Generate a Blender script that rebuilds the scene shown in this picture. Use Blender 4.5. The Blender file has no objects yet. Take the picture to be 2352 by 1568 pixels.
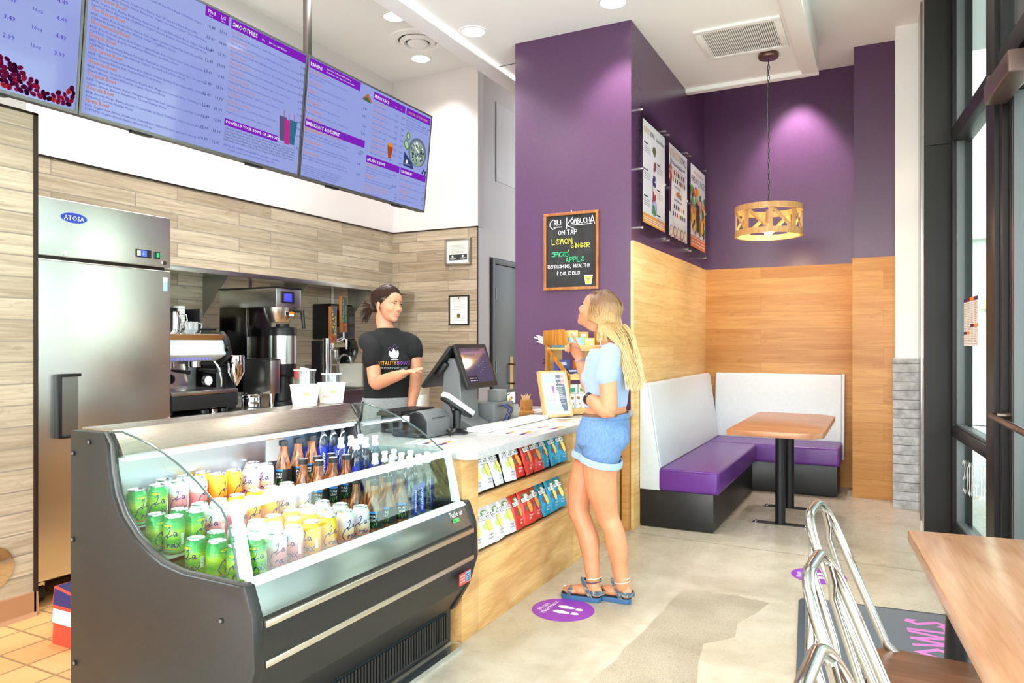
import bpy, bmesh, math, random
from mathutils import Vector, Matrix
random.seed(7)
S = bpy.context.scene
COL = S.collection
PI = math.pi
# ---------------------------------------------------------------- camera, world, light, exposure
cam = bpy.data.cameras.new('camera'); camo = bpy.data.objects.new('camera', cam); COL.objects.link(camo)
camo.location = (0, 0, 1.35); camo.rotation_euler = (PI/2, 0, math.radians(27))
cam.sensor_width = 36; cam.lens = 36*1675/2352; cam.shift_y = 3/2352; cam.clip_start = .02
S.camera = camo
S.view_settings.view_transform = 'Standard'; S.view_settings.look = 'None'
S.view_settings.exposure = 0.0; S.view_settings.gamma = 1; S.view_settings.use_curve_mapping = False
W = bpy.data.worlds.new('sky'); S.world = W; W.use_nodes = True
wn = W.node_tree.nodes; wl = W.node_tree.links
bg = wn['Background']
sky = wn.new('ShaderNodeTexSky'); sky.sky_type = 'NISHITA'; sky.sun_disc = False
sky.sun_elevation = math.radians(50); sky.sun_rotation = math.radians(200); sky.air_density = 1.2; sky.dust_density = 3
hsv = wn.new('ShaderNodeHueSaturation'); hsv.inputs['Saturation'].default_value = .38
wl.new(sky.outputs[0], hsv.inputs['Color']); wl.new(hsv.outputs[0], bg.inputs[0]); bg.inputs[1].default_value = 1.15
def lamp(name, kind, loc, energy, color=(1, 1, 1), rot=(0, 0, 0), **kw):
    l = bpy.data.lights.new(name, kind); l.energy = energy; l.color = color
    for k, v in kw.items(): setattr(l, k, v)
    o = bpy.data.objects.new(name, l); COL.objects.link(o); o.location = loc; o.rotation_euler = rot
    return o
# daylight coming in through the storefront glass: to the right of and behind the camera (outside the glass)
lamp('daylight_window_right', 'AREA', (1.55, .6, 1.9), 205, (.94, .975, 1), (0, math.radians(106), 0), shape='RECTANGLE', size=3.4, size_y=5.0)
lamp('daylight_window_behind', 'AREA', (-1.9, -2.75, 2.0), 80, (.94, .975, 1), (math.radians(106), 0, 0), shape='RECTANGLE', size=5.2, size_y=3.4)
# low fill lamps added out of view to brighten the ceilings
lamp('ceiling_fill_right', 'AREA', (1.5, .4, .45), 185, (.92, .965, 1), (0, math.radians(142), 0), shape='RECTANGLE', size=1.4, size_y=5.0)
lamp('ceiling_fill_behind', 'AREA', (-2.2, -2.7, .4), 185, (.92, .965, 1), (math.radians(142), 0, 0), shape='RECTANGLE', size=4.8, size_y=1.2)

# ---------------------------------------------------------------- helpers
def lin(c):
    return tuple(((x/255)/12.92 if x/255 <= .04045 else ((x/255+.055)/1.055)**2.4) for x in c)
MATS = {}
def pbr(name, c, rough=.5, metal=0, emit=None, es=0, alpha=1, trans=0, ior=1.45, coat=0, sheen=0, sss=0, spec=.5):
    if name in MATS: return MATS[name]
    m = bpy.data.materials.new(name); m.use_nodes = True
    b = m.node_tree.nodes['Principled BSDF']
    b.inputs['Base Color'].default_value = (*lin(c), 1)
    b.inputs['Roughness'].default_value = rough; b.inputs['Metallic'].default_value = metal
    b.inputs['IOR'].default_value = ior; b.inputs['Alpha'].default_value = alpha
    b.inputs['Transmission Weight'].default_value = trans
    b.inputs['Coat Weight'].default_value = coat; b.inputs['Sheen Weight'].default_value = sheen
    b.inputs['Specular IOR Level'].default_value = spec
    if sss: b.inputs['Subsurface Weight'].default_value = sss; b.inputs['Subsurface Radius'].default_value = (.012, .005, .003)
    if emit: b.inputs['Emission Color'].default_value = (*lin(emit), 1); b.inputs['Emission Strength'].default_value = es
    MATS[name] = m
    return m
def nodes(m): return m.node_tree.nodes, m.node_tree.links, m.node_tree.nodes['Principled BSDF']
def objvec(N, L, order='xyz', scale=(1, 1, 1)):
    tc = N.new('ShaderNodeTexCoord'); sp = N.new('ShaderNodeSeparateXYZ'); cb = N.new('ShaderNodeCombineXYZ')
    L.new(tc.outputs['Object'], sp.inputs[0])
    for i, a in enumerate(order):
        if a in 'xyz':
            if scale[i] == 1: L.new(sp.outputs['xyz'.index(a)], cb.inputs[i])
            else:
                mu = N.new('ShaderNodeMath'); mu.operation = 'MULTIPLY'; mu.inputs[1].default_value = scale[i]
                L.new(sp.outputs['xyz'.index(a)], mu.inputs[0]); L.new(mu.outputs[0], cb.inputs[i])
    return cb.outputs[0]
def ramp(N, L, src, stops):
    r = N.new('ShaderNodeValToRGB'); e = r.color_ramp.elements
    while len(e) < len(stops): e.new(.5)
    for k, (p, c) in enumerate(stops): e[k].position = p; e[k].color = (*lin(c), 1)
    L.new(src, r.inputs[0]); return r.outputs[0]
def mixc(N, L, a, b, fac, mode='MIX'):
    x = N.new('ShaderNodeMix'); x.data_type = 'RGBA'; x.blend_type = mode
    for s, v in ((x.inputs[6], a), (x.inputs[7], b), (x.inputs[0], fac)):
        if hasattr(v, 'is_output'): L.new(v, s)
        else: s.default_value = v if not isinstance(v, tuple) else (*lin(v), 1)
    return x.outputs[2]
def noise(N, L, vec, scale, detail=4, rough=.6, dist=0):
    n = N.new('ShaderNodeTexNoise'); n.inputs['Scale'].default_value = scale; n.inputs['Detail'].default_value = detail
    n.inputs['Roughness'].default_value = rough; n.inputs['Distortion'].default_value = dist
    L.new(vec, n.inputs['Vector']); return n.outputs['Fac']
def bump(N, L, B, h, strength=.2, dist=.01):
    b = N.new('ShaderNodeBump'); b.inputs['Strength'].default_value = strength; b.inputs['Distance'].default_value = dist
    L.new(h, b.inputs['Height']); L.new(b.outputs[0], B.inputs['Normal'])
def planks(name, order, bw, bh, c1, c2, mortar, msize, grain=.5, rough=.45, off=.5, gs=(1.5, 38), dark=(70, 50, 35), knots=0, var=1):
    if name in MATS: return MATS[name]
    m = pbr(name, c1, rough); N, L, B = nodes(m)
    v = objvec(N, L, order + '0')
    br = N.new('ShaderNodeTexBrick'); br.offset = off; br.offset_frequency = 2; br.squash = 1
    br.inputs['Scale'].default_value = 1; br.inputs['Brick Width'].default_value = bw; br.inputs['Row Height'].default_value = bh
    br.inputs['Mortar Size'].default_value = msize; br.inputs['Mortar Smooth'].default_value = .1; br.inputs['Bias'].default_value = 0
    br.inputs['Color1'].default_value = (0, 0, 0, 1); br.inputs['Color2'].default_value = (1, 1, 1, 1); br.inputs['Mortar'].default_value = (.5, .5, .5, 1)
    L.new(v, br.inputs['Vector'])
    base = ramp(N, L, br.outputs['Color'], [(0, c1), (1, c2)])
    # grain, shifted per plank
    g = objvec(N, L, order + '0', (gs[0], gs[1], 1))
    ad = N.new('ShaderNodeVectorMath'); ad.operation = 'MULTIPLY_ADD'; ad.inputs[1].default_value = (17, 9, 31)
    L.new(br.outputs['Color'], ad.inputs[0]); L.new(g, ad.inputs[2])
    n1 = noise(N, L, ad.outputs[0], 1.6, 6, .65, .9)
    gr = ramp(N, L, n1, [(.32, (255, 255, 255)), (.72, dark)])
    col = mixc(N, L, base, gr, grain, 'MULTIPLY')
    if knots:
        n2 = noise(N, L, objvec(N, L, order + '0', (3, 9, 1)), 2.2, 3, .5, 1.5)
        kr = ramp(N, L, n2, [(.62, (255, 255, 255)), (.75, dark)])
        col = mixc(N, L, col, kr, knots, 'MULTIPLY')
    col = mixc(N, L, col, mortar, br.outputs['Fac'])
    L.new(col, B.inputs['Base Color'])
    bump(N, L, B, n1, .12, .004)
    return m
def grainwood(name, order, c1, c2, scale=1.2, stretch=9, rough=.4, rings=6, strength=.75):
    if name in MATS: return MATS[name]
    m = pbr(name, c1, rough); N, L, B = nodes(m)
    v = objvec(N, L, order, (1, stretch, stretch))
    n = noise(N, L, v, scale, 3, .5, .4)
    mu = N.new('ShaderNodeMath'); mu.operation = 'MULTIPLY'; mu.inputs[1].default_value = rings; L.new(n, mu.inputs[0])
    pp = N.new('ShaderNodeMath'); pp.operation = 'PINGPONG'; pp.inputs[1].default_value = 1; L.new(mu.outputs[0], pp.inputs[0])
    fine = noise(N, L, objvec(N, L, order, (3, stretch*14, stretch*14)), scale*1.5, 3, .6)
    a = mixc(N, L, c1, c2, pp.outputs[0])
    f = ramp(N, L, fine, [(.35, (255, 255, 255)), (.75, (205, 188, 165))])
    L.new(mixc(N, L, a, f, strength, 'MULTIPLY'), B.inputs['Base Color'])
    return m
def noisy(name, c1, c2, scale=8, rough=.5, metal=0, order='xyz', sc=(1, 1, 1), lo=.35, hi=.65, bmp=0, coat=0, detail=5, sheen=0):
    if name in MATS: return MATS[name]
    m = pbr(name, c1, rough, metal, coat=coat, sheen=sheen); N, L, B = nodes(m)
    n = noise(N, L, objvec(N, L, order, sc), scale, detail)
    L.new(ramp(N, L, n, [(lo, c1), (hi, c2)]), B.inputs['Base Color'])
    if bmp: bump(N, L, B, n, bmp, .01)
    return m
def brushed(name, c, rough=.22, order='xyz', sc=(1, 60, 1), amt=.12):
    if name in MATS: return MATS[name]
    m = pbr(name, c, rough, 1); N, L, B = nodes(m)
    n = noise(N, L, objvec(N, L, order, sc), 6, 4)
    mr = N.new('ShaderNodeMapRange'); mr.inputs[3].default_value = rough-amt*.2; mr.inputs[4].default_value = rough+amt*.4
    L.new(n, mr.inputs[0]); L.new(mr.outputs[0], B.inputs['Roughness'])
    return m
def glassy(name, tint=(255, 255, 255), refl=.10, rough=0, graze=.55):
    # thin sheet glass: clear transmission with a Fresnel reflection
    if name in MATS: return MATS[name]
    m = bpy.data.materials.new(name); m.use_nodes = True; N = m.node_tree.nodes; L = m.node_tree.links
    N.remove(N['Principled BSDF']); out = N['Material Output']
    t = N.new('ShaderNodeBsdfTransparent'); t.inputs[0].default_value = (*lin(tint), 1)
    g = N.new('ShaderNodeBsdfGlossy'); g.inputs['Roughness'].default_value = rough
    lw = N.new('ShaderNodeLayerWeight'); lw.inputs[0].default_value = .5
    pw = N.new('ShaderNodeMath'); pw.operation = 'POWER'; pw.inputs[1].default_value = 5; L.new(lw.outputs['Facing'], pw.inputs[0])
    fr = N.new('ShaderNodeMapRange'); fr.inputs[3].default_value = refl*.5; fr.inputs[4].default_value = refl*.5+graze; L.new(pw.outputs[0], fr.inputs[0])
    mx = N.new('ShaderNodeMixShader'); L.new(fr.outputs[0], mx.inputs[0]); L.new(t.outputs[0], mx.inputs[1]); L.new(g.outputs[0], mx.inputs[2])
    L.new(mx.outputs[0], out.inputs[0]); MATS[name] = m; return m
def emis(name, c, s):
    return pbr(name, c, .4, emit=c, es=s)

TXT = {}
def textgeo(s, res=1, bold=0):
    K = (s, res, bold)
    if K in TXT: return TXT[K]
    cu = bpy.data.curves.new('writing', 'FONT'); cu.body = s; cu.size = 1; cu.resolution_u = res; cu.offset = bold
    o = bpy.data.objects.new('writing', cu); me = bpy.data.meshes.new_from_object(o)
    v = [tuple(x.co) for x in me.vertices]; f = [tuple(p.vertices) for p in me.polygons]
    bpy.data.objects.remove(o); bpy.data.curves.remove(cu); bpy.data.meshes.remove(me)
    xs = [a[0] for a in v] or [0]
    TXT[K] = (v, f, min(xs), max(xs)); return TXT[K]

class MB:
    def __init__(s): s.v = []; s.f = []; s.mi = []; s.ms = []
    def idx(s, m):
        if m not in s.ms: s.ms.append(m)
        return s.ms.index(m)
    def add(s, v, f, m, xf=None):
        b = len(s.v); s.v += [tuple(xf @ Vector(p)) for p in v] if xf else [tuple(p) for p in v]
        i = s.idx(m); s.f += [tuple(b+k for k in q) for q in f]; s.mi += [i]*len(f); return s
    def box(s, x0, x1, y0, y1, z0, z1, m, xf=None):
        v = [(x, y, z) for x in (x0, x1) for y in (y0, y1) for z in (z0, z1)]
        return s.add(v, [(0, 1, 3, 2), (4, 6, 7, 5), (0, 4, 5, 1), (2, 3, 7, 6), (0, 2, 6, 4), (1, 5, 7, 3)], m, xf)
    def cbox(s, c, d, m, xf=None):
        return s.box(c[0]-d[0]/2, c[0]+d[0]/2, c[1]-d[1]/2, c[1]+d[1]/2, c[2]-d[2]/2, c[2]+d[2]/2, m, xf)
    def prism(s, poly, axis, a, b, m, xf=None):
        # poly of (u,v): axis 'x' -> (y,z), 'y' -> (x,z), 'z' -> (x,y)
        def P(u, v, w): return {'x': (w, u, v), 'y': (u, w, v), 'z': (u, v, w)}[axis]
        n = len(poly); v = [P(*p, a) for p in poly]+[P(*p, b) for p in poly]
        f = [tuple(range(n))[::-1], tuple(range(n, 2*n))]+[(i, (i+1) % n, n+(i+1) % n, n+i) for i in range(n)]
        return s.add(v, f, m, xf)
    def ring(s, loops, m, cap=True, closed=False, xf=None):
        n = len(loops[0]); v = [p for l in loops for p in l]; f = []
        K = len(loops)
        for k in range(K if closed else K-1):
            a = k*n; b = ((k+1) % K)*n
            for i in range(n):
                j = (i+1) % n; f.append((a+i, a+j, b+j, b+i))
        if cap and not closed: f.append(tuple(range(n))[::-1]); f.append(tuple((K-1)*n+i for i in range(n)))
        return s.add(v, f, m, xf)
    def tube(s, pts, r, m, n=8, closed=False, cap=True, flat=1, up=None, xf=None):
        P = [Vector(p) for p in pts]; K = len(P); R = r if isinstance(r, (list, tuple)) else [r]*K
        loops = []; prev = None
        for i in range(K):
            if closed: t = P[(i+1) % K]-P[i-1]
            else: t = P[min(i+1, K-1)]-P[max(i-1, 0)]
            t = t.normalized() if t.length > 1e-9 else Vector((0, 0, 1))
            if up is not None: a = Vector(up)
            elif prev is None: a = Vector((0, 0, 1)) if abs(t.z) < .9 else Vector((1, 0, 0))
            else: a = prev
            a = (a-t*a.dot(t)); a = a.normalized() if a.length > 1e-6 else t.orthogonal().normalized()
            prev = a; b = t.cross(a)
            loops.append([P[i]+(a*math.cos(2*PI*k/n)*flat+b*math.sin(2*PI*k/n))*R[i] for k in range(n)])
        return s.ring(loops, m, cap, closed, xf)
    def cyl(s, p0, p1, r0, m, r1=None, n=16, cap=True, xf=None):
        return s.tube([p0, p1], [r0, r0 if r1 is None else r1], m, n, cap=cap, xf=xf)
    def lathe(s, prof, m, c=(0, 0, 0), n=24, cap=True, xf=None):
        return s.ring([[(c[0]+r*math.cos(2*PI*k/n), c[1]+r*math.sin(2*PI*k/n), c[2]+z) for k in range(n)] for r, z in prof], m, cap, xf=xf)
    def ball(s, c, r, m, n=12, k=8, xf=None):
        r = r if isinstance(r, (tuple, list)) else (r, r, r); L = []
        for i in range(k+1):
            a = -PI/2+PI*i/k; q = max(math.cos(a), .02)
            L.append([(c[0]+r[0]*q*math.cos(2*PI*j/n), c[1]+r[1]*q*math.sin(2*PI*j/n), c[2]+r[2]*math.sin(a)) for j in range(n)])
        return s.ring(L, m, True, xf=xf)
    def poly(s, pts, m, xf=None): return s.add(pts, [tuple(range(len(pts)))], m, xf)
    def flat(s, F, pts, m, d=0): # polygon in a frame F=(origin,right,up,normal), pts of (u,v), lifted d
        o, r, u, n = F; return s.poly([o+r*a+u*b+n*d for a, b in pts], m)
    def rect(s, F, x0, y0, x1, y1, m, d=0): return s.flat(F, [(x0, y0), (x1, y0), (x1, y1), (x0, y1)], m, d)
    def ell(s, F, cx, cy, rx, ry, m, d=0, n=20, a0=0):
        return s.flat(F, [(cx+rx*math.cos(a0+2*PI*k/n), cy+ry*math.sin(a0+2*PI*k/n)) for k in range(n)], m, d)
    def text(s, F, t, x, y, size, m, d=0, al='l', fit=None, res=1, sx=1, rot=0, wrap=None, bold=0):
        v, f, a, b = textgeo(t, res, bold)
        if not v: return s
        k = size; kx = size*sx
        if fit: kx = min(kx, fit/max(b-a, .01)) if al != 'f' else fit/max(b-a, .01)
        w = (b-a)*kx; ox = {'l': 0, 'f': 0, 'c': -w/2, 'r': -w}[al]; o, r, u, n = F
        c, sn = math.cos(rot), math.sin(rot); out = []
        for p in v:
            U = (p[0]-a)*kx+ox; V = p[1]*k; U, V = U*c-V*sn, U*sn+V*c
            if wrap: out.append(wrap(x+U, y+V))
            else: out.append(o+r*(x+U)+u*(y+V)+n*d)
        return s.add(out, f, m)
    def line(s, F, pts, w, m, d=0, wrap=None): # brush stroke with width
        o, r, u, n = F; Q = [Vector(p) for p in pts]
        for i in range(len(Q)-1):
            e = Q[i+1]-Q[i]; l = e.length or 1; e = e/l; nn = Vector((-e.y, e.x))*w/2; e = e*w*.35
            c = [Q[i]-nn-e, Q[i+1]-nn+e, Q[i+1]+nn+e, Q[i]+nn-e]
            s.poly([wrap(*p) if wrap else o+r*p.x+u*p.y+n*d for p in c], m)
        return s
    def build(s, name, parent=None, bev=0, seg=2, smooth=35, loc=None, weld=False):
        me = bpy.data.meshes.new(name); me.from_pydata([tuple(p) for p in s.v], [], s.f)
        for m in s.ms: me.materials.append(m)
        for p, i in zip(me.polygons, s.mi): p.material_index = i
        if bev or smooth or weld:
            bm = bmesh.new(); bm.from_mesh(me)
            if weld: bmesh.ops.remove_doubles(bm, verts=bm.verts, dist=1e-5)
            if bev:
                ed = [e for e in bm.edges if len(e.link_faces) == 2 and e.calc_face_angle(0) > .6]
                bmesh.ops.bevel(bm, geom=ed, offset=bev, segments=seg, profile=.6, affect='EDGES', clamp_overlap=True)
            if smooth:
                t = math.radians(smooth)
                for f in bm.faces: f.smooth = True
                for e in bm.edges: e.smooth = not (len(e.link_faces) != 2 or e.calc_face_angle(0) > t)
            bm.normal_update(); bm.to_mesh(me); bm.free()
        o = bpy.data.objects.new(name, me); COL.objects.link(o)
        if parent: o.parent = parent
        if loc: o.location = loc
        return o
def tag(o, label, cat, group=None):
    o['label'] = label; o['category'] = cat
    if group: o['group'] = group
    return o
def thing(name, label, cat, loc=(0, 0, 0), rz=0, group=None):
    o = bpy.data.objects.new(name, None); COL.objects.link(o); o.location = loc; o.rotation_euler = (0, 0, rz); o.empty_display_size = .1
    return tag(o, label, cat, group)
def struct(o): o['kind'] = 'structure'; return o
def dup(r, loc, rz=None, label=None, group=None):
    def cp(o, par):
        c = o.copy(); COL.objects.link(c)
        if par: c.parent = par
        for ch in [x for x in KIDS.get(o.name, [])]: cp(ch, c)
        return c
    KIDS = {}
    for o in COL.objects:
        if o.parent: KIDS.setdefault(o.parent.name, []).append(o)
    c = cp(r, None); c.location = loc
    if rz is not None: c.rotation_euler = (0, 0, rz)
    if label: c['label'] = label
    if group: c['group'] = group
    return c
def frame(o, r, u):
    r = Vector(r).normalized(); u = Vector(u).normalized(); return (Vector(o), r, u, r.cross(u))
WHITE = pbr('white_paint', (246, 245, 242), .55)
BLACK = pbr('black_plastic', (22, 22, 24), .35)
BLACKM = pbr('black_metal', (26, 26, 28), .4, .3)
STEEL = brushed('stainless_steel', (205, 202, 196), .24, 'xyz', (1, 1, 50))
CHROME = pbr('chrome', (225, 225, 226), .08, 1)
GREY = pbr('grey_plastic', (92, 94, 96), .4)
# ---------------------------------------------------------------- the setting
def floor_mat():
    m = pbr('polished_concrete', (205, 196, 178), .2, spec=.4); N, L, B = nodes(m)
    v = objvec(N, L)
    a = noise(N, L, v, 1.1, 6, .62, .6); b = noise(N, L, v, 7, 5, .7); c = noise(N, L, v, 60, 2)
    col = ramp(N, L, a, [(.3, (176, 163, 142)), (.55, (205, 195, 177)), (.75, (190, 175, 148))])
    col = mixc(N, L, col, ramp(N, L, b, [(.35, (255, 255, 255)), (.8, (214, 206, 192))]), .6, 'MULTIPLY')
    col = mixc(N, L, col, ramp(N, L, c, [(.4, (255, 255, 255)), (.9, (225, 220, 210))]), .35, 'MULTIPLY')
    L.new(col, B.inputs['Base Color'])
    mr = N.new('ShaderNodeMapRange'); mr.inputs[3].default_value = .16; mr.inputs[4].default_value = .38
    L.new(b, mr.inputs[0]); L.new(mr.outputs[0], B.inputs['Roughness'])
    return m
FLOOR = floor_mat()
PAINT = pbr('lilac_white_paint', (232, 226, 224), .6)
CEIL = pbr('ceiling_white', (246, 246, 243), .75)
PURPLE = noisy('purple_paint', (84, 55, 87), (88, 58, 91), 40, .27)
TILEY = planks('grey_wood_tile', 'yz', .92, .1045, (180, 163, 140), (214, 198, 174), (140, 130, 120), .0035, .6, .38, .37, (1.3, 30), (140, 118, 96), .35)
TILEX = planks('grey_wood_tile_side', 'xz', .62, .1045, (178, 160, 136), (206, 190, 166), (132, 122, 112), .0035, .6, .38, .37, (1.3, 30), (140, 118, 96), .35)
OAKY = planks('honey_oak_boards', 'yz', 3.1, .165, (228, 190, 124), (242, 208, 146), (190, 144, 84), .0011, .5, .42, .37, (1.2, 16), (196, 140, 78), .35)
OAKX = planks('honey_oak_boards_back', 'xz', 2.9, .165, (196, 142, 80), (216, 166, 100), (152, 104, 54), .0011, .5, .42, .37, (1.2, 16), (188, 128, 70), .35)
TRIMB = pbr('bronze_trim', (62, 50, 44), .35, .6)
def wallbox(name, x0, x1, y0, y1, z0, z1, m): return struct(MB().box(x0, x1, y0, y1, z0, z1, m).build(name, smooth=0))
wallbox('floor', -2.62, 4.4, -3.2, 7.6, -.1, 0, FLOOR)
# quarry tile floor in the kitchen
QT = planks('tan_quarry_tile', 'xy', .2, .2, (206, 158, 100), (216, 168, 110), (150, 112, 76), .006, .25, .5, 0, (3, 3), (190, 150, 105))
wallbox('floor_kitchen', -4.85, -2.62, -3.2, 7.6, -.1, 0, QT)
# older rough patch in the concrete with a ragged edge, and saw cuts
def rough_mat():
    m = pbr('exposed_aggregate', (176, 164, 145), .45); N, L, B = nodes(m); v = objvec(N, L)
    a = noise(N, L, v, 2.2, 4); vo = N.new('ShaderNodeTexVoronoi'); vo.inputs['Scale'].default_value = 110; L.new(v, vo.inputs['Vector'])
    big = noise(N, L, v, 4, 3)
    col = ramp(N, L, a, [(.3, (158, 146, 126)), (.7, (186, 174, 154))])
    sp = N.new('ShaderNodeTexNoise'); sp.inputs['Scale'].default_value = 150; sp.inputs['Detail'].default_value = 2; L.new(v, sp.inputs['Vector'])
    col = mixc(N, L, col, ramp(N, L, sp.outputs['Fac'], [(.5, (255, 255, 255)), (.72, (120, 108, 92))]), .55, 'MULTIPLY')
    L.new(col, B.inputs['Base Color']); return m
RP = rough_mat()
def gp(px, py, zz=0):
    a = math.radians(27); u = (px-1176)/1675; v = (787-py)/1675
    d = Vector((-math.sin(a)+u*math.cos(a), math.cos(a)+u*math.sin(a), v)); t = (zz-1.35)/v
    return Vector((d.x*t, d.y*t, zz))
edge = [(-.97, 3.99), (-.70, 4.02), (-.53, 3.98), (-.56, 3.8), (-.62, 3.62), (-.60, 3.45), (-.72, 3.3), (-.69, 3.1), (-.64, 2.8), (-.6, 2.2), (-1.06, 2.2)]
left = [(-1.06, 2.2), (-1.0, 2.9)]
pp = []
for i, (x, y) in enumerate(edge): pp.append((x+random.uniform(-.008, .008), y+random.uniform(-.008, .008)))
for k in range(1, 14): pp.append((-1.06+.09*k/14+random.uniform(-.012, .012), 2.2+1.79*k/14))
struct(MB().prism(pp, 'z', 0.0002, .0008, RP).build('floor_patch', smooth=0))
SAW = pbr('saw_cut', (120, 110, 96), .8)
struct(MB().prism([(-1.62, 5.02), (.3, 4.93), (.3, 4.936), (-1.62, 5.026)], 'z', .0002, .0007, SAW).build('floor_joint', smooth=0))
# walls ---- left wing wall, back wall, far kitchen wall, corridor wall
wallbox('wall_wing', -4.75, -3.75, -3.2, 2.15, 0, 2.48, TILEY)
wallbox('wall_wing_upper', -4.75, -3.79, -3.2, 2.13, 2.48, 4.12, PAINT)
wallbox('wall_back', -4.75, -4.65, 2.15, 6.33, 0, 2.507, TILEY)
wallbox('wall_back_upper', -4.75, -4.655, 2.13, 6.33, 2.507, 4.12, PAINT)
wallbox('wall_far', -4.75, -3.61, 6.33, 6.45, 0, 2.507, TILEX)
wallbox('wall_far_upper', -4.75, -3.61, 6.335, 6.45, 2.507, 4.12, PAINT)
t = MB(); t.box(-4.65, -4.643, 2.15, 6.33, 2.505, 2.517, TRIMB); t.box(-4.65, -3.603, 6.322, 6.33, 2.505, 2.517, TRIMB); t.box(-3.615, -3.603, 6.322, 6.334, 0, 2.517, TRIMB)
t.box(-3.75, -3.742, -3, 2.158, 2.476, 2.488, TRIMB); t.box(-3.752, -3.742, 2.14, 2.16, 0, 2.488, TRIMB)
struct(t.build('trim_1', smooth=0))
FRP = pbr('corridor_panel', (214, 204, 200), .35)
wallbox('wall_corridor', -3.72, -3.62, 6.45, 9.5, 0, 4.12, pbr('corridor_paint', (212, 204, 203), .4))
struct(MB().box(-3.62, -3.608, 6.34, 6.57, 0, 2.5, FRP).box(-3.62, -3.608, 6.57, 9.4, 2.235, 2.5, FRP).build('trim_corridor_panel', smooth=0))
struct(MB().box(-3.62, -3.613, 6.733, 8, 3.046, 3.867, pbr('access_panel_paint', (222, 216, 216), .4)).box(-3.6205, -3.612, 6.725, 6.733, 3.04, 3.873, GREY).build('trim_access_panel', smooth=0))
wallbox('wall_corridor_end', -3.7, -2.5, 9.4, 9.5, 0, 4.12, PAINT)
# door
DK = pbr('charcoal_door', (42, 44, 48), .35)
d = MB(); d.box(-3.62, -3.585, 6.605, 6.66, 0, 2.225, DK); d.box(-3.62, -3.585, 6.66, 7.65, 2.17, 2.225, DK); d.box(-3.62, -3.585, 7.6, 7.65, 0, 2.17, DK)
dr = struct(d.build('door_1', bev=.003)); 
DK2 = pbr('charcoal_door_leaf', (34, 36, 40), .3)
struct(MB().box(-3.62, -3.6, 6.662, 7.598, .01, 2.166, DK2).build('leaf', dr, bev=.002))
for zz in (1.86, 1.1, .25): struct(MB().cyl((-3.592, 6.668, zz-.06), (-3.592, 6.668, zz+.06), .011, STEEL).build('hinge', dr))
BR = pbr('aged_brass', (150, 118, 80), .25, 1)
hd = MB().tube([(-3.6, 7.05, 1.12), (-3.545, 7.05, 1.12), (-3.535, 7.05, 1.1), (-3.535, 7.05, .93), (-3.545, 7.05, .91), (-3.6, 7.05, .91)], .01, BR).box(-3.604, -3.597, 7.01, 7.09, .85, 1.2, BR)
struct(hd.build('door_handle', dr))
# purple block (pillar front + booth side wall) and booth rear wall
wallbox('wall_purple_block', -2.57, -1.63, 5.1, 7.62, 0, 3.95, PURPLE)
wallbox('wall_booth', -1.63, .3, 7.51, 7.62, 0, 3.95, PURPLE)
wallbox('wall_bump', -.232, .3, 7.055, 7.51, 0, 3.95, PURPLE)
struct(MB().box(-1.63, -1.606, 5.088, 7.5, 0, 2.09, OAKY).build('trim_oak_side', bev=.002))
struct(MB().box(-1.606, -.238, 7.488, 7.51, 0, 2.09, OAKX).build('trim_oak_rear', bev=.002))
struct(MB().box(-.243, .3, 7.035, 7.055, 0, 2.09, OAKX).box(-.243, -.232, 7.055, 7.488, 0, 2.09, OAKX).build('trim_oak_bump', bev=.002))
# ceilings: lower cloud with a rim, higher kitchen ceiling, higher ceiling near the glass
wallbox('ceiling_kitchen', -4.75, -3.06, -3.2, 9.5, 4.12, 4.25, CEIL)
wallbox('ceiling_corridor', -3.0, -2.5, 6.3, 9.5, 3.95, 4.1, CEIL)
wallbox('ceiling', -3.06, -.56, -3.2, 6.72, 3.69, 4.25, CEIL)
wallbox('ceiling_front', -.56, 4.4, -3.2, 7.62, 3.94, 4.25, CEIL)
wallbox('ceiling_booth', -1.66, -.56, 6.72, 7.62, 3.94, 4.25, CEIL)
r = MB(); r.box(-3.06, -2.91, -3.2, 6.718, 3.655, 3.95, CEIL); r.box(-.625, -.495, -3.2, 6.718, 3.655, 3.95, CEIL); r.box(-1.63, -.495, 6.72, 6.8, 3.655, 3.95, CEIL); r.box(-3.06, -2.575, 6.72, 6.8, 3.655, 3.95, CEIL)
struct(r.build('ceiling_rim', bev=.002))
# ---------------------------------------------------------------- column, steel post, storefront glazing, outdoors
LEDGE = noisy('grey_ledge_stone', (150, 150, 150), (196, 196, 196), 14, .8, bmp=.6)
wallbox('wall_column', .085, .262, 6.755, 7.06, 1.2, 3.94, WHITE)
s = MB(); hh = 0
while hh < 1.2:
    q = min(random.uniform(.066, .082), 1.225-hh); o = random.uniform(0, .012)
    s.box(.07-o*.4, .268, 6.728-o, 7.06, hh, hh+q-.003, LEDGE); hh += q
struct(s.box(.085, .262, 6.745, 7.06, 0, 1.22, LEDGE).build('wall_column_stone', bev=.004))
POSTM = pbr('satin_black_steel', (40, 39, 38), .45, 0, spec=.22)
POLM = brushed('polished_jamb', (150, 150, 150), .18)
ps = MB().box(.262, .424, 5.97, 6.35, 0, 2.75, POSTM).box(.262, .424, 5.972, 6.35, 2.754, 4.0, POSTM)
struct(ps.box(.2585, .262, 5.975, 6.35, 0, 4.0, POLM).box(.25, .29, 6.35, 7.06, 0, 4.0, POLM).build('trim_steel_post', bev=.002))
FR = pbr('bronze_black_frame', (34, 33, 33), .4, 0, spec=.3)
GLS = glassy('window_glass', (240, 250, 248), .085)
XF = Matrix(((.0805, .9968, 0, .42), (-.9968, .0805, 0, 5.97), (0, 0, 1, 0), (0, 0, 0, 1)))
TOP = 3.95
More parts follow.
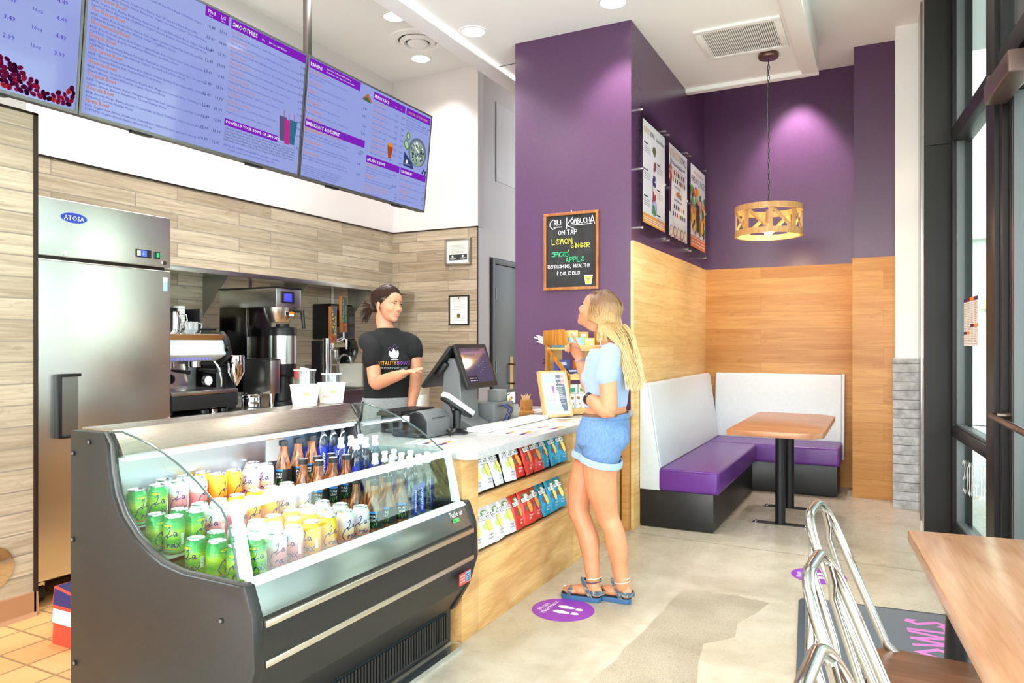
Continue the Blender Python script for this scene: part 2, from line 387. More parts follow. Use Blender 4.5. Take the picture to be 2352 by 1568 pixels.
def pane(parent, s0, s1, z0, z1, n=.045):
    return struct(MB().box(s0, s1, n-.004, n+.004, z0, z1, GLS, XF).build('glass', parent, smooth=0))
wins = [(0, 1.33, .772, 1)]
k = 1
def window(s0, s1):
    global k
    f = MB()
    f.box(s0, s0+.075, 0, .12, 0, TOP, FR, XF); f.box(s1-.2, s1, 0, .13, 0, TOP, FR, XF)
    for z0, z1, dp in ((0, .1, .12), (.70, .772, .12), (2.745, 2.845, .12), (3.88, TOP, .12)): f.box(s0+.07, s1-.19, 0, dp, z0, z1, FR, XF)
    for z0, z1 in ((.1, .7), (.772, 2.745), (2.845, 3.88)):
        f.box(s0+.075, s0+.1, .02, .07, z0, z1, GREY, XF); f.box(s1-.22, s1-.2, .02, .07, z0, z1, GREY, XF); f.box(s0+.1, s1-.22, .02, .07, z0, z0+.018, GREY, XF)
    w = struct(f.build('window_%d' % k, bev=.002)); k += 1
    for z0, z1 in ((.1, .7), (.772, 2.745), (2.845, 3.88)): pane(w, s0+.09, s1-.21, z0, z1)
    return w
w1 = window(0, 1.33)
window(2.5, 4.3); window(4.3, 6.1); window(6.1, 7.9)
# entrance door with transom
f = MB(); f.box(1.33, 1.41, .02, .13, 0, TOP, FR, XF); f.box(2.42, 2.5, 0, .13, 0, TOP, FR, XF)
f.box(1.41, 2.42, 0, .13, 2.745, 2.87, FR, XF); f.box(1.41, 2.42, 0, .13, 3.88, TOP, FR, XF)
d2 = struct(f.build('door_2', bev=.002))
f = MB(); f.box(1.415, 1.52, .045, .1, .01, 2.735, FR, XF); f.box(2.31, 2.415, .045, .1, .01, 2.735, FR, XF); f.box(1.52, 2.31, .045, .1, .01, .26, FR, XF); f.box(1.52, 2.31, .045, .1, 2.63, 2.735, FR, XF)
f.box(1.52, 1.54, .04, .09, .26, 2.63, GREY, XF)
struct(f.build('leaf', d2, bev=.003)); pane(d2, 1.51, 2.32, .25, 2.64, .07); pane(d2, 1.4, 2.43, 2.86, 3.89, .05)
struct(MB().tube([XF @ Vector(p) for p in ((1.45, .05, .975), (1.45, -.02, .975), (1.5, -.045, .972), (2.3, -.045, .955), (2.36, -.02, .955), (2.36, .05, .955))], .016, pbr('oil_bronze', (120, 104, 94), .3, .9), 12).build('push_bar', d2))
cl = MB(); BZ = pbr('closer_bronze', (118, 98, 92), .35, .7)
cl.box(1.46, 1.98, -.075, .035, 2.585, 2.69, BZ, XF)
struct(cl.build('door_closer', d2, bev=.012, seg=3))
ca = MB(); ca.tube([XF @ Vector(p) for p in ((1.8, -.02, 2.70), (1.72, -.03, 2.74), (1.36, -.015, 2.755))], .009, BZ, 8); ca.cyl(XF @ Vector((1.36, .01, 2.75)), XF @ Vector((1.36, -.04, 2.75)), .022, BZ); ca.box(1.32, 1.44, -.005, .02, 2.735, 2.775, BZ, XF)
struct(ca.build('closer_arm', d2))
# frame of reference on the glass, seen from inside (right = +s)
VINYL = pbr('white_vinyl', (250, 248, 246), .5)
def gframe(s0, z0, n): return (XF @ Vector((s0, n, z0)), Vector((.0805, -.9968, 0)), Vector((0, 0, 1)), Vector((-.9968, -.0805, 0)))
def gmir(s0, z0, n): return (XF @ Vector((s0, n, z0)), Vector((-.0805, .9968, 0)), Vector((0, 0, 1)), Vector((-.9968, -.0805, 0)))
lw = MB(); F = gmir(2.9, 1.39, .062)
lw.text(F, 'VITALITY', -.52, 0, .16, VINYL, 0, sx=.55); lw.text(F, 'BOWLS', .62, 0, .16, VINYL, 0, sx=.62)
struct(lw.build('door_lettering', d2, smooth=0))
lw = MB(); F = gmir(1.08, .42, .036); SLD = {'S': [(.9, .9), (.5, 1), (.15, .8), (.4, .5), (.8, .35), (.7, .05), (.1, 0)], 'A': [(0, 0), (.45, 1), (.6, 1), (.85, 0), (.7, .35), (.2, .35)], 'L': [(.2, 1), (.15, .1), (.8, 0)], 'D': [(.15, 0), (.2, 1), (.7, .8), (.8, .4), (.55, .05), (.15, 0)]}
for i, c in enumerate('SALADS'):
    lw.line(F, [(i*.15+x*.12, y*.2-i*.012) for x, y in SLD[c]], .018, VINYL)
struct(lw.build('window_lettering', w1, smooth=0))
# menu sheet taped to the window (seen from behind)
sh = MB(); F = gframe(.28, 1.33, .034); PAPER = pbr('paper', (240, 232, 226), .7); PUR = pbr('print_purple', (86, 36, 92), .6); ORG = pbr('print_orange', (244, 140, 40), .6); INK = pbr('print_grey_ink', (168, 160, 160), .6)
sh.rect(F, 0, 0, .45, .31, PAPER); sh.rect(F, 0, .285, .2, .31, PUR, .0006); sh.rect(F, .2, .285, .33, .31, ORG, .0006); sh.rect(F, .33, .285, .45, .31, PUR, .0006)
sh.rect(F, .22, .12, .33, .14, PUR, .0006); sh.rect(F, .33, .12, .45, .14, ORG, .0006); sh.rect(F, 0, .075, .1, .092, PUR, .0006); sh.rect(F, .1, .075, .2, .092, ORG, .0006)
for c in range(4):
    for j in range(24):
        y = .012+j*.0112
        if abs(y-.13) < .014 and c > 1 or abs(y-.084) < .012 and c < 2: continue
        sh.rect(F, .012+c*.11, y, .012+c*.11+random.uniform(.05, .095), y+.004, INK, .0006)
tag(sh.build('menu_sheet', smooth=0), 'paper menu sheet with purple and orange headings taped to the window pane', 'menu')
# outdoors
PAVE = planks('plaza_paving', 'xy', .6, .6, (202, 204, 198), (214, 214, 208), (150, 150, 146), .006, .1, .7, 0, (2, 2), (190, 190, 185))
wallbox('ground_plaza', .0, 16, 1.5, 30, -.12, -.02, PAVE)
SID = pbr('cream_siding', (226, 230, 222), .6)
b = MB(); bx = [(5.2, 9.5), (12.5, 17.5)]
Fb = None
for i in range(34):
    z = .1+i*.2; b.prism([(0, z), (.02, z), (.045, z+.2), (0, z+.2)], 'x', 0, 12, SID)
b.box(0, 12, -.2, 0, 0, 7, SID)
bo = struct(b.build('wall_neighbour', smooth=0)); bo.location = (1.2, 14.2, 0); bo.rotation_euler = (0, 0, math.radians(-14)); 
# (the boards face the shop)
bo.scale = (1, -1, 1)
wb = MB(); BGL = pbr('neighbour_pane', (120, 165, 205), .1, .2); TRW = pbr('white_trim', (245, 245, 240), .5)
for x in (.6, 2.6, 4.8): wb.box(x, x+1.2, .03, .09, 3.6, 5.6, TRW); wb.box(x+.1, x+1.1, .08, .1, 3.7, 4.6, BGL); wb.box(x+.1, x+1.1, .08, .1, 4.7, 5.5, BGL)
wb.box(0, 9, .03, .18, 3.05, 3.3, TRW); wb.box(0, 9, .03, .14, 1.9, 2.05, pbr('tan_band', (216, 190, 140), .6)); struct(wb.build('window_neighbour', bo, smooth=0))
WD = grainwood('patio_wood', 'xyz', (206, 150, 92), (184, 122, 66))
c = thing('patio_chair', 'tan round backed patio chair outside behind the window', 'chair', (1.75, 9.6, -.02), math.radians(200))
bk = MB(); lp = []
for y in (-.02, .02): lp.append([(.24*math.cos(a)*(1 if math.sin(a) > 0 else 1), y, .8+.3*(abs(math.sin(a))**.7)*(1 if math.sin(a) > 0 else -1)) for a in [2*PI*k/24 for k in range(24)]])
bk.ring(lp, WD); bk.build('backrest', c, bev=.006)
MB().box(-.24, .24, 0, .46, .42, .46, WD).build('seat', c, bev=.01)
for x in (-.2, .2):
    for y in (.02, .42): MB().cyl((x, y, 0), (x, y, .42), .02, BLACKM).build('leg', c)
CUSH = pbr('patterned_fabric', (230, 232, 232), .8); N, L, B = nodes(CUSH)
vo = noise(N, L, objvec(N, L), 16, 2, .5, 1.2); L.new(ramp(N, L, vo, [(.49, (24, 40, 44)), (.53, (236, 238, 238))]), B.inputs['Base Color'])
q = MB(); q.ball((0, 0, .0), (.36, .2, .2), CUSH, 24, 14)
o = q.build('patterned_cushion', loc=(2.25, 8.15, 1.02)); tag(o, 'black and white patterned cushion on the outdoor table beyond the glass', 'cushion')
t = thing('patio_table', 'orange wood topped table with pale edge standing outside on the paving', 'table', (2.3, 8.1, -.02), math.radians(-14))
MB().box(-.6, .6, -.4, .4, .78, .84, pbr('pale_table_edge', (206, 220, 222), .4)).build('table_top', t, bev=.01)
MB().box(-.55, .55, -.34, .34, .45, .78, WD).build('table_skirt', t)
MB().box(-.4, .4, -.25, .25, 0, .45, pbr('blue_grey_panel', (150, 176, 186), .5)).build('table_base', t)
# ---------------------------------------------------------------- service counter with snack shelves
QUARTZ = noisy('grey_quartz', (168, 166, 164), (182, 180, 178), 60, .22, detail=3)
VEN = grainwood('light_oak_veneer', 'yxz', (226, 182, 124), (200, 150, 92), 1.5, 4.5, .42, 7, .6)
t = thing('service_counter', 'long oak fronted service counter with grey stone top and snack shelves', 'counter', (-1.69, 2.8, 0))
OX = Matrix.Translation((1.69, -2.8, 0))
ct = MB(); ct.prism([(-2.45, 2.80), (-1.66, 2.80), (-1.62, 2.84), (-1.605, 5.085), (-2.45, 5.085)], 'z', .826, .864, QUARTZ, OX); ct.build('countertop', t, bev=.003)
b = MB()
b.box(-2.38, -1.69, 2.82, 2.97, 0, .826, VEN, OX); b.box(-2.38, -1.69, 4.14, 5.08, 0, .826, VEN, OX); b.box(-1.712, -1.69, 2.97, 4.14, 0, .3215, VEN, OX)
b.box(-2.38, -2.36, 2.97, 4.14, 0, .826, VEN, OX)
b.build('front_panel', t, bev=.002)
MB().prism([(-1.69, .575), (-1.69, .625), (-1.71, .625), (-1.95, .565), (-1.95, .545), (-1.72, .575)], 'y', 2.97, 4.14, VEN, OX).build('snack_shelf', t, bev=.001)
MB().prism([(-1.69, .322), (-1.69, .352), (-1.71, .352), (-1.95, .29), (-1.95, .27), (-1.72, .31)], 'y', 2.97, 4.14, VEN, OX).build('snack_shelf', t, bev=.001)
MB().box(-1.97, -1.95, 2.97, 4.14, .27, .826, pbr('dark_shelf_back', (58, 46, 38), .6), OX).build('shelf_back', t)
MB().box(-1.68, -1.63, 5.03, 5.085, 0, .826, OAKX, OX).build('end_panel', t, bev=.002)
# snack bags
def bag_mats(c, dark):
    return pbr('snack_bag_'+c[0], c[1], .32, spec=.6), pbr('snack_bag_low_'+c[0], dark, .35)
CHIP = noisy('chip_picture', (240, 200, 90), (250, 226, 140), 90, .5); CHIPO = noisy('chip_picture_orange', (236, 130, 40), (246, 172, 80), 90, .5)
BANNER = pbr('banner_white', (248, 248, 248), .4); BINK = pbr('banner_ink', (30, 30, 34), .5); LEAF = pbr('leaf_green', (96, 150, 70), .5); LIME = pbr('lime_picture', (190, 205, 110), .5); DKC = pbr('picture_brown', (120, 84, 80), .5); WHT2 = pbr('bag_white_ink', (250, 250, 250), .5)
def make_bag(kind):
    base = {'w': ('silver white', (226, 228, 232)), 'r': ('red', (206, 52, 40)), 'b': ('blue', (24, 142, 182))}[kind]
    M1 = pbr('snack_bag_'+base[0].replace(' ', '_'), base[1], .3, .15)
    wd, hg, th = .12, .196, .04
    def sf(u, v, sgn=1):   # u,v in -1..1 / 0..1
        e = (1-abs(u)**2.6)**.5 if abs(u) < 1 else 0
        g = max(0, math.sin(PI*min(max(v, .03), .97)))**.55
        w = wd/2*(1-.06*math.sin(PI*v))
        y = sgn*(th/2*e*g+.0008)+.0025*math.sin(u*7+v*9)*g*e
        return Vector((u*w, -y, v*hg))
    m = MB(); nu, nv = 12, 16
    for sg in (1, -1):
        vs = [sf(-1+2*i/nu, j/nv, sg) for j in range(nv+1) for i in range(nu+1)]
        fs = [(j*(nu+1)+i, j*(nu+1)+i+1, (j+1)*(nu+1)+i+1, (j+1)*(nu+1)+i) for j in range(nv) for i in range(nu)]
        m.add(vs, fs if sg == 1 else [f[::-1] for f in fs], M1)
    root = m.build('snack_bag', smooth=50, weld=True)
    p = MB()
    def wr(x, y, d=.0012): q = sf(x/(wd/2), y/hg); return q+Vector((0, -d, 0))
    def patch(pts, mm, d=.0012): p.poly([wr(a, b_, d) for a, b_ in pts], mm)
    def quad(x0, y0, x1, y1, mm, d=.0012, n=6):
        for i in range(n):
            a = x0+(x1-x0)*i/n; c = x0+(x1-x0)*(i+1)/n; patch([(a, y0), (c, y0), (c, y1), (a, y1)], mm, d)
    def blob(cx, cy, rx, ry, mm, d, rot=0):
        n = 14
        for k in range(n):
            a, c = 2*PI*k/n, 2*PI*(k+1)/n
            f = lambda q: (cx+rx*math.cos(q)*math.cos(rot)-ry*math.sin(q)*math.sin(rot), cy+rx*math.cos(q)*math.sin(rot)+ry*math.sin(q)*math.cos(rot))
            patch([(cx, cy), f(a), f(c)], mm, d)
    blob(0, .152, .03, .016, LEAF, .0014); blob(0, .15, .024, .011, BANNER, .002)
    quad(-.052, .120, .052, .146, BINK, .0022); quad(-.050, .122, .050, .144, BANNER, .0028)
    p.text((Vector(), Vector(), Vector(), Vector()), 'DEEP RIVER', -.046, .127, .0185, BINK, al='f', fit=.092, wrap=lambda x, y: wr(x, y, .0034))
    blob(.012, .088, .022, .035, CHIPO if kind == 'r' else CHIP, .002, .35); blob(.004, .084, .014, .027, CHIP if kind != 'r' else CHIPO, .0026, .35)
    blob(-.026, .088, .015, .017, {'w': LIME, 'r': DKC, 'b': DKC}[kind], .0024)
    tx = {'w': ('Original', 'Sea Salt'), 'r': ('Mesquite', 'BBQ'), 'b': ('Sea Salt &', 'Vinegar')}[kind]
    for i, s_ in enumerate(tx):
        p.text((Vector(), Vector(), Vector(), Vector()), s_, -.012, .04-i*.015, .014, BINK if kind == 'w' else WHT2, wrap=lambda x, y: wr(x, y, .002))
    p.build('bag_print', root, smooth=0)
    return root
protos = {k: make_bag(k) for k in 'wrb'}
nm = {'w': 'silver white', 'r': 'red', 'b': 'blue'}
used = set()
ordn = ['first', 'second', 'third', 'fourth']
for row, (zz, lab) in enumerate(((.6315, 'upper'), (.3585, 'lower'))):
    cnt = {}
    for i, c in enumerate('wwwwrrrbbb'):
        y = 3.036+i*.1155+random.uniform(-.003, .003); cnt[c] = cnt.get(c, 0)+1
        lb = '%s crisps bag on the %s counter shelf, %s %s one from the cooler' % (nm[c], lab, ordn[cnt[c]-1], nm[c])
        x = -1.732+random.uniform(-.006, .004)
        if c not in used: o = protos[c]; used.add(c); tag(o, lb, 'crisps bag', 'crisps bags on the counter shelves')
        else: o = dup(protos[c], (0, 0, 0), 0, lb)
        o.location = (x, y, zz); o.rotation_euler = (math.radians(-20+random.uniform(-4, 4)), math.radians(random.uniform(-3, 3)), math.radians(90+random.uniform(-8, 8)))
# ---------------------------------------------------------------- refrigerated display cooler
Y0, Y1 = 1.51, 2.79
cool = thing('display_cooler', 'black open display cooler with curved side glass full of drinks', 'cooler', (-2.0, 2.15, 0))
CX = Matrix.Translation((2.0, -2.15, 0))
BP = noisy('cooler_black', (30, 29, 28), (36, 34, 33), 90, .38, detail=2)
prof = [(-2.437, .17), (-2.437, 1.056), (-2.272, 1.056), (-2.245, 1.02), (-2.236, .939), (-2.216, .862), (-2.178, .795), (-2.117, .736), (-2.05, .694), (-1.985, .666), (-1.89, .650), (-1.656, .648), (-1.628, .652), (-1.595, .565), (-1.588, .416), (-1.63, .285), (-1.70, .17)]
for y in (Y0, Y1-.04):
    p = MB().prism(prof, 'y', y, y+.04, BP, CX).build('side_panel', cool, bev=.006, seg=2)
    sc = MB()
    for x, z in ((-2.332, 1.023), (-2.418, .98), (-2.42, .692), (-2.41, .28), (-1.72, .54), (-1.95, .3)):
        yy = y if y == Y0 else y+.04; sg = -1 if y == Y0 else 1
        sc.cyl((x, yy, z), (x, yy+sg*.003, z), .009, BLACKM, xf=CX); sc.cyl((x, yy+sg*.002, z), (x, yy+sg*.005, z), .005, GREY, xf=CX)
    sc.build('screw', p)
    tr = MB(); tr.tube([(x, y+.02, z) for x, z in prof[2:13]], .009, pbr('edge_trim', (70, 68, 66), .3, .4), 8, xf=CX); tr.build('edge_trim', p)
SSB = brushed('canopy_steel', (190, 180, 168), .26, 'yxz', (1, 40, 40))
cn = MB(); cn.prism([(-2.437, 1.02), (-2.437, 1.062), (-2.272, 1.062), (-2.215, .985), (-2.225, .975), (-2.262, .972), (-2.262, 1.02)], 'y', Y0+.04, Y1-.04, SSB, CX)
cn.build('canopy', cool, bev=.003)
LED = emis('led_tube', (236, 240, 255), 4)
MB().box(-2.258, -2.228, Y0+.06, Y1-.06, .958, .97, LED, CX).build('light_tube', cool)
MB().box(-2.27, -2.222, Y0+.05, Y1-.05, .970, .985, pbr('lamp_housing', (210, 212, 220), .3), CX).build('lamp_housing', cool)
WI = brushed('cooler_liner', (226, 228, 234), .3, 'xyz', (1, 40, 1))
li = MB(); li.box(-2.41, -2.395, Y0+.04, Y1-.04, .52, 1.02, WI, CX); li.box(-2.395, -1.66, Y0+.04, Y1-.04, .52, .53, WI, CX)
li.build('liner', cool)
SHM = pbr('shelf_grey', (190, 196, 196), .3, .5)
for x0, x1, z in ((-2.395, -2.222, .73), (-2.24, -2.025, .66), (-2.06, -1.735, .603)):
    MB().box(x0, x1, Y0+.045, Y1-.045, z-.012, z-.001, SHM, CX).box(x1-.006, x1, Y0+.045, Y1-.045, z-.03, z-.001, WI, CX).build('shelf', cool)
gr = MB(); gr.box(-1.735, -1.672, Y0+.05, Y1-.05, .585, .60, pbr('vent_dark', (40, 42, 42), .5), CX)
for i in range(120): gr.box(-1.73, -1.68, Y0+.06+i*.0097, Y0+.064+i*.0097, .60, .606, WHITE, CX)
gr.build('air_grille', cool, smooth=0)
RAIL = pbr('white_rail', (240, 240, 240), .35)
fp = MB(); fp.prism([(-1.672, .602), (-1.672, .655), (-1.64, .655), (-1.628, .645), (-1.64, .60)], 'y', Y0+.04, Y1-.04, RAIL, CX); fp.build('front_ledge', cool, bev=.002)
FRG = pbr('front_reflection', (112, 118, 112), .18, .6)  # grey-green reflection on the black slope, put into its base colour
MB().prism([(-1.64, .60), (-1.632, .648), (-1.597, .558), (-1.62, .55)], 'y', Y0+.04, Y1-.04, FRG, CX).build('front_fascia', cool, bev=.002)
MB().prism([(-1.66, .60), (-1.60, .557), (-1.592, .416), (-1.632, .287), (-1.66, .287)], 'y', Y0+.04, Y1-.04, BP, CX).build('front_panel', cool)
ST = brushed('strip_champagne', (214, 206, 190), .3, 'xyz', (40, 1, 40))
for z in (.527, .411): MB().box(-1.60, -1.585, Y0+.042, Y1-.042, z, z+.02, ST, CX).build('trim_strip', cool, bev=.002)
bo = MB(); bo.box(-2.43, -1.72, Y0+.02, Y1-.02, .02, .52, BP, CX); bo.prism([(-1.632, .287), (-1.72, .16), (-1.76, .16), (-1.76, .287)], 'y', Y0+.04, Y1-.04, BP, CX); bo.build('base_body', cool)
gl = MB(); gl.box(-1.722, -1.716, 1.9, Y1-.06, .045, .165, pbr('grille_dark', (46, 62, 72), .3, .6), CX)
for i in range(44): gl.box(-1.717, -1.708, 1.91+i*.0188, 1.92+i*.0188, .05, .16, BP, CX)
gl.build('vent_grille', cool, smooth=0)
MB().box(-1.70, -1.655, 1.4, Y1-.03, 0, .02, brushed('floor_channel', (214, 222, 226), .25), CX).build('floor_channel', cool)
GL2 = glassy('case_glass', (238, 248, 246), .11)
GEDGE = pbr('glass_edge', (66, 84, 82), .15)
ge = [(-2.272, 1.056), (-2.2, 1.062), (-2.125, 1.046), (-2.06, 1.03), (-1.991, 1.004), (-1.935, .98), (-1.883, .952), (-1.835, .922), (-1.789, .888), (-1.745, .862), (-1.716, .82), (-1.689, .733), (-1.672, .652)]
for y in (Y0+.018, Y1-.022):
    lower = prof[3:12]
    g = MB(); g.prism(ge+[(x+.004, z+.004) for x, z in lower[::-1]], 'y', y, y+.005, GL2, CX); go = g.build('side_glass', cool, smooth=0)
    MB().tube([(x, y+.0025, z) for x, z in ge], .0035, GEDGE, 6, xf=CX).build('glass_edge', go)
fg = [(-1.716, .865), (-1.70, .80), (-1.685, .735), (-1.668, .656)]
g = MB().prism(fg+[(x+.005, z) for x, z in fg[::-1]], 'y', Y0+.05, Y1-.05, GL2, CX); g.build('front_glass', cool, smooth=0)
MB().prism([(-1.73, .855), (-1.727, .878), (-1.708, .874), (-1.7, .852)], 'y', Y0+.045, Y1-.045, RAIL, CX).build('top_rail', cool, bev=.003)
for y in (Y0+.035, Y1-.065):
    e = [(-1.728, .86), (-1.712, .8), (-1.70, .735), (-1.688, .656), (-1.655, .656), (-1.672, .735), (-1.69, .8), (-1.705, .865)]
    MB().prism(e, 'y', y, y+.026, RAIL, CX).build('end_post', cool, bev=.002)
# maker's lettering and stickers on the front
n_ = Vector((.09, 0, .035)).normalized(); F = (Vector((-1.6295+2, 0, .6463)), Vector((0, 1, 0)), Vector((-.035, 0, .09)).normalized(), n_)
lb = MB(); off = Vector((0, -2.15, 0)); F = (F[0]+off, F[1], F[2], F[3])
lb.text(F, 'Turbo air', 2.60, -.036, .034, VINYL, .0015, sx=.8); GST = pbr('green_sticker', (70, 180, 90), .5)
lb.rect(F, 2.615, -.058, 2.665, -.042, GST, .0012); lb.text(F, 'R290', 2.62, -.055, .011, BINK, .002)
F2 = (Vector((-1.5895+2, -2.15, 0)), Vector((0, 1, 0)), Vector((0, 0, 1)), Vector((1, 0, 0)))
lb.rect(F2, 2.63, .325, 2.725, .375, pbr('red_label', (222, 70, 60), .5), .0012); lb.rect(F2, 2.68, .33, 2.722, .372, pbr('blue_label', (120, 160, 190), .5), .002)
for i in range(3): lb.text(F2, 'CAUTION', 2.634, .36-i*.012, .009, WHT2, .002)
for i in range(4): lb.rect(F2, 2.684, .334+i*.009, 2.717, .337+i*.009, BINK, .003)
lb.build('maker_badge', cool, smooth=0)
st = MB(); st.box(-2.394, -2.3925, 1.58, 1.61, .83, .95, PAPER, CX); 
for i in range(9): st.box(-2.3924, -2.392, 1.583, 1.605, .84+i*.012, .844+i*.012, INK, CX)
st.box(-2.394, -2.392, 2.34, 2.44, .83, .95, PAPER, CX); st.box(-2.3925, -2.3918, 2.345, 2.435, .925, .945, ORG, CX)
st.build('inside_notice', cool, smooth=0)
# ---------------------------------------------------------------- drinks
LID = pbr('can_aluminium', (226, 228, 230), .2, .9)
NAVY = pbr('script_navy', (36, 26, 110), .4)
def canmat(name, stops, sc=(6, 6, 30), s=9):
    m = pbr(name, stops[0][1], .28, .25, coat=.3); N, L, B = nodes(m)
    n = noise(N, L, objvec(N, L, 'xyz', sc), s, 4, .6, .4); zc = objvec(N, L, 'z00', (8.2, 1, 1))
    sp = N.new('ShaderNodeSeparateXYZ'); L.new(zc, sp.inputs[0])
    a = N.new('ShaderNodeMath'); a.operation = 'MULTIPLY_ADD'; a.inputs[1].default_value = .34; L.new(n, a.inputs[0]); L.new(sp.outputs[0], a.inputs[2])
    b_ = N.new('ShaderNodeMath'); b_.operation = 'MULTIPLY'; b_.inputs[1].default_value = .78; L.new(a.outputs[0], b_.inputs[0])
    L.new(ramp(N, L, b_.outputs[0], stops), B.inputs['Base Color']); return m
CM = {'green lime': (canmat('can_lime', [(.1, (0, 132, 62)), (.25, (150, 205, 40)), (.4, (70, 170, 50)), (.55, (180, 215, 60)), (.7, (40, 165, 70)), (.82, (0, 142, 66))]), (240, 214, 40), 'KEYLIME'),
      'pink passionfruit': (canmat('can_pink', [(.1, (214, 70, 110)), (.3, (240, 130, 140)), (.55, (244, 150, 156)), (.66, (236, 244, 236)), (.9, (244, 244, 246))]), (210, 60, 90), 'PASSIONFRUIT'),
      'orange tangerine': (canmat('can_orange', [(.1, (246, 120, 60)), (.4, (250, 160, 40)), (.7, (255, 196, 50)), (.95, (252, 190, 40))]), (240, 120, 20), 'TANGERINE'),
      'peach coloured': (canmat('can_peach', [(.1, (205, 160, 190)), (.3, (236, 170, 120)), (.5, (246, 220, 190)), (.62, (214, 190, 220)), (.75, (240, 236, 226)), (.95, (245, 244, 240))]), (230, 140, 60), 'PEACH-PEAR')}
SCR = {'L': [[(.1, .75), (.32, 1), (.36, .8), (.22, .3), (.02, .1), (.2, .05), (.5, .2)]], 'a': [[(.4, .5), (.2, .55), (.1, .25), (.25, .1), (.42, .5), (.45, .12), (.55, .2)]],
       'C': [[(.6, .75), (.55, 1), (.3, .8), (.08, .3), (.25, 0), (.6, .25)]], 'r': [[(.05, .1), (.12, .5), (.2, .52), (.24, .4), (.36, .52)]], 'o': [[(.25, .5), (.08, .3), (.2, .08), (.38, .28), (.25, .5), (.45, .45)]],
       'i': [[(.05, .5), (.08, .1), (.2, .2)], [(.07, .68), (.1, .74)]], 'x': [[(.02, .5), (.4, .05)], [(.44, .6), (.02, .02)]]}
def make_can(kind):
    m, ac, word = CM[kind]; R = .0331
    b = MB(); b.lathe([(.022, .002), (.026, 0), (.0295, .004), (R, .012), (R, .1), (.0305, .108), (.0265, .1155)], m, n=28, cap=True)
    root = b.build('drinks_can')
    l = MB(); l.lathe([(.0265, .1155), (.0278, .1165), (.0278, .1205), (.0262, .121), (.0252, .117), (.0, .117)], LID, n=24); l.box(-.003, .013, -.006, .006, .1172, .1188, LID)
    l.build('lid', root)
    p = MB(); AC = pbr('can_accent_'+kind.replace(' ', '_'), ac, .4)
    for base in (0,):
        def wr(u, v, r=R+.0006): a = base+u/R; return Vector((math.cos(a)*r, math.sin(a)*r, v))
        def put(ch, x, y, s):
            for st in SCR[ch]: p.line((0, 0, 0, 0), [(x+a*s, y+c*s) for a, c in st], .0027, NAVY, wrap=wr)
        put('L', -.004, .056, .034); put('a', .015, .056, .03)
        xs = -.026
        for ch, w, s in (('C', .023, .044), ('r', .011, .028), ('o', .012, .028), ('i', .007, .028), ('x', .012, .03)): put(ch, xs, .02, s); xs += w
        F0 = (Vector(), Vector(), Vector(), Vector())
        if kind == 'green lime':
            for k in range(10):
                a, c = 2*PI*k/10, 2*PI*(k+1)/10; p.poly([wr(0, .093), wr(.016*math.cos(a), .093+.004*math.sin(a)), wr(.016*math.cos(c), .093+.004*math.sin(c))], AC)
        p.text(F0, word, 0, .0915, .0042, pbr('can_word', (60, 110, 40), .5) if kind == 'green lime' else AC, al='c', wrap=lambda x, y: wr(x, y, R+.001))
        p.text(F0, 'SPARKLING WATER', 0, .1015, .0028, WHT2 if kind != 'pink passionfruit' else AC, al='c', wrap=lambda x, y: wr(x, y, R-.0008))
        for k, (yy, cc) in enumerate(((.016, (230, 60, 40)), (.012, (40, 170, 170)))):
            p.line(F0, [(-.02+i*.006, yy+.002*math.sin(i*1.3+k*2)) for i in range(8)], .002, pbr('can_stroke_%d' % k, cc, .4), wrap=wr)
        for k in range(9): p.poly([wr(.042, .03+k*.004), wr(.054, .03+k*.004), wr(.054, .0325+k*.004), wr(.042, .0325+k*.004)], WHT2)
    p.build('can_print', root, smooth=0)
    return root
AMB = pbr('tea_amber', (120, 66, 30), .08, coat=.5); N, L, B = nodes(AMB)
L.new(ramp(N, L, noise(N, L, objvec(N, L, 'xyz', (30, 30, 4)), 3, 3), [(.35, (66, 30, 14)), (.6, (160, 92, 40)), (.75, (214, 150, 90))]), B.inputs['Base Color'])
CAPB = pbr('cap_black', (30, 30, 32), .4); LBLK = pbr('tea_label', (22, 24, 24), .4)
def make_tea():
    b = MB(); b.lathe([(.028, 0), (.032, .004), (.033, .02), (.033, .085), (.031, .095), (.024, .125), (.0165, .155), (.0155, .183)], AMB, n=24)
    root = b.build('tea_bottle')
    MB().lathe([(.0175, .183), (.019, .184), (.019, .203), (.017, .205), (0, .205)], CAPB, n=20).build('cap', root)
    MB().lathe([(.0336, .02), (.0336, .086)], LBLK, n=24, cap=False).build('label_band', root)
    p = MB(); R = .0338
    F0 = (Vector(), Vector(), Vector(), Vector())
    for base in (0, PI):
        def wr(u, v): a = base+u/R; return Vector((math.cos(a)*R, math.sin(a)*R, v))
        for k in range(6): p.poly([wr(-.018+.006*k, .078), wr(-.012+.006*k, .078), wr(-.012+.006*k, .086), wr(-.018+.006*k, .086)], pbr('tea_blue', (40, 130, 210), .4))
        p.text(F0, 'PURE', 0, .062, .0135, WHT2, al='c', wrap=wr); p.text(F0, 'LEAF', 0, .049, .0135, WHT2, al='c', wrap=wr)
        for s in (-1, 1): p.poly([wr(0, .024), wr(s*.014, .032), wr(s*.016, .046), wr(s*.005, .04)], pbr('tea_leaf', (90, 190, 50), .4))
    p.build('label_print', root, smooth=0)
    return root
CLR = glassy('clear_bottle', (222, 236, 244), .16); WCAP = pbr('clear_cap', (214, 222, 246), .3, alpha=.9); WBL = pbr('water_blue', (30, 52, 178), .4)
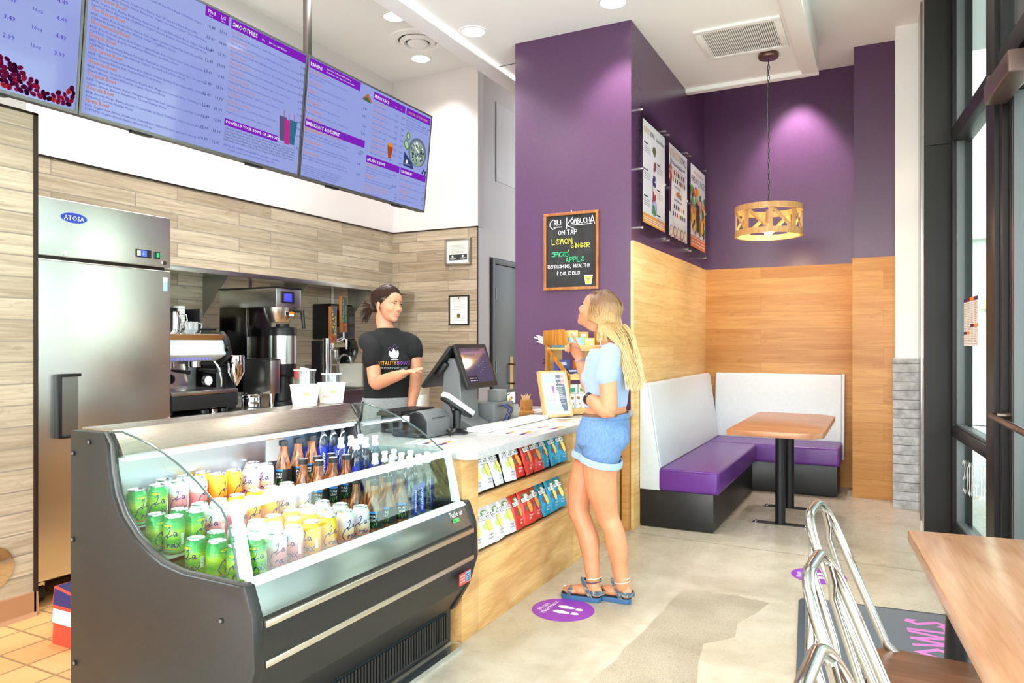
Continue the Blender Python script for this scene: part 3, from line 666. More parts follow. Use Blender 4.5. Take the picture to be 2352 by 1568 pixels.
def make_water():
    b = MB(); pr = [(.026, 0), (.031, .004), (.032, .02), (.032, .16), (.0305, .175), (.026, .192), (.018, .207), (.0125, .215), (.0125, .226)]
    b.lathe(pr, CLR, n=24, cap=False)
    root = b.build('water_bottle')
    MB().lathe([(.0165, .22), (.0165, .232), (.0125, .234), (.012, .252), (.014, .254), (.014, .262), (.01, .266), (0, .266)], WCAP, n=18).build('sports_cap', root)
    MB().lathe([(.006, .235), (.006, .258)], WBL, n=10).build('cap_valve', root)
    p = MB(); R = .0325
    for base in (0, PI):
        def wr(u, v): a = base+u/R; return Vector((math.cos(a)*R, math.sin(a)*R, v))
        for k in range(8):
            u0 = -.012+k*.003
            p.poly([wr(u0, .02), wr(u0+.003, .02), wr(u0+.003, .15-.003*(k-3)**2/4), wr(u0, .15-.003*(k-4)**2/4)], WBL)
        p.text((Vector(), Vector(), Vector(), Vector()), 'smartwater', .006, .03, .021, WHT2, rot=PI/2, wrap=lambda x, y: wr(x, y)*1.0+Vector((math.cos(base), math.sin(base), 0))*.0006)
    p.build('bottle_print', root, smooth=0)
    return root
PROTO = {}
def drink(kind, maker, x, y, z, rz, label, cat, grp):
    if kind not in PROTO: o = PROTO[kind] = maker(); tag(o, label, cat, grp); o.location = (x, y, z); o.rotation_euler = (0, 0, rz)
    else: dup(PROTO[kind], (x, y, z), rz, label, grp)
tiers = [('top', .73, [-2.352, -2.277]), ('middle', .66, [-2.165, -2.08]), ('bottom', .603, [-1.975, -1.885, -1.795])]
kinds = ['green lime']*2+['pink passionfruit']*2+['orange tangerine']*2+['peach coloured']*2
rown = {2: ['back', 'front'], 3: ['back', 'centre', 'front']}
for tn, z, xs in tiers:
    for ri, x in enumerate(xs):
        R_ = rown[len(xs)][ri]
        for k in range(8):
            kd = kinds[k]
            if tn == 'top' and ri == 0 and k in (0, 1, 5, 6): continue
            lb = '%s seltzer can, %s cooler shelf, %s row, %s of its colour' % (kd, tn, R_, 'left' if k % 2 == 0 else 'right')
            drink(kd, lambda kd=kd: make_can(kd), x+random.uniform(-.007, .007), 1.635+.085*k+random.uniform(-.006, .006), z, math.radians(-48+random.uniform(-55, 55)), lb, 'drinks can', 'seltzer cans in the cooler')
        for k in range(3):
            lb = 'amber tea bottle with black cap, %s cooler shelf, %s row, %s of three' % (tn, R_, ('left', 'middle', 'right')[k])
            if not (tn == 'top' and ri == 0) and not (tn == 'bottom' and ri == 0):
                drink('tea', make_tea, x, 2.325+.086*k, z, math.radians(-50+random.uniform(-35, 35)), lb, 'tea bottle', 'tea bottles in the cooler')
            lb = 'clear water bottle with sports cap, %s cooler shelf, %s row, %s of three' % (tn, R_, ('left', 'middle', 'right')[k])
            drink('water', make_water, x, 2.563+.068*k, z, math.radians(-50+random.uniform(-50, 50)), lb, 'water bottle', 'water bottles in the cooler')
lamp('cooler_lamp', 'AREA', (-2.235, 2.15, .955), 5, (.88, .92, 1), (0, math.radians(-25), 0), shape='RECTANGLE', size=.03, size_y=1.15)
# ---------------------------------------------------------------- behind the counter
FS = brushed('fridge_steel', (214, 212, 206), .25, 'zxy', (60, 1, 1), .1)
fr = thing('reach_in_fridge', 'tall stainless steel reach in fridge with black side handle', 'fridge', (-4.23, 2.58, 0))
FX = Matrix.Translation((4.23, -2.58, 0)); y0, y1 = 2.185, 2.98
MB().box(-4.63, -3.88, y0, y1, .11, 2.09, pbr('fridge_side', (70, 60, 54), .35, .5), FX).build('cabinet', fr, bev=.004)
g = MB().box(-3.88, -3.832, y0-.004, y1+.004, 1.80, 2.10, FS, FX).build('grille_panel', fr, bev=.008, seg=3)
lo = MB(); F = (Vector((4.23-3.8315, -2.58, 0)), Vector((0, 1, 0)), Vector((0, 0, 1)), Vector((1, 0, 0)))
lo.ell(F, 2.395, 2.012, .075, .03, pbr('logo_rim', (170, 180, 220), .3), .0005, 28); lo.ell(F, 2.395, 2.012, .071, .0265, pbr('logo_blue', (40, 62, 170), .3), .001, 28)
lo.text(F, 'ATOSA', 2.395, 1.998, .036, WHT2, .002, al='c', sx=.95); lo.build('maker_badge', fr, smooth=0)
cp = MB(); cp.box(-3.834, -3.826, 2.755, 2.85, 1.845, 1.89, BLACK, FX); cp.rect(F, 2.785, 1.85, 2.82, 1.885, pbr('digits', (60, 80, 230), .3, emit=(70, 90, 255), es=1.2), .0065); cp.text(F, '-3', 2.79, 1.86, .018, WHT2, .007); cp.rect(F, 2.758, 1.853, 2.782, 1.883, pbr('key_panel', (190, 196, 180), .4), .0065)
cp.build('thermostat', fr, smooth=0)
MB().box(-3.834, -3.822, 2.875, 2.905, 1.845, 1.887, BLACK, FX).box(-3.822, -3.82, 2.88, 2.90, 1.852, 1.882, pbr('green_switch', (20, 170, 90), .3, emit=(20, 200, 90), es=.6), FX).build('power_switch', fr, bev=.001)
lk = MB(); lk.cyl((-3.834, 2.345, 1.822), (-3.824, 2.345, 1.822), .013, CHROME, xf=FX); lk.cyl((-3.834, 2.94, 1.826), (-3.826, 2.94, 1.826), .013, CHROME, xf=FX); lk.build('lock', fr)
d = MB().box(-3.885, -3.822, y0, y1, .13, 1.782, FS, FX).build('door', fr, bev=.012, seg=4)
h = MB(); h.box(-3.824, -3.78, 2.285, 2.302, .855, 1.185, BLACK, FX); h.box(-3.824, -3.79, 2.30, 2.41, 1.172, 1.188, BLACK, FX); h.box(-3.824, -3.79, 2.30, 2.41, .852, .866, BLACK, FX); h.build('handle', d, bev=.003)
MB().box(-3.824, -3.815, 2.305, 2.408, .868, 1.170, brushed('pocket_steel', (150, 148, 144), .3), FX).build('handle_pocket', d)
MB().box(-3.8225, -3.8215, 2.925, 2.955, 1.66, 1.735, pbr('energy_sticker', (170, 210, 235), .5), FX).box(-3.8225, -3.8212, 2.925, 2.955, 1.715, 1.74, WHITE, FX).build('energy_sticker', d)
for yy in (2.26, 2.9):
    for xx in (-4.55, -3.93):
        w = MB().cyl((xx, yy-.016, .05), (xx, yy+.016, .05), .05, BLACK, n=20, xf=FX).build('caster', fr)
        MB().box(xx-.03, xx+.03, yy-.024, yy+.024, .085, .115, STEEL, FX).cyl((xx, yy-.022, .05), (xx, yy+.022, .05), .012, CHROME, xf=FX).build('fork', w)
struct(MB().prism([(-3.75, 0), (-3.73, 0), (-3.742, .02), (-3.742, .118), (-3.75, .122)], 'y', -3, 2.15, pbr('tan_cove', (168, 122, 88), .45)).prism([(2.15, 0), (2.165, 0), (2.158, .118), (2.15, .12)], 'x', -4.6, -3.74, MATS['tan_cove']).build('baseboard_wing', smooth=0))
ch = MB(); ch.cyl((-3.752, 1.94, .285), (-3.738, 1.94, .285), .105, CHROME, n=40); tag(ch.build('waste_chute_ring', bev=.004), 'round polished metal plate low on the wood tiled wing wall', 'wall plate')
pk = MB(); pk.prism([(0, 0), (.16, 0), (.15, .24), (.02, .26)], 'y', -.04, .04, pbr('pack_red', (212, 60, 44), .4)); pk.prism([(-.002, .09), (.162, .09), (.157, .17), (.008, .17)], 'y', -.042, .042, WHITE); pk.prism([(.004, .17), (.158, .17), (.15, .243), (.018, .263)], 'y', -.042, .042, pbr('pack_navy', (34, 34, 90), .4))
tag(pk.build('snack_pack', bev=.008, loc=(-3.33, 2.02, 0)), 'red white and navy packet on the tile floor behind the cooler', 'packet')
# stainless bench with sink end
bn = thing('work_bench', 'long stainless work bench along the wood tiled wall', 'bench', (-4.2, 3.9, 0)); BX = Matrix.Translation((4.2, -3.9, 0))
MB().box(-4.64, -3.78, 3.0, 4.45, .86, .9, STEEL, BX).box(-4.645, -4.63, 3.0, 4.45, .9, 1.0, STEEL, BX).build('bench_top', bn, bev=.004)
MB().box(-4.6, -3.86, 3.02, 4.43, .2, .24, STEEL, BX).build('under_shelf', bn)
for x in (-4.55, -3.86):
    for y in (3.06, 4.38): MB().cyl((x, y, 0), (x, y, .87), .02, STEEL, xf=BX).build('leg', bn)
un = thing('undercounter_fridge', 'low stainless undercounter unit with drop in sink beside the barista', 'undercounter unit', (-4.2, 5.2, 0)); UX = Matrix.Translation((4.2, -5.2, 0))
MB().box(-4.64, -3.9, 4.5, 5.9, .08, .93, STEEL, UX).build('cabinet', un, bev=.004)
MB().box(-4.64, -3.87, 4.5, 5.9, .93, .965, STEEL, UX).build('top', un, bev=.004)
for y in (4.55, 5.22): MB().box(-3.9, -3.88, y, y+.62, .15, .86, FS, UX).build('door', un, bev=.004)
MB().box(-4.3, -3.95, 4.76, 4.98, .966, .972, pbr('drain_dark', (60, 56, 52), .4, .6), UX).build('drip_tray', un)
MB().box(-4.63, -4.28, 5.0, 5.02, .965, 1.15, brushed('splash_steel', (170, 164, 156), .25), UX).box(-4.64, -4.625, 5.0, 5.85, .965, 1.15, STEEL, UX).box(-4.6, -4.27, 5.83, 5.85, .965, 1.15, STEEL, UX).build('splash_guard', un)
fa = MB(); fa.tube([(-4.58, 5.38, .965), (-4.58, 5.38, 1.16), (-4.56, 5.38, 1.22), (-4.5, 5.38, 1.245), (-4.44, 5.38, 1.22), (-4.42, 5.38, 1.15)], .012, CHROME, 10, xf=UX); fa.cyl((-4.58, 5.28, 1.0), (-4.58, 5.2, 1.0), .01, CHROME, xf=UX); fa.build('faucet', un)
# wall shelf
sh = thing('wall_shelf', 'long stainless wall shelf above the coffee machines', 'shelf', (-4.5, 4.65, 1.85)); SX = Matrix.Translation((4.5, -4.65, -1.85))
MB().box(-4.65, -4.35, 3.0, 6.3, 1.85, 1.885, STEEL, SX).build('shelf_board', sh, bev=.002)
for y in (3.9, 4.75, 5.6): MB().prism([(-4.645, 1.85), (-4.37, 1.85), (-4.645, 1.55)], 'y', y, y+.003, pbr('bracket_plate', (150, 146, 138), .3, .7), SX).build('bracket', sh)
for y in (4.35, 5.35): MB().box(-4.648, -4.635, y, y+.03, 1.6, 1.85, STEEL, SX).build('wall_bracket', sh)
# espresso machine
WM = pbr('machine_white', (226, 230, 232), .3); es = thing('espresso_machine', 'white and chrome two group espresso machine beside the fridge', 'espresso machine', (-4.1, 3.1, .903)); EX = Matrix.Translation((4.1, -3.1, -.9))
MB().box(-4.29, -3.83, 2.99, 3.5, .93, 1.02, pbr('machine_base', (34, 34, 36), .4), EX).build('base', es, bev=.01)
MB().box(-4.28, -3.83, 2.99, 3.5, 1.02, 1.045, STEEL, EX).build('drip_tray', es, bev=.004)
MB().box(-4.29, -4.13, 2.99, 3.47, 1.045, 1.24, CHROME, EX).build('splash_panel', es)
u = MB(); u.prism([(-4.29, 1.23), (-3.95, 1.23), (-3.87, 1.27), (-3.90, 1.37), (-3.95, 1.41), (-4.29, 1.41)], 'y', 2.99, 3.44, WM, EX); u.build('upper_body', es, bev=.008)
MB().prism([(-4.27, 1.412), (-3.955, 1.412), (-3.895, 1.365), (-3.885, 1.40), (-3.945, 1.428), (-4.27, 1.428)], 'y', 2.99, 3.44, CHROME, EX).build('top_trim', es)
MB().prism([(-4.29, 1.2), (-3.93, 1.2), (-3.85, 1.27), (-3.88, 1.38), (-3.93, 1.425), (-4.29, 1.425)], 'y', 3.44, 3.47, BLACK, EX).build('side_cover', es, bev=.004)
kb = MB(); F = (Vector((4.1-3.8765, -3.1, .37+.0)), Vector((0, 1, 0)), Vector((-.29, 0, .957)), Vector((.957, 0, .29)))
for i in range(12): kb.rect(F, 3.0+i*.027, -.035, 3.018+i*.027, -.018, pbr('key_blue', (120, 120, 220), .3), .0025)
kb.text(F, 'SIMONELLI', 2.99, .01, .02, INK, .003, sx=.9); kb.text(F, 'appia', 3.26, .01, .018, INK, .003)
kb.build('key_row', es, smooth=0)
for y in (3.08, 3.28):
    gh = MB().lathe([(.03, 1.23), (.038, 1.225), (.038, 1.19), (.03, 1.185)], CHROME, (0, 0, 0), 20, xf=EX @ Matrix.Translation((-3.98, y, 0))).build('group_head', es)
    MB().tube([(-3.94, y, 1.175), (-3.80, y+.01, 1.165)], [.009, .014], BLACK, 10, xf=EX).build('portafilter', gh)
MB().tube([(-3.92, 3.38, 1.23), (-3.88, 3.39, 1.18), (-3.87, 3.40, 1.1), (-3.885, 3.41, 1.06)], .006, CHROME, 8, xf=EX).build('steam_wand', es)
MB().tube([(-3.9, 3.46, 1.36), (-3.86, 3.43, 1.30), (-3.86, 3.43, 1.335)], .012, BLACK, 8, xf=EX).build('steam_lever', es)
MB().cyl((-3.96, 3.35, 1.10), (-3.935, 3.35, 1.10), .034, CHROME, n=24, xf=EX).cyl((-3.936, 3.35, 1.10), (-3.933, 3.35, 1.10), .029, WHITE, n=24, xf=EX).build('pressure_gauge', es)
for x in (-4.24, -3.9):
    for y in (3.03, 3.45): MB().cyl((x, y, .9), (x, y, .935), .018, BLACK, xf=EX).build('foot', es)
def simple(mb, name, label, cat, grp=None, **k): return tag(mb.build(name, **k), label, cat, grp)
TZ = 1.432
p = thing('milk_pitcher', 'tall polished steel milk pitcher on top of the espresso machine', 'pitcher', (-3.99, 3.13, TZ))
MB().lathe([(.043, 0), (.046, .003), (.043, .06), (.036, .1), (.039, .115)], CHROME, n=24).build('body', p); MB().tube([(.03, .03, .1), (.05, .05, .095), (.055, .055, .06), (.035, .035, .025)], .005, CHROME, 8).build('handle', p)
p = thing('milk_pitcher', 'steel milk pitcher half hidden by the fridge edge', 'pitcher', (-4.05, 3.035, TZ))
MB().lathe([(.04, 0), (.043, .003), (.04, .08), (.036, .13), (.039, .14)], CHROME, n=24).build('body', p); MB().tube([(.03, -.02, .12), (.055, -.03, .11), (.05, -.03, .05), (.035, -.02, .03)], .005, CHROME, 8).build('handle', p)
for i, (x, y, lb) in enumerate(((-3.98, 3.235, 'small clear shot glass pitcher nearest the steel pitcher'), (-4.0, 3.29, 'small clear shot glass pitcher at the right on the espresso machine'))):
    p = thing('shot_pitcher', lb, 'pitcher', (x, y, TZ)); MB().lathe([(.022, 0), (.025, .002), (.026, .045), (.029, .055)], pbr('clear_glass', (235, 240, 240), .05, trans=.7), n=18, cap=False).build('body', p); MB().tube([(.02, .02, .045), (.035, .035, .04), (.03, .03, .012)], .004, MATS['clear_glass'], 6).build('handle', p)
og = thing('cup_organizer', 'black cup and lid organizer standing behind the espresso machine', 'organizer', (-4.43, 3.27, .902)); 
ob = MB(); ob.box(-.18, .1, -.22, .5, .0, .03, BLACK); ob.box(-.18, -.16, -.22, .5, .03, .68, BLACK)
for i in range(4): ob.box(-.16, .08, -.22+i*.19, -.205+i*.19, .03, .69, BLACK)
ob.box(.07, .085, -.22, .5, .03, .55, BLACK); ob.build('frame', og, bev=.003)
for i, yy in enumerate((-.125, .065, .255)):
    st = MB()
    for k in range(7): st.lathe([(.034, .55+k*.018), (.042, .60+k*.018), (.044, .602+k*.018)], WHITE, (0, yy, 0), 18)
    tag(st.build('paper_cup_stack', loc=(-4.44, 3.27, .9)), ['stack of white paper cups in the organizer next to the fridge', 'stack of white paper cups in the middle of the organizer', 'stack of white paper cups at the right of the organizer'][i], 'cups', None)
gr = thing('coffee_hopper', 'chrome dosing hopper with cone bottom beside the espresso machine', 'hopper', (-3.9, 3.545, .902))
MB().lathe([(.012, .16), (.02, .175), (.056, .25), (.056, .36), (.05, .365)], CHROME, n=28).build('hopper', gr); MB().box(-.13, -.05, -.05, .05, 0, .3, BLACK).box(-.06, -.02, -.02, .02, .2, .24, BLACK).build('grinder_body', gr, bev=.008)
for x, y, s, lb in ((-4.08, 3.60, .058, 'steel clip lid canister behind, nearer the espresso machine'), (-3.94, 3.715, .062, 'steel clip lid canister in front of the coffee brewer')):
    c = thing('steel_canister', lb, 'canister', (x, y, .902), 0, 'clip lid canisters on the bench')
    MB().lathe([(s, .002), (s+.002, .006), (s+.002, .07), (s, .073)], CHROME, n=28).build('body', c); MB().lathe([(s+.004, .073), (s+.005, .083), (s-.004, .09), (0, .092)], CHROME, n=28).build('lid', c); MB().tube([(s+.004, 0, .08), (s+.014, 0, .06), (s+.006, 0, .035)], .003, CHROME, 6).build('clasp', c)
for x, y, m, lb in ((-3.87, 3.33, CHROME, 'polished coffee tamper on the bench'), (-3.86, 3.25, BLACK, 'black handled tamper left of the polished one'), (-3.87, 3.41, BLACK, 'black handled tamper right of the polished one')):
    simple(MB().lathe([(.028, 0), (.028, .02), (.012, .028), (.01, .05), (.017, .075), (.019, .095), (.012, .1), (0, .101)], m, n=20), 'coffee_tamper', lb, 'tamper', None, loc=(x, y, .902))
# coffee brewer
br = thing('coffee_brewer', 'tall stainless coffee brewer with black sided tower and brew basket', 'coffee brewer', (-4.1, 3.94, .902)); CBX = Matrix.Translation((4.1, -3.94, -.9))
DS = brushed('brewer_dark_side', (96, 92, 86), .2, 'yxz', (1, 1, 30))
MB().box(-4.36, -3.80, 3.81, 4.055, 1.60, 1.735, FS, CBX).build('head', br, bev=.006); MB().box(-4.365, -3.795, 3.805, 4.06, 1.735, 1.745, BLACK, CBX).build('top_cover', br)
MB().box(-4.36, -4.09, 3.81, 4.055, .99, 1.60, DS, CBX).box(-4.092, -4.08, 3.81, 3.83, .99, 1.6, CHROME, CBX).build('tower', br, bev=.003)
MB().box(-4.09, -3.82, 3.78, 3.865, .99, 1.225, FS, CBX).box(-4.092, -3.818, 3.778, 3.867, 1.225, 1.235, BLACK, CBX).build('side_box', br, bev=.003)
sc = MB(); sc.box(-3.802, -3.792, 3.855, 3.98, 1.63, 1.715, BLACK, CBX); sc.box(-3.793, -3.7905, 3.875, 3.955, 1.64, 1.70, emis('brewer_screen', (60, 62, 190), .8), CBX); sc.build('touch_screen', br, bev=.006)
bk = MB().lathe([(.075, 1.495), (.08, 1.50), (.105, 1.575), (.11, 1.60)], FS, (0, 0, 0), 32, xf=CBX @ Matrix.Translation((-3.9, 3.935, 0))).build('brew_basket', br)
MB().tube([(-3.82, 3.99, 1.585), (-3.755, 4.02, 1.575), (-3.745, 4.025, 1.45)], [.018, .016, .013], BLACK, 8, xf=CBX).build('handle', bk)
for yy, cc in ((0, ORG),): MB().box(-3.80, -3.797, 3.9, 3.98, 1.54, 1.57, WHITE, CBX).box(-3.797, -3.7955, 3.93, 3.98, 1.555, 1.57, ORG, CBX).box(-3.797, -3.7955, 3.9, 3.93, 1.542, 1.568, BINK, CBX).build('warning_label', bk)
for x, y in ((-3.85, 3.82), (-4.33, 3.84), (-4.33, 4.03)): MB().lathe([(.012, .9), (.014, .92), (.022, .99)], CHROME, (0, 0, 0), 14, xf=CBX @ Matrix.Translation((x, y, 0))).build('leg', br)
sv = thing('coffee_server', 'insulated steel coffee server with black lid and red tap under the brewer', 'coffee server', (-3.93, 4.005, .902))
MB().lathe([(.094, .29), (.1, .295), (.1, .50), (.094, .505)], FS, n=36).build('body', sv); MB().lathe([(.101, .50), (.101, .545), (.095, .56), (.05, .565), (.05, .585), (0, .587)], BLACK, n=36).build('lid', sv)
MB().lathe([(.095, 0), (.095, .02), (.07, .03), (.07, .20), (.095, .22), (.1, .292)], BLACK, n=28).build('stand', sv)
fc = MB(); fc.box(.09, .16, -.03, .03, .2, .25, BLACK); fc.build('faucet', sv, bev=.006); MB().box(.14, .175, -.035, .0, .19, .262, pbr('red_tap', (206, 30, 26), .35)).build('tap_lever', sv, bev=.006)
MB().tube([(.12, .03, .2), (.16, .05, .2), (.165, .09, .21), (.16, .09, .25), (.12, .05, .26)], .012, WHITE, 8).build('tap_guard', sv)
# chalk board tap tower
tt = thing('tap_tower', 'chrome drinks tower with two chalkboard tap handles', 'tap tower', (-4.05, 4.62, .967))
MB().cyl((0, 0, 0), (0, 0, .42), .036, CHROME, n=28).box(-.05, .05, -.05, .05, .0, .012, CHROME).build('column', tt); MB().box(-.12, -.05, -.05, .0, 0, .40, BLACK).build('back_box', tt)
WT = grainwood('tap_wood', 'zxy', (178, 110, 66), (150, 86, 48), 3, 8); YL = pbr('chalk_yellow', (236, 226, 70), .8); GN = pbr('chalk_green', (60, 214, 140), .8); SLATE = pbr('slate', (70, 74, 74), .8)
for i, (dy, z0, word1, word2, m) in enumerate(((.04, .38, 'LEMON', 'GINGER', YL), (.17, .47, 'SPICED', 'APPLE', GN))):
    MB().tube([(0, .0, .37), (.03, dy, z0-.05), (.06, dy, z0-.06), (.06, dy, z0-.14)], [.012, .012, .012, .008], CHROME, 10).cyl((.03, dy, z0-.06), (.03, dy, z0), .009, CHROME).build('faucet', tt)
    h = MB().box(.012, .04, dy-.035, dy+.035, z0, z0+.30, WT).build('tap_handle', tt, bev=.002)
    q = MB(); F = (Vector((.0402, dy, z0)), Vector((0, 1, 0)), Vector((0, 0, 1)), Vector((1, 0, 0)))
    q.rect(F, -.03, .075, .03, .295, SLATE, .0003); q.text(F, 'V', 0, .02, .05, BINK, .001, al='c')
    for j, ch in enumerate(word1): q.text(F, ch, -.016, .255-j*.034, .034, m, .001, al='c')
    for j, ch in enumerate(word2): q.text(F, ch, .014, .2-j*.026, .028, m, .001, al='c')
    q.build('chalk_panel', h, smooth=0)
# dispensers on the back wall
pt = thing('towel_dispenser', 'black paper towel dispenser on the tiled wall', 'towel dispenser', (-4.54, 5.27, 1.36))
b = MB().prism([(-.11, .02), (.10, .02), (.12, .1), (.12, .28), (.09, .345), (-.11, .345)], 'y', -.165, .165, pbr('gloss_black', (18, 18, 20), .12)); b.build('housing', pt, bev=.018, seg=3)
q = MB(); F = (Vector((.121, 0, 0)), Vector((0, 1, 0)), Vector((0, 0, 1)), Vector((1, 0, 0))); q.rect(F, -.13, .03, .15, .135, pbr('smoke_window', (52, 54, 58), .15), .0008); q.ell(F, .0, .15, .018, .01, GREY, .001); q.build('viewing_window', pt, smooth=0)
MB().prism([(0, .0), (.07, -.05), (.075, -.05), (.02, .02), (0, .02)], 'y', -.1, .1, pbr('brown_towel', (214, 190, 160), .8)).build('paper_towel', pt)
sp = thing('soap_dispenser', 'black rounded soap dispenser below the towel dispenser', 'soap dispenser', (-4.58, 5.52, 1.155))
MB().prism([(-.06, 0), (.03, 0), (.07, .06), (.09, .14), (.06, .21), (.02, .26), (-.06, .26)], 'y', -.06, .06, MATS['gloss_black']).build('housing', sp, bev=.02, seg=3); MB().ball((.075, 0, .11), (.012, .02, .035), pbr('soap_lens', (150, 170, 190), .1)).build('lens', sp)
nt = MB(); F = (Vector((-4.648, 5.1, 1.14)), Vector((0, 1, 0)), Vector((0, 0, 1)), Vector((1, 0, 0))); nt.box(-4.6495, -4.648, 5.1, 5.3, 1.14, 1.29, pbr('poster_white', (244, 246, 248), .5)); nt.rect(F, 0, .115, .2, .15, pbr('poster_blue', (30, 110, 170), .5), .001)
for i in range(2):
    for j in range(2): nt.rect(F, .02+i*.09, .02+j*.045, .09+i*.09, .055+j*.045, INK, .001)
tag(nt.build('hygiene_notice', smooth=0), 'white notice with blue header on the wall behind the tap tower', 'notice')
# bowls and cups on top of the cooler
def bowl_geo():
    b = MB(); b.lathe([(.0, .006), (.05, .006), (.0505, 0), (.053, 0), (.0655, .09), (.068, .093), (.0655, .097), (.0625, .092), (.0525, .01)], pbr('paper_bowl', (246, 244, 240), .45), n=36)
    b2 = MB()
    for base in (math.radians(-52),):
        def wr(u, v): R = .0534+.0125*v/.09; a = base+u/R; return Vector((math.cos(a)*R, math.sin(a)*R, v))
        F0 = (Vector(),)*4
        b2.text(F0, 'VITALITY', -.042, .026, .0165, pbr('logo_orange', (236, 110, 40), .5), sx=.8, wrap=wr); b2.text(F0, 'BOWLS', .015, .026, .0165, pbr('logo_plum', (110, 80, 130), .5), sx=.8, wrap=wr)
        b2.text(F0, 'SUPERFOOD CAFE', -.025, .017, .006, INK, wrap=wr)
        SG = pbr('logo_sage', (176, 170, 110), .5)
        for k in range(8):
            a, c = PI+PI*k/8, PI+PI*(k+1)/8
            b2.poly([wr(.012, .062), wr(.012+.014*math.cos(a), .06+.014*math.sin(a)), wr(.012+.014*math.cos(c), .06+.014*math.sin(c))], SG)
        for s in (-1, 0, 1): b2.poly([wr(.012+s*.009-.004, .059), wr(.012+s*.009+.004, .059), wr(.012+s*.012, .068)], SG); b2.poly([wr(.012+s*.009-.001, .074-abs(s)*.003), wr(.012+s*.009+.001, .074-abs(s)*.003), wr(.012+s*.009, .077-abs(s)*.003)], pbr('logo_plum', (0, 0, 0)))
        b2.text(F0, 'Organic superfood acai bowls', -.03, .084, .0045, INK, wrap=wr)
    return b, b2
CUPG = glassy('clear_cup', (232, 238, 240), .22); CUPR = pbr('cup_rim', (222, 226, 228), .2, alpha=.75)
for i, (x, y, hz, lb1, lb2) in enumerate(((-2.352, 2.535, .152, 'left white paper bowl with logo on top of the cooler', 'taller clear plastic cup set in the left paper bowl'), (-2.352, 2.715, .128, 'right white paper bowl with logo on top of the cooler', 'lower clear plastic cup set in the right paper bowl'))):
    a, b2 = bowl_geo(); o = a.build('paper_bowl', loc=(x, y, 1.0635)); tag(o, lb1, 'bowl', 'paper bowls on the cooler'); b2.build('bowl_print', o, smooth=0)
    c = MB(); c.lathe([(.0, .002), (.036, .002), (.036+.012*hz/.152, hz)], CUPG, n=32, cap=False); o = c.build('plastic_cup', loc=(x, y, 1.0745)); tag(o, lb2, 'cup', 'clear cups on the cooler')
    r_ = .036+.012*hz/.152; MB().lathe([(r_, hz-.004), (r_+.003, hz-.002), (r_+.003, hz+.002), (r_-.001, hz+.002)], CUPR, n=32, cap=False).build('rim', o)
# ---------------------------------------------------------------- menu screens
TVB = pbr('screen_bezel', (120, 122, 122), .3, .7)
SCRN = pbr('screen_on', (10, 10, 14), .07, emit=(166, 180, 246), es=.78)
def em(n, c, s=.8): return pbr('screen_'+n, (0, 0, 0), .3, emit=c, es=s, spec=0)
EP = em('purple', (142, 40, 206)); EW = em('white', (250, 248, 255), .95); EO = em('orange', (228, 140, 84)); EB = em('blue_text', (74, 84, 190)); EK = em('dark_text', (44, 46, 96)); ET = em('teal', (40, 150, 190)); EV = em('violet_text', (96, 60, 210))
W_, H_ = 1.547, .838
upv = Vector((.085, 0, .834)).normalized()
ZB = 2.493
def make_tv(i, label):
    y0 = 2.268+1.5465*(i-2); t = thing('menu_screen', label, 'screen', (-3.6, y0, ZB), 0)
    M = Matrix(((upv.z, 0, upv.x, 0), (0, 1, 0, 0), (-upv.x, 0, upv.z, 0), (0, 0, 0, 1)))
    b = MB(); w = W_-.004; b.box(-.05, 0, .002, w, 0, H_, BLACK, M); 
    for y_0, y_1, z0, z1 in ((.002, .014, 0, H_), (w-.012, w, 0, H_), (.014, w-.012, 0, .016), (.014, w-.012, H_-.012, H_)): b.box(-.006, .007, y_0, y_1, z0, z1, TVB, M)
    b.box(-.03, .004, .3, .42, -.012, 0, BLACK, M); b.box(-.03, .004, 1.1, 1.22, -.012, 0, BLACK, M); b.build('bezel', t, smooth=0)
    F = (M @ Vector((.001, 0, 0)), Vector((0, 1, 0)), upv, Vector((upv.z, 0, -upv.x)))
    s = MB().rect(F, .013, .015, w-.011, H_-.011, SCRN); s.build('screen', t, smooth=0)
    return t, F
def TX(p, F, s, u, v, size, m, al='l', fit=None, d=.0016, bold=0): p.text(F, s, u*W_, v*H_, size, m, d, al, fit, bold=bold)
def header(p, F, u0, u1, v0, v1, s, size, extra=()):
    p.rect(F, u0*W_, v0*H_, u1*W_, v1*H_, EP, .0012); TX(p, F, s, u0+.008, v0+.018, size, EW, bold=.018)
    for (q, u, sz) in extra: TX(p, F, q, u, v0+.02, sz, EW)
def block(p, F, u, v, name, lines, prices, wd, step=.0235, ns=.027, ds=.0168, pu=None, pv=None):
    TX(p, F, name, u, v, ns, EO, bold=.014)
    for k, l in enumerate(lines): TX(p, F, l, u, v-step*(k+1), ds, EB, fit=wd*W_)
    for q, pp in prices: TX(p, F, q, pp, v-step*.9 if pv is None else v+pv, .027, EK, 'r')
t1, F = make_tv(1, 'leftmost wall menu screen showing coffee prices above red coffee beans')
p = MB()
for k, (a, b_) in enumerate((('3.49', '5.49'), ('3.49', '4.49'), ('3.49', '4.49'), ('3.49', '4.49'), ('2.99', '3.99'))):
    v = .70-k*.1
    TX(p, F, '12oz', .70, v, .026, EB); TX(p, F, a, .765, v, .03, EV); TX(p, F, '16oz', .845, v, .026, EB); TX(p, F, b_, .915, v, .03, EV)
random.seed(3)
BN = [em('bean%d' % k, c, .7) for k, c in enumerate(((122, 24, 70), (170, 30, 66), (90, 18, 60), (206, 50, 50), (60, 12, 44)))]
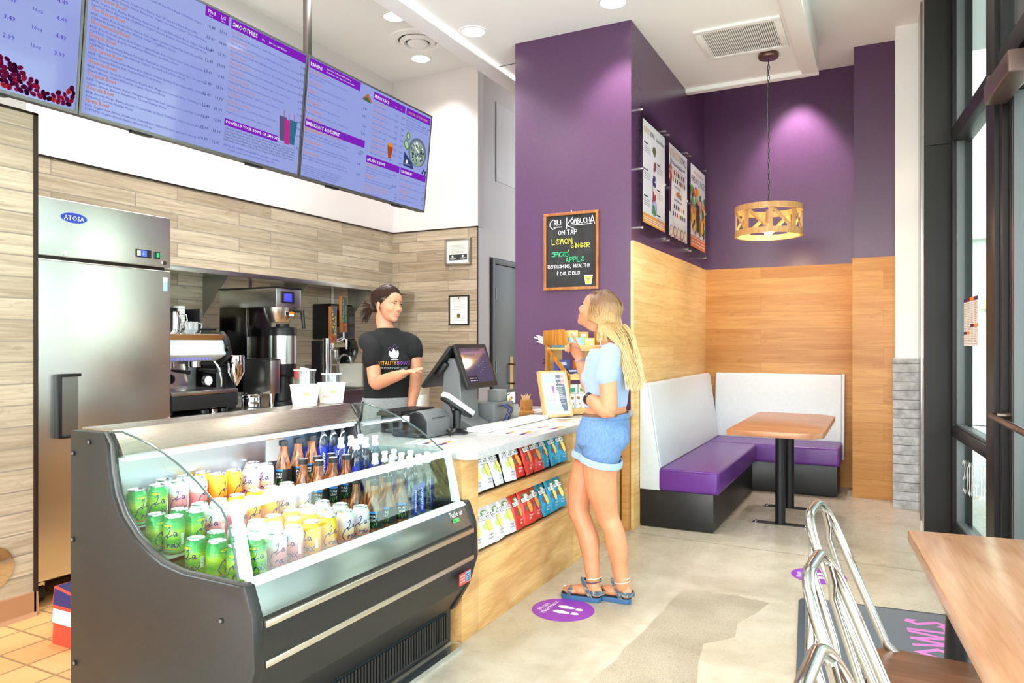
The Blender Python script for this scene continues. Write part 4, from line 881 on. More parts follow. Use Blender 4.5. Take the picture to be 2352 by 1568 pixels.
for r_ in range(8):
    for k in range(20):
        u = .66+k*.0165+random.uniform(-.006, .006)+(r_ % 2)*.008; v = .045+r_*.024
        if u > .985 or v > .07+.13*abs(math.sin((u-.56)*9.0)) or v > .2: continue
        rr = random.uniform(.013, .017); a = random.uniform(0, PI); m = random.choice(BN)
        c, s_ = math.cos(a), math.sin(a); pt = lambda q, R1, R2: (u*W_+R1*math.cos(q)*c-R2*math.sin(q)*s_, v*H_+R1*math.cos(q)*s_+R2*math.sin(q)*c)
        dd = .0012+.00012*(r_*3+k % 3)
        p.flat(F, [pt(2*PI*j/12, rr, rr*.72) for j in range(12)], m, dd); p.flat(F, [pt(2*PI*j/8, rr*.85, rr*.07) for j in range(8)], BN[4], dd+.00006)
p.build('coffee_menu', t1, smooth=0)
t2, F = make_tv(2, 'middle wall menu screen listing bowls and smoothies')
p = MB()
bowls = [('Nutty Bowl', 'BASE: Organic Acai, Banana, Strawberries, Peanut Butter, Organic Flax Seed, Apple Juice, Almond Milk', 'TOPPINGS: Organic Granola, Banana, Almonds, Honey', '10.99', '12.49'),
 ('Acerola Bowl', 'BASE: Acerola, Mango, Banana, Spinach, Coconut Milk, VB Blend; TOPPINGS: Organic Granola, Banana,', 'Blueberries, Coconut Shavings, Honey', '12.49', '13.99'),
 ('Tropical Bowl', 'BASE: Organic Acai, Banana, Mango, Pineapple, Organic Flax Seed, Apple Juice, Coconut Milk; TOPPINGS:', 'Organic, Granola, Bananas, Strawberries, Coconut Shavings, Honey', '11.49', '12.99'),
 ('Graviola Bowl', 'BASE: *Graviola, Pineapple, Strawberries, Banana, Kale, Mango Juice, Coconut Water; TOPPINGS: Organic', 'Granola, Banana, Organic Mulberries, Organic Chia Seeds, Honey', '12.49', '13.99'),
 ('The Green Bowl', 'BASE: *Graviola, Strawberries, Banana, Kale, Spinach, Organic Spirulina, Dates, Almond Milk; TOPPINGS:', 'Organic Granola, Banana, Kiwi, Organic Hemp Seeds, Honey', '12.49', '13.99'),
 ('Dragon Bowl', 'BASE: Pitaya (Dragonfruit), Banana, Pineapple, Raspberries, Immunity Boost, Mango Juice, Coconut Milk;', 'TOPPINGS: Strawberries, Kiwi, Almonds, Organic Goji Berries, Bee Pollen, Honey', '12.49', '13.99'),
 ('The Immunity Bowl', 'BASE: Acerola, Fresh Lemon, Raw Ginger, Organic Mango, Kale, Organic Camu Camu, Immunity Boost', 'TOPPINGS: Organic Granola, Strawberries, Blueberries, Bee Pollen, Honey', '13.49', '14.99'),
 ('The Detox Bowl', 'BASE: Organic Acai, Strawberries, Banana, Kale, Organic Spirulina, Organic Flax Seed, Almond Milk;', 'TOPPINGS: Banana, Blueberries, Almonds, Organic Goji Berries, Honey', '12.49', '13.99'),
 ('The Power Bowl', 'BASE: Organic Acai, Banana, Blueberries, Raspberries, Broccoli, Multi-Vitamin Boost, Organic Flax Seed, VB', 'Superfood Blend, Almond Milk; TOPPINGS: Organic Granola, Bananas, Strawberries, Almonds, Honey', '12.49', '13.99'),
 ('Superfood Bowl', 'BASE: Organic Acai, Graviola, Strawberries, Banana, Kale, VB Superfood Blend, Almond Milk', 'TOPPINGS: Organic Granola, Banana, Blueberries, Organic Goji Berries, Organic Cacao Nibs, Honey', '13.49', '14.99'),
 ('Vitality Bowl', 'BASE: Organic Acai, Strawberries, Banana, Flax Seed, VB Superfood Blend; TOPPINGS: Organic', 'Granola, Banana, Strawberries, Honey', '10.49', '11.99')]
for k, (n, a, b_, q1, q2) in enumerate(bowls): block(p, F, .022, .092+k*.0775, n, (a, b_), ((q1, .505), (q2, .562)), .535, .0245)
p.rect(F, .455*W_, .918*H_, .566*W_, .985*H_, EP, .0024); TX(p, F, 'Med', .468, .945, .03, EW, d=.003); TX(p, F, 'LG', .528, .945, .03, EW, d=.003); TX(p, F, '20oz', .472, .926, .013, EW, d=.003); TX(p, F, '28oz', .53, .926, .013, EW, d=.003)
header(p, F, .578, .99, .915, .982, 'SMOOTHIES', .036, (('20oz', .735, .014), ('NO Ice, NO Fillers', .775, .02)))
sm = [('Go Green', '*Graviola, Almond Milk, Banana, Kale, Spinach, Mint, Dates, Organic Spirulina', '7.99'), ('Pitaya Punch', 'Pitaya (Dragonfruit), Fresh Juiced Orange, Coconut Milk, Strawberries, Mango, Spinach, Organic Chia Seed', '7.99'), ('Immunity Smoothie', 'Acerola, Fresh Lemon, Raw Ginger, Almond Milk, Banana, Mango, Kale, Organic Camu Camu, Immunity Boost', '7.99'), ('Whey Green', 'Organic Acai, Almond Milk, Strawberries, Banana, Kale, Broccoli, Whey Protein, Organic Spirulina', '7.99'), ('Matcha Madness', 'Organic Acai, Almond Milk, Banana, Kale, Dates, Almond Butter, Organic Matcha, Organic Hemp Seeds', '7.99'), ('Temptation', 'Organic Acai, Coconut Milk, Strawberries, Banana, Organic Cacao, Dark Chocolate', '6.99'), ('Tropical Paradise', 'Organic Acai, Mango Juice, Coconut Milk, Strawberries, Banana, Pineapple', '6.99'), ('The Dragon Smoothie', 'Pitaya (Dragonfruit), Guava Juice, Strawberries, Mango, Raspberries', '7.99'), ('Acai Elixir', 'Organic Acai, VB Superfood Blend, Strawberries, Banana', '6.99'), ('Graviola Smoothie', '*Graviola, Mango Juice, Coconut Water, Banana, Pineapple, Kale', '7.99'), ('Sunsation', 'Organic Acai, Lemonade, Strawberries, Banana, Raspberries', '6.99')]
for k, (n, a, q) in enumerate(sm):
    v = .884-k*.0545; TX(p, F, n, .582, v, .024, EO); TX(p, F, a, .582, v-.023, .0155, EB, fit=(.34 if k > 6 else .385)*W_); TX(p, F, q, .99, v-.024, .024, EK, 'r')
header(p, F, .578, .86, .222, .272, 'POWER UP YOUR BOWL OR SMOOTHIE', .0255)
for k, l in enumerate(('Organic Acai, Almonds, Almond Butter, Avocado, Bee Pollen, Blueberries, Broccoli, Organic Camu', 'Camu, Organic Chia Seeds, Organic Cacao Powder, Organic Cacao Nibs, Organic Flax Seed, Organic', 'Guarana, Organic Granola, Organic Goji Berries, Organic Hemp Seeds, Honey, Immunity Boost, Kale,', 'Organic Maca, Organic Mangosteen, Organic Matcha, Mint, Organic Moringa, Organic Mulberries,', 'Multi-Vitamin, Peanut Butter, Probiotics, Protein, Organic Spirulina, Spinach, Organic Turmeric')): TX(p, F, l, .58, .198-k*.021, .0165, EK, fit=.385*W_)
TX(p, F, 'Add the VB SUPERFOOD BLEND to any bowl or smoothie', .58, .075, .019, EV); TX(p, F, '0.75', .985, .215, .024, EK, 'r'); TX(p, F, 'Goji, Maca, Lucuma, Camu, Spirulina, Mangosteen, Organic Maqui', .6, .05, .015, EB)
for k, (c, u, v) in enumerate(((( 110, 100, 150), .885, .375), ((220, 60, 160), .915, .36), ((60, 130, 160), .945, .37))):
    m = em('cup%d' % k, c, .7); p.flat(F, [((u-.015)*W_, (v-.13)*H_), ((u+.013)*W_, (v-.13)*H_), ((u+.022)*W_, (v+.06)*H_), ((u-.024)*W_, (v+.06)*H_)], m, .002+.0004*k); p.rect(F, u*W_, (v+.06)*H_, u*W_+.005, (v+.11)*H_, em('straw', (210, 60, 130)), .003)
p.build('bowl_menu', t2, smooth=0)
t3, F = make_tv(3, 'rightmost wall menu screen listing panini, juices, salads and kids menu')
p = MB()
header(p, F, .015, .37, .905, .982, 'PANINI', .036); TX(p, F, 'Natural Meat, All Nitrates, All Preservatives', .125, .952, .015, EW); TX(p, F, 'Whole Wheat, Vegan, Gluten Free Bread available', .125, .925, .015, EW)
pn = [('Roasted Turkey', ('All Natural Turkey Breast, Mozzarella, Sun Dried Tomatoes,', 'Spinach, Pesto, Dijon'), '6.99'), ('The Sirloin', ('Grass-Fed Sirloin, Mozzarella, Red Onion, Spinach, Dijon',), '7.99'), ('Veggie', ('Mozzarella Cheese, Avocado, Red Onion, Sun Dried Tomatoes,', 'Spinach, Pesto, Dijon'), '6.99'), ('The Eggster', ('Organic Cage Free Egg, Mozzarella, Spinach, Pesto',), '5.99'), ('The Gladiator', ('Peanut Butter on Whole Wheat Bread, Granola, Banana & Honey',), '5.99'), ('Avocado Toast', ('Smashed Avocado, Fresh Lemon, Olive Oil, Pink Himalayan Salt', 'Organic Hemp Seeds - Whole Wheat or Gluten Free Toast'), '4.99')]
v = .872
for n, l, q in pn:
    block(p, F, .02, v, n, l, ((q, .43),), .36, .023, .026, .0165); v -= .026+.0255*len(l)+.014
TX(p, F, 'ADD PANINI TO ANY MENU ITEM', .02, v+.005, .025, EO); TX(p, F, '4.99', .43, v-.03, .026, EK, 'r')
header(p, F, .015, .435, .425, .49, 'BREAKFAST & DESSERT', .034)
for k, (n, l, q) in enumerate((('Breakfast Bowl', ('BASE: Organic Acai, Banana, Strawberries, Organic Flax Seed, Almond', 'Milk; TOPPINGS: Organic Granola, Bananas, Strawberries, Honey'), '7.49'), ('Oatmeal Bowl', ('Organic Steel Cut Oatmeal cooked with Organic Acai, Almond Milk &', 'Cinnamon; Topped with Banana, Almonds, Organic Goji Berries & Honey'), '6.49'), ('Dessert Bowl', ('BASE: Organic Acai, Strawberries, Banana, Dark Chocolate, Coconut', 'Milk; TOPPINGS: Banana, Strawberries, Coconut Shavings, Chocolate'), '7.49'))): block(p, F, .018, .395-k*.093, n, l, ((q, .415),), .39, .0245, .027, .0165, pv=-.045)
for k in range(6): TX(p, F, ('ALLERGY WARNING: Foods Served below have allergens and are processed', 'Please let us know if you have a food allergy so we can reduce the risk of cross', 'contamination during prep. While we take great care in following safe prep', 'food sensitivities, please use your own judgement when ordering with us', 'our owner is to eliminate the risk of cross contamination during the', 'process. Food allergies vary person.')[k], .016, .105-k*.0165, .013, EB, fit=.38*W_)
header(p, F, .475, .745, .895, .965, 'FRESH JUICE', .034, (('12oz', .655, .012), ('16oz', .705, .012)))
for k, (n, l) in enumerate((('The Vitality Juice', 'Carrot, Apple, Celery, Kale'), ('The Detoxifier', 'Lemon, Ginger, Cucumber, Coconut Water'), ('The Rejuvenator', 'Carrot, Apple, Cucumber, Beet'), ('The Intensifier', 'Apple, Beet, Celery, Ginger, Lemon'), ('Green Me Up', 'Kale, Celery, Apple, Cucumber, Organic Spirulina'), ('C Me Up', 'Orange, Kiwi, Carrot, Ginger'), ('The Invigorator', 'Orange, Kale, Carrot, Apple'), ('The Rehydrator', 'Pineapple, Mint, Apple, Kale, Coconut Water'), ('Ginger Lemon Elixir', 'Fresh Lemon & Ginger with a dash of Cayenne'))):
    v = .862-k*.0548; TX(p, F, n, .478, v, .0235, EO); TX(p, F, l, .478, v-.0225, .016, EB, fit=.215*W_)
    if k < 8: TX(p, F, '5.99' if k != 5 else '6.39', .69, v-.03, .024, EK, 'r'); TX(p, F, '7.99', .745, v-.03, .024, EK, 'r')
    else: TX(p, F, '2.99', .745, v-.03, .024, EK, 'r')
JC = em('juice', (196, 80, 30), .8); p.flat(F, [(.628*W_, .42*H_), (.652*W_, .42*H_), (.664*W_, .545*H_), (.614*W_, .545*H_)], JC, .002); p.ell(F, .639*W_, .545*H_, .025*W_, .018*H_, em('foam', (236, 150, 60), .9), .0024)
header(p, F, .455, .735, .31, .375, 'SALADS & SOUP', .032)
for k, (n, l, q) in enumerate((('Spinach Salad', ('Spinach, Quinoa, Goat Cheese, Strawberries, Almonds,', 'Organic Goji Berries, Red Onion, House-Made Acai', 'Balsamic Vinaigrette'), '9.99'), ('Kale Salad', ('Kale, Quinoa, Goat Cheese, Cucumbers, Carrots, Organic', 'Hemp Seeds, House-Made Coconut Dijon Vinaigrette'), '9.99'))): block(p, F, .458, .283-k*.105, n, l, ((q, .715),), .24, .0235, .026, .0155)
for k, (n, q) in enumerate((('Add All Natural Roasted Turkey Breast', '2.00'), ('Add Grass-Fed Roasted Sirloin', '4.00'), ('Soup Du Jour', '6.99'))): TX(p, F, n, .455, .093-k*.028, .021, EO, fit=.22*W_); TX(p, F, q, .73, .085-k*.028, .022, EK, 'r')
TX(p, F, 'Cup or Bowl of House Made Selection', .455, .022, .0155, EB)
header(p, F, .755, .985, .895, .965, '', .03); TX(p, F, 'SPECIAL OF THE WEEK', .775, .915, .028, em('gold', (250, 190, 90)), fit=.2*W_)
TX(p, F, 'THE BRAINIAC BOWL', .758, .865, .022, ET); TX(p, F, '12.99', .945, .835, .023, EK, 'r'); TX(p, F, '14.49', .988, .835, .023, EK, 'r')
for k, l in enumerate(('BASE: Organic Acai, Avocado, Banana, Pineapple, Kale,', 'Organic Ginkgo, Coconut Milk; TOPPINGS: Organic', 'Hemp-Flax Seed Granola, Kiwi, Blueberries, Organic', 'Chia Seeds, Honey')): TX(p, F, l, .758, .838-k*.025, .0165, EB, fit=(.17 if k == 0 else .215)*W_)
p.ell(F, .885*W_, .575*H_, .085*W_, .145*H_, em('bowl_grey', (120, 136, 160), .7), .002, 30); p.ell(F, .885*W_, .565*H_, .07*W_, .125*H_, em('oats', (170, 190, 180), .75), .0024, 30)
random.seed(5)
for k in range(70):
    a, r_ = random.uniform(0, 2*PI), random.random()**.5; p.ell(F, .885*W_+.062*W_*r_*math.cos(a), .565*H_+.11*H_*r_*math.sin(a), .009, .009, random.choice((em('berry', (40, 50, 110), .6), em('kiwi', (110, 160, 90), .7), EW)), .0028+k*.00002, 8)
for u, v in ((.79, .70), (.775, .62), (.785, .6)): p.ell(F, u*W_, v*H_, .03, .034, em('kiwi', (0, 0, 0)), .002); p.ell(F, u*W_, v*H_, .018, .02, em('kiwi_heart', (200, 226, 180), .8), .0026)
p.flat(F, [(.762*W_, .4*H_), (.858*W_, .395*H_), (.845*W_, .45*H_), (.80*W_, .5*H_), (.762*W_, .54*H_)], em('slate_label', (70, 90, 150), .6), .003); p.ell(F, .792*W_, .45*H_, .014, .014, EW, .0034, 12); TX(p, F, 'VITALITYBOWLS', .77, .42, .012, EW, d=.0034)
for u, v in ((.955, .42), (.975, .41), (.945, .395), (.97, .385)): p.ell(F, u*W_, v*H_, .01, .012, em('berry', (0, 0, 0)), .003, 10)
header(p, F, .745, .985, .31, .375, 'KIDS MENU', .03)
for k, (n, l, q) in enumerate((('Kids Bowl', 'BASE: Organic Acai, Banana, Strawberries, Apple Juice; TOPPINGS: Organic Granola,', '6.49'), ('Grilled Cheese Panini', 'Mozzarella Cheese on Whole or White Wheat', '3.99'), ('Orange Carrot Juice', '', '4.99'), ('Kids Smoothie', 'Organic Acai, Lemonade, Strawberries, Banana', '4.99'), ('Side of Fruit', 'Fresh Strawberries, Bananas & Kiwi', '2.99'))):
    v = (.28, .21, .155, .13, .08)[k]; TX(p, F, n, .748, v, .022, EO); TX(p, F, l, .748, v-.023, .0145, EB, fit=.2*W_) if l else 0; TX(p, F, q, .985, v-.02, .022, EK, 'r')
p.flat(F, [(.39*W_, .86*H_), (.43*W_, .92*H_), (.47*W_, .855*H_)], em('sandwich', (200, 130, 90), .7), .002); p.flat(F, [(.385*W_, .85*H_), (.425*W_, .885*H_), (.46*W_, .84*H_)], em('lettuce', (90, 120, 80), .7), .0024)
p.build('panini_menu', t3, smooth=0)
pl = MB(); POLE = pbr('pole_bronze', (66, 60, 56), .35, .4)
for y in (3.99,): pl.box(-3.70, -3.655, y-.022, y+.022, 2.7, 4.12, POLE)
tag(pl.build('ceiling_pole', bev=.003), 'dark square pole hanging the menu screens from the ceiling', 'pole')
for yy in (2.4, .9): simple(MB().box(-3.70, -3.655, yy-.022, yy+.022, 2.7, 4.12, POLE), 'ceiling_pole', 'dark pole behind the %s menu screen' % ('middle' if yy > 2 else 'leftmost'), 'pole', bev=.003)
# ---------------------------------------------------------------- wall pieces
SF = {'A': '00 26 40|12 32', 'B': '00 06 35 34 03 33 41 30 00', 'C': '45 26 04 02 20 41', 'D': '00 06 35 42 30 00', 'E': '45 26 15 33 02 20 41', 'F': '00 06 46|03 33', 'G': '45 26 03 20 41 43 23', 'H': '00 06|40 46|03 43', 'I': '20 26', 'K': '00 06|46 02 50', 'L': '06 00 40', 'M': '00 16 23 36 40', 'N': '00 06 40 46', 'O': '26 04 02 20 42 44 26', 'P': '00 06 46 43 03', 'R': '00 06 45 43 03 40', 'S': '45 26 05 43 42 20 01', 'T': '06 46|26 20', 'U': '06 01 20 41 46', 'V': '06 20 46', 'W': '06 10 24 30 46', 'Y': '06 23 46|23 20', ',': '10 0-', '&': '45 25 33 15 12 31|28 20', 'a': '40 00'}
def chalk(p, F, s, x, y, h, m, w, adv=.78, d=.002):
    for ch in s:
        if ch in SF:
            for st in SF[ch].split('|'):
                q = [(x+int(a[0])*h/6*.9+random.uniform(-.03, .03)*h, y+(int(a[1]) if a[1] != '-' else -1)*h/6+random.uniform(-.03, .03)*h) for a in st.split()]
                p.line(F, q, w, m, d)
        x += h*adv if ch not in ' I' else h*.45
    return x
cb = thing('chalkboard', 'wood framed chalkboard with kombucha flavours on the purple wall', 'chalkboard', (-2.095, 5.098, 1.748))
CWD = grainwood('frame_wood', 'zxy', (186, 122, 62), (150, 90, 40), 3, 8)
f = MB(); 
for x0, x1, z0, z1 in ((-.222, .222, 0, .022), (-.222, .222, .563, .585), (-.222, -.2, .022, .563), (.2, .222, .022, .563)): f.box(x0, x1, -.022, 0, z0, z1, CWD)
f.build('frame', cb, bev=.002); 
SL = noisy('blackboard', (24, 24, 25), (44, 44, 46), 9, .7)
MB().box(-.2, .2, -.01, 0, .022, .563, SL).build('board', cb); MB().cyl((0, -.003, .585), (0, -.003, .6), .008, CHROME).build('hanger', cb)
q = MB(); F = (Vector((-.2, -.0105, .022)), Vector((1, 0, 0)), Vector((0, 0, 1)), Vector((0, -1, 0))); CW = pbr('chalk_white', (242, 240, 248), .9)
random.seed(11)
chalk(q, F, 'C', .03, .44, .075, CW, .0055); chalk(q, F, 'RU', .065, .47, .04, CW, .005, .72); q.line(F, [(.06, .457), (.13, .455)], .005, CW, .002)
chalk(q, F, 'K', .165, .44, .08, CW, .0055); chalk(q, F, 'OMBUCH', .2, .475, .036, CW, .0048, .72); chalk(q, F, 'A', .355, .465, .06, CW, .005); q.line(F, [(.2, .463), (.37, .466)], .005, CW, .002)
chalk(q, F, 'ON TAP', .1, .395, .034, CW, .0045, .82); chalk(q, F, 'LEMON', .045, .325, .042, YL, .0045, .83); chalk(q, F, 'GINGER', .2, .292, .034, YL, .0042, .83); q.line(F, [(.18, .28), (.176, .262)], .005, YL, .002)
chalk(q, F, 'SPICED', .045, .232, .034, GN, .0042, .72); chalk(q, F, 'APPLE', .16, .188, .036, GN, .0042, .85); chalk(q, F, 'REFRESHING, HEALTHY', .012, .145, .025, CW, .0036, .76); chalk(q, F, '& DELICIOUS', .085, .092, .024, CW, .0036, .83)
q.flat(F, [(.318, .015), (.362, .015), (.375, .085), (.305, .085)], WHITE, .0012); q.flat(F, [(.323, .019), (.357, .019), (.368, .076), (.312, .076)], YL, .0016); q.ell(F, .34, .05, .011, .009, BINK, .002, 10); q.ell(F, .34, .048, .008, .005, WHITE, .0024, 8)
q.build('chalk_writing', cb, smooth=0)
# certificates
ce = thing('certificate_frame', 'silver framed certificate above the black one on the tiled side wall', 'picture frame', (-3.83, 6.33, 2.135)); SV = brushed('silver_frame', (170, 164, 154), .3)
f = MB()
for x0, x1, z0, z1 in ((-.15, .15, 0, .02), (-.15, .15, .25, .27), (-.15, -.13, .02, .25), (.13, .15, .02, .25)): f.box(x0, x1, -.03, 0, z0, z1, SV)
f.build('frame', ce, bev=.002); q = MB(); q.box(-.13, .13, -.012, 0, .02, .25, pbr('mount_white', (244, 242, 238), .5)); F = (Vector((-.13, -.0125, .02)), Vector((1, 0, 0)), Vector((0, 0, 1)), Vector((0, -1, 0)))
q.rect(F, .025, .03, .235, .205, pbr('cert_paper', (226, 228, 222), .6), .0005); q.rect(F, .025, .03, .235, .088, pbr('cert_band', (50, 52, 58), .5), .001)
for k in range(7): q.rect(F, .05+.004*(k % 3), .105+k*.012, .21-.006*(k % 2), .108+k*.012, INK, .001)
for x in (.03, .15): q.text(F, 'CHAMBER', x, .045, .017, WHT2, .0015); q.text(F, 'OF COMMERCE', x, .036, .008, WHT2, .0015); q.ell(F, x+.035, .07, .012, .011, WHT2, .0015, 12)
q.build('certificate', ce, smooth=0)
ce = thing('certificate_frame', 'thin black framed certificate with gold seal on the tiled side wall', 'picture frame', (-3.822, 6.33, 1.527))
f = MB()
for x0, x1, z0, z1 in ((-.116, .116, 0, .012), (-.116, .116, .29, .302), (-.116, -.104, .012, .29), (.104, .116, .012, .29)): f.box(x0, x1, -.02, 0, z0, z1, BLACK)
f.build('frame', ce); q = MB(); q.box(-.104, .104, -.01, 0, .012, .29, MATS['mount_white']); F = (Vector((-.104, -.0105, .012)), Vector((1, 0, 0)), Vector((0, 0, 1)), Vector((0, -1, 0)))
for k in range(16): q.rect(F, .02+.006*(k % 4), .02+k*.016, .185-.009*(k % 3), .0225+k*.016, INK, .0006) if not 3 < k < 8 else 0
q.ell(F, .1, .085, .02, .022, pbr('gold_seal', (150, 122, 44), .4, .6), .001); q.ell(F, .1, .262, .008, .007, BINK, .001, 10); q.build('certificate', ce, smooth=0)
# acrylic posters on stand-offs
ACR = glassy('acrylic_sheet', (252, 252, 253), .02, 0, .2); PW = pbr('poster_paper', (250, 250, 250), .35); PLUM = pbr('poster_plum', (84, 44, 110), .5); PORG = pbr('poster_orange', (246, 166, 60), .5)
CC = lambda n, c: pbr('print_'+n, c, .5)
PZ0, PZ1 = 2.15, 3.12
for i, (ya, yb, lab) in enumerate(((5.19, 5.9, 'nearest acrylic poster of ingredients with a purple flask'), (5.935, 6.66, 'middle acrylic poster showing fruit rows and a purple cup'), (6.70, 7.42, 'farthest acrylic poster of fresh juices beside the corner'))):
    t = thing('wall_poster', lab, 'poster', (-1.63, ya, PZ0)); w = yb-ya; h = PZ1-PZ0
    MB().box(.03, .036, 0, w, 0, h, ACR).box(.04, .046, 0, w, 0, h, ACR).build('acrylic_panel', t, smooth=0)
    for yy in (.04, w-.04):
        for zz in (.05, h/2, h-.05): MB().cyl((0, yy, zz), (.052, yy, zz), .012, CHROME, n=14).build('standoff', t)
    q = MB(); a, b_ = .07, w-.03; F = (Vector((.038, a, .1)), Vector((0, 1, 0)), Vector((0, 0, 1)), Vector((1, 0, 0))); ww, hh = b_-a, h-.2
    q.rect(F, 0, 0, ww, hh, PW)
    if i == 0:
        q.rect(F, 0, 0, ww, .075, PORG, .0006); [q.rect(F, .03, .015+k*.016, ww-.03, .02+k*.016, WHT2, .001) for k in range(3)]
        q.text(F, 'VITALITY', .02, hh-.09, .06, PORG, .001, sx=.6); q.text(F, 'BOWLS', .2, hh-.09, .06, PLUM, .001, sx=.6); q.text(F, 'Superfood Blend', .36, hh-.09, .045, PLUM, .001, fit=.22)
        for k, c in enumerate(((90, 120, 60), (150, 70, 60), (50, 50, 120), (190, 50, 50), (80, 170, 90))):
            for j in range(9): q.ell(F, ww*.5+random.uniform(-.035, .035), hh-.19-k*.115+random.uniform(-.03, .03), .018, .022, CC('fruit%d' % k, c), .001+j*.0001, 10)
        for k in range(6):
            x = .03 if k % 2 == 0 else ww*.62
            q.rect(F, x, hh-.17-k*.1, x+.1, hh-.16-k*.1, BINK, .001); [q.rect(F, x, hh-.19-k*.1-j*.014, x+.17, hh-.186-k*.1-j*.014, INK, .001) for j in range(4)]
        cx = ww*.5; fl = [(cx-.04, .32), (cx-.04, .22), (cx-.07, .16), (cx-.055, .10), (cx+.055, .10), (cx+.07, .16), (cx+.04, .22), (cx+.04, .32)]
        q.line(F, fl, .006, CC('flask_line', (90, 80, 150)), .0012); q.flat(F, [(cx-.042, .215), (cx-.066, .16), (cx-.05, .105), (cx+.05, .105), (cx+.066, .16), (cx+.042, .215)], CC('flask_lilac', (206, 190, 230)), .001)
    elif i == 1:
        q.text(F, 'VITALITY', .015, hh-.1, .1, PORG, .001, al='f', fit=.33); q.text(F, 'BOWLS', .355, hh-.1, .1, PLUM, .001, al='f', fit=.245); q.text(F, 'What is an Acai Bowl?', .03, hh-.155, .055, PLUM, .001, al='f', fit=.52)
        [q.rect(F, .03, hh-.185-k*.016, ww-.04-.03*(k % 2), hh-.181-k*.016, INK, .001) for k in range(6)]
        q.flat(F, [(0, .2), (.06, .2), (.085, .5), (0, .5)], CC('acai_purple', (92, 40, 80)), .001); 
        for j in range(16): q.ell(F, random.uniform(.005, .08), random.uniform(.45, .6), .018, .02, CC('top%d' % (j % 3), ((200, 50, 40), (230, 190, 120), (120, 60, 60))[j % 3]), .0014+j*.0001, 10)
        for r_, (vz, n) in enumerate(((.55, 6), (.49, 7), (.265, 6), (.2, 7))):
            for j in range(n): q.ell(F, .17+j*.065+(r_ % 2)*-.03, vz, .02, .022, CC('row%d' % ((j+r_) % 5), ((200, 60, 50), (236, 170, 60), (70, 120, 70), (120, 70, 60), (90, 100, 170))[(j+r_) % 5]), .001, 12)
        for j in range(14): q.ell(F, .33+random.uniform(-.08, .08), .38+random.uniform(-.02, .02), .025, .012, CC('granola', (190, 140, 80)), .001+j*.0001, 10)
        for k, s_ in enumerate(('Superfood Toppings', 'Organic Granola', 'Superfood Fruit Blend')): q.text(F, s_, .16, (.61, .43, .315)[k], .032, PLUM, .001)
        for j in range(5): q.ell(F, .07+j*.12, .045, .055, .055, CC('bowl%d' % (j % 2), ((214, 170, 150), (160, 110, 110))[j % 2]), .001+.0002*j, 16); q.ell(F, .07+j*.12, .05, .04, .035, CC('bowl_in', (240, 220, 190)), .0022+.0002*j, 14)
    else:
        q.rect(F, 0, 0, ww, .11, CC('deep_orange', (240, 136, 50)), .0006); [q.rect(F, .03, .03+k*.03, ww-.03, .036+k*.03, WHT2, .001) for k in range(3)]
        q.text(F, 'VITALITYBOWLS', .12, hh-.075, .04, PORG, .001, al='f', fit=.36); q.text(F, 'FRESH JUICES', .03, hh-.16, .085, PLUM, .001, al='f', fit=ww-.06)
        cs = ((110, 160, 60), (230, 130, 60), (180, 50, 60), (90, 50, 70), (60, 120, 50), (240, 200, 60), (240, 160, 40), (200, 90, 80), (130, 180, 90))
        for j in range(90):
            u_, v_ = random.random(), random.random()**1.2; q.ell(F, .02+u_*(ww-.06), .15+v_*.43*(1-.25*abs(u_-.45)), random.uniform(.02, .05), random.uniform(.025, .055), CC('veg%d' % (j % 9), cs[j % 9]), .0008+j*.00003, 10, random.random()*3)
        q.flat(F, [(.24, .16), (.33, .16), (.35, .42), (.22, .42)], CC('green_juice', (60, 70, 40)), .005)
        for x, z_ in ((.09, .25), (.13, .2), (.45, .22)): q.ell(F, x, z_, .055, .06, CC('lemon', (250, 200, 50)), .0045, 16)
    q.build('print', t, smooth=0)
# ---------------------------------------------------------------- ceiling fixtures
LENS = emis('lamp_lens', (255, 250, 240), 7)
for i, (x, y, z, lb) in enumerate(((-3.705, 5.064, 4.12, 'round recessed downlight half hidden behind the ceiling rim'), (-4.02, 5.93, 4.12, 'round recessed downlight beyond the round air diffuser'), (-2.748, 4.752, 3.69, 'round recessed downlight left of the purple wall'), (-1.657, 4.78, 3.69, 'round recessed downlight at the top above the purple corner'))):
    d = thing('recessed_downlight', lb, 'ceiling light', (x, y, z)); MB().lathe([(.085, .012), (.088, -.006), (.105, -.006), (.107, 0)], WHITE, n=32, cap=False).build('trim_ring', d); MB().lathe([(.0, -.003), (.086, -.003)], LENS, n=32, cap=False).build('lens', d)
    lamp('ceiling_spot', 'SPOT', (x, y, z-.03), 42 if z > 4 else 45, (1, .97, .93), (0, 0, 0), spot_size=2.0, spot_blend=.7, shadow_soft_size=.07)
for (x, y, z, e) in ((-2.2, 2.6, 3.69, 20), (-1.0, 2.6, 3.69, 20), (-2.3, .8, 3.69, 45), (-1.0, .6, 3.69, 30), (-3.75, 3.4, 4.12, 190), (-3.75, 1.6, 4.12, 190), (-3.4, 2.5, 4.12, 110), (-3.3, 4.3, 4.12, 110), (-4.2, 2.6, 4.12, 45), (-4.2, 4.3, 4.12, 45)):  # unseen spots without fixtures, added to brighten kitchen walls and shop side
    lamp('ceiling_spot', 'SPOT', (x, y, z-.03), e, (1, .98, .95), (0, 0, 0), spot_size=2.95 if z > 4 else 2.0, spot_blend=1, shadow_soft_size=.07)
for (x, y, z, e) in ((-.2, 5.2, 3.94, 45), (-1.0, 4.4, 3.69, 35), (-.9, 6.95, 3.93, 40)):  # more spots without fixtures, added to lift the booth end
    lamp('ceiling_spot', 'SPOT', (x, y, z-.03), e, (1, .97, .93), (0, 0, 0), spot_size=2.2, spot_blend=.8, shadow_soft_size=.1)
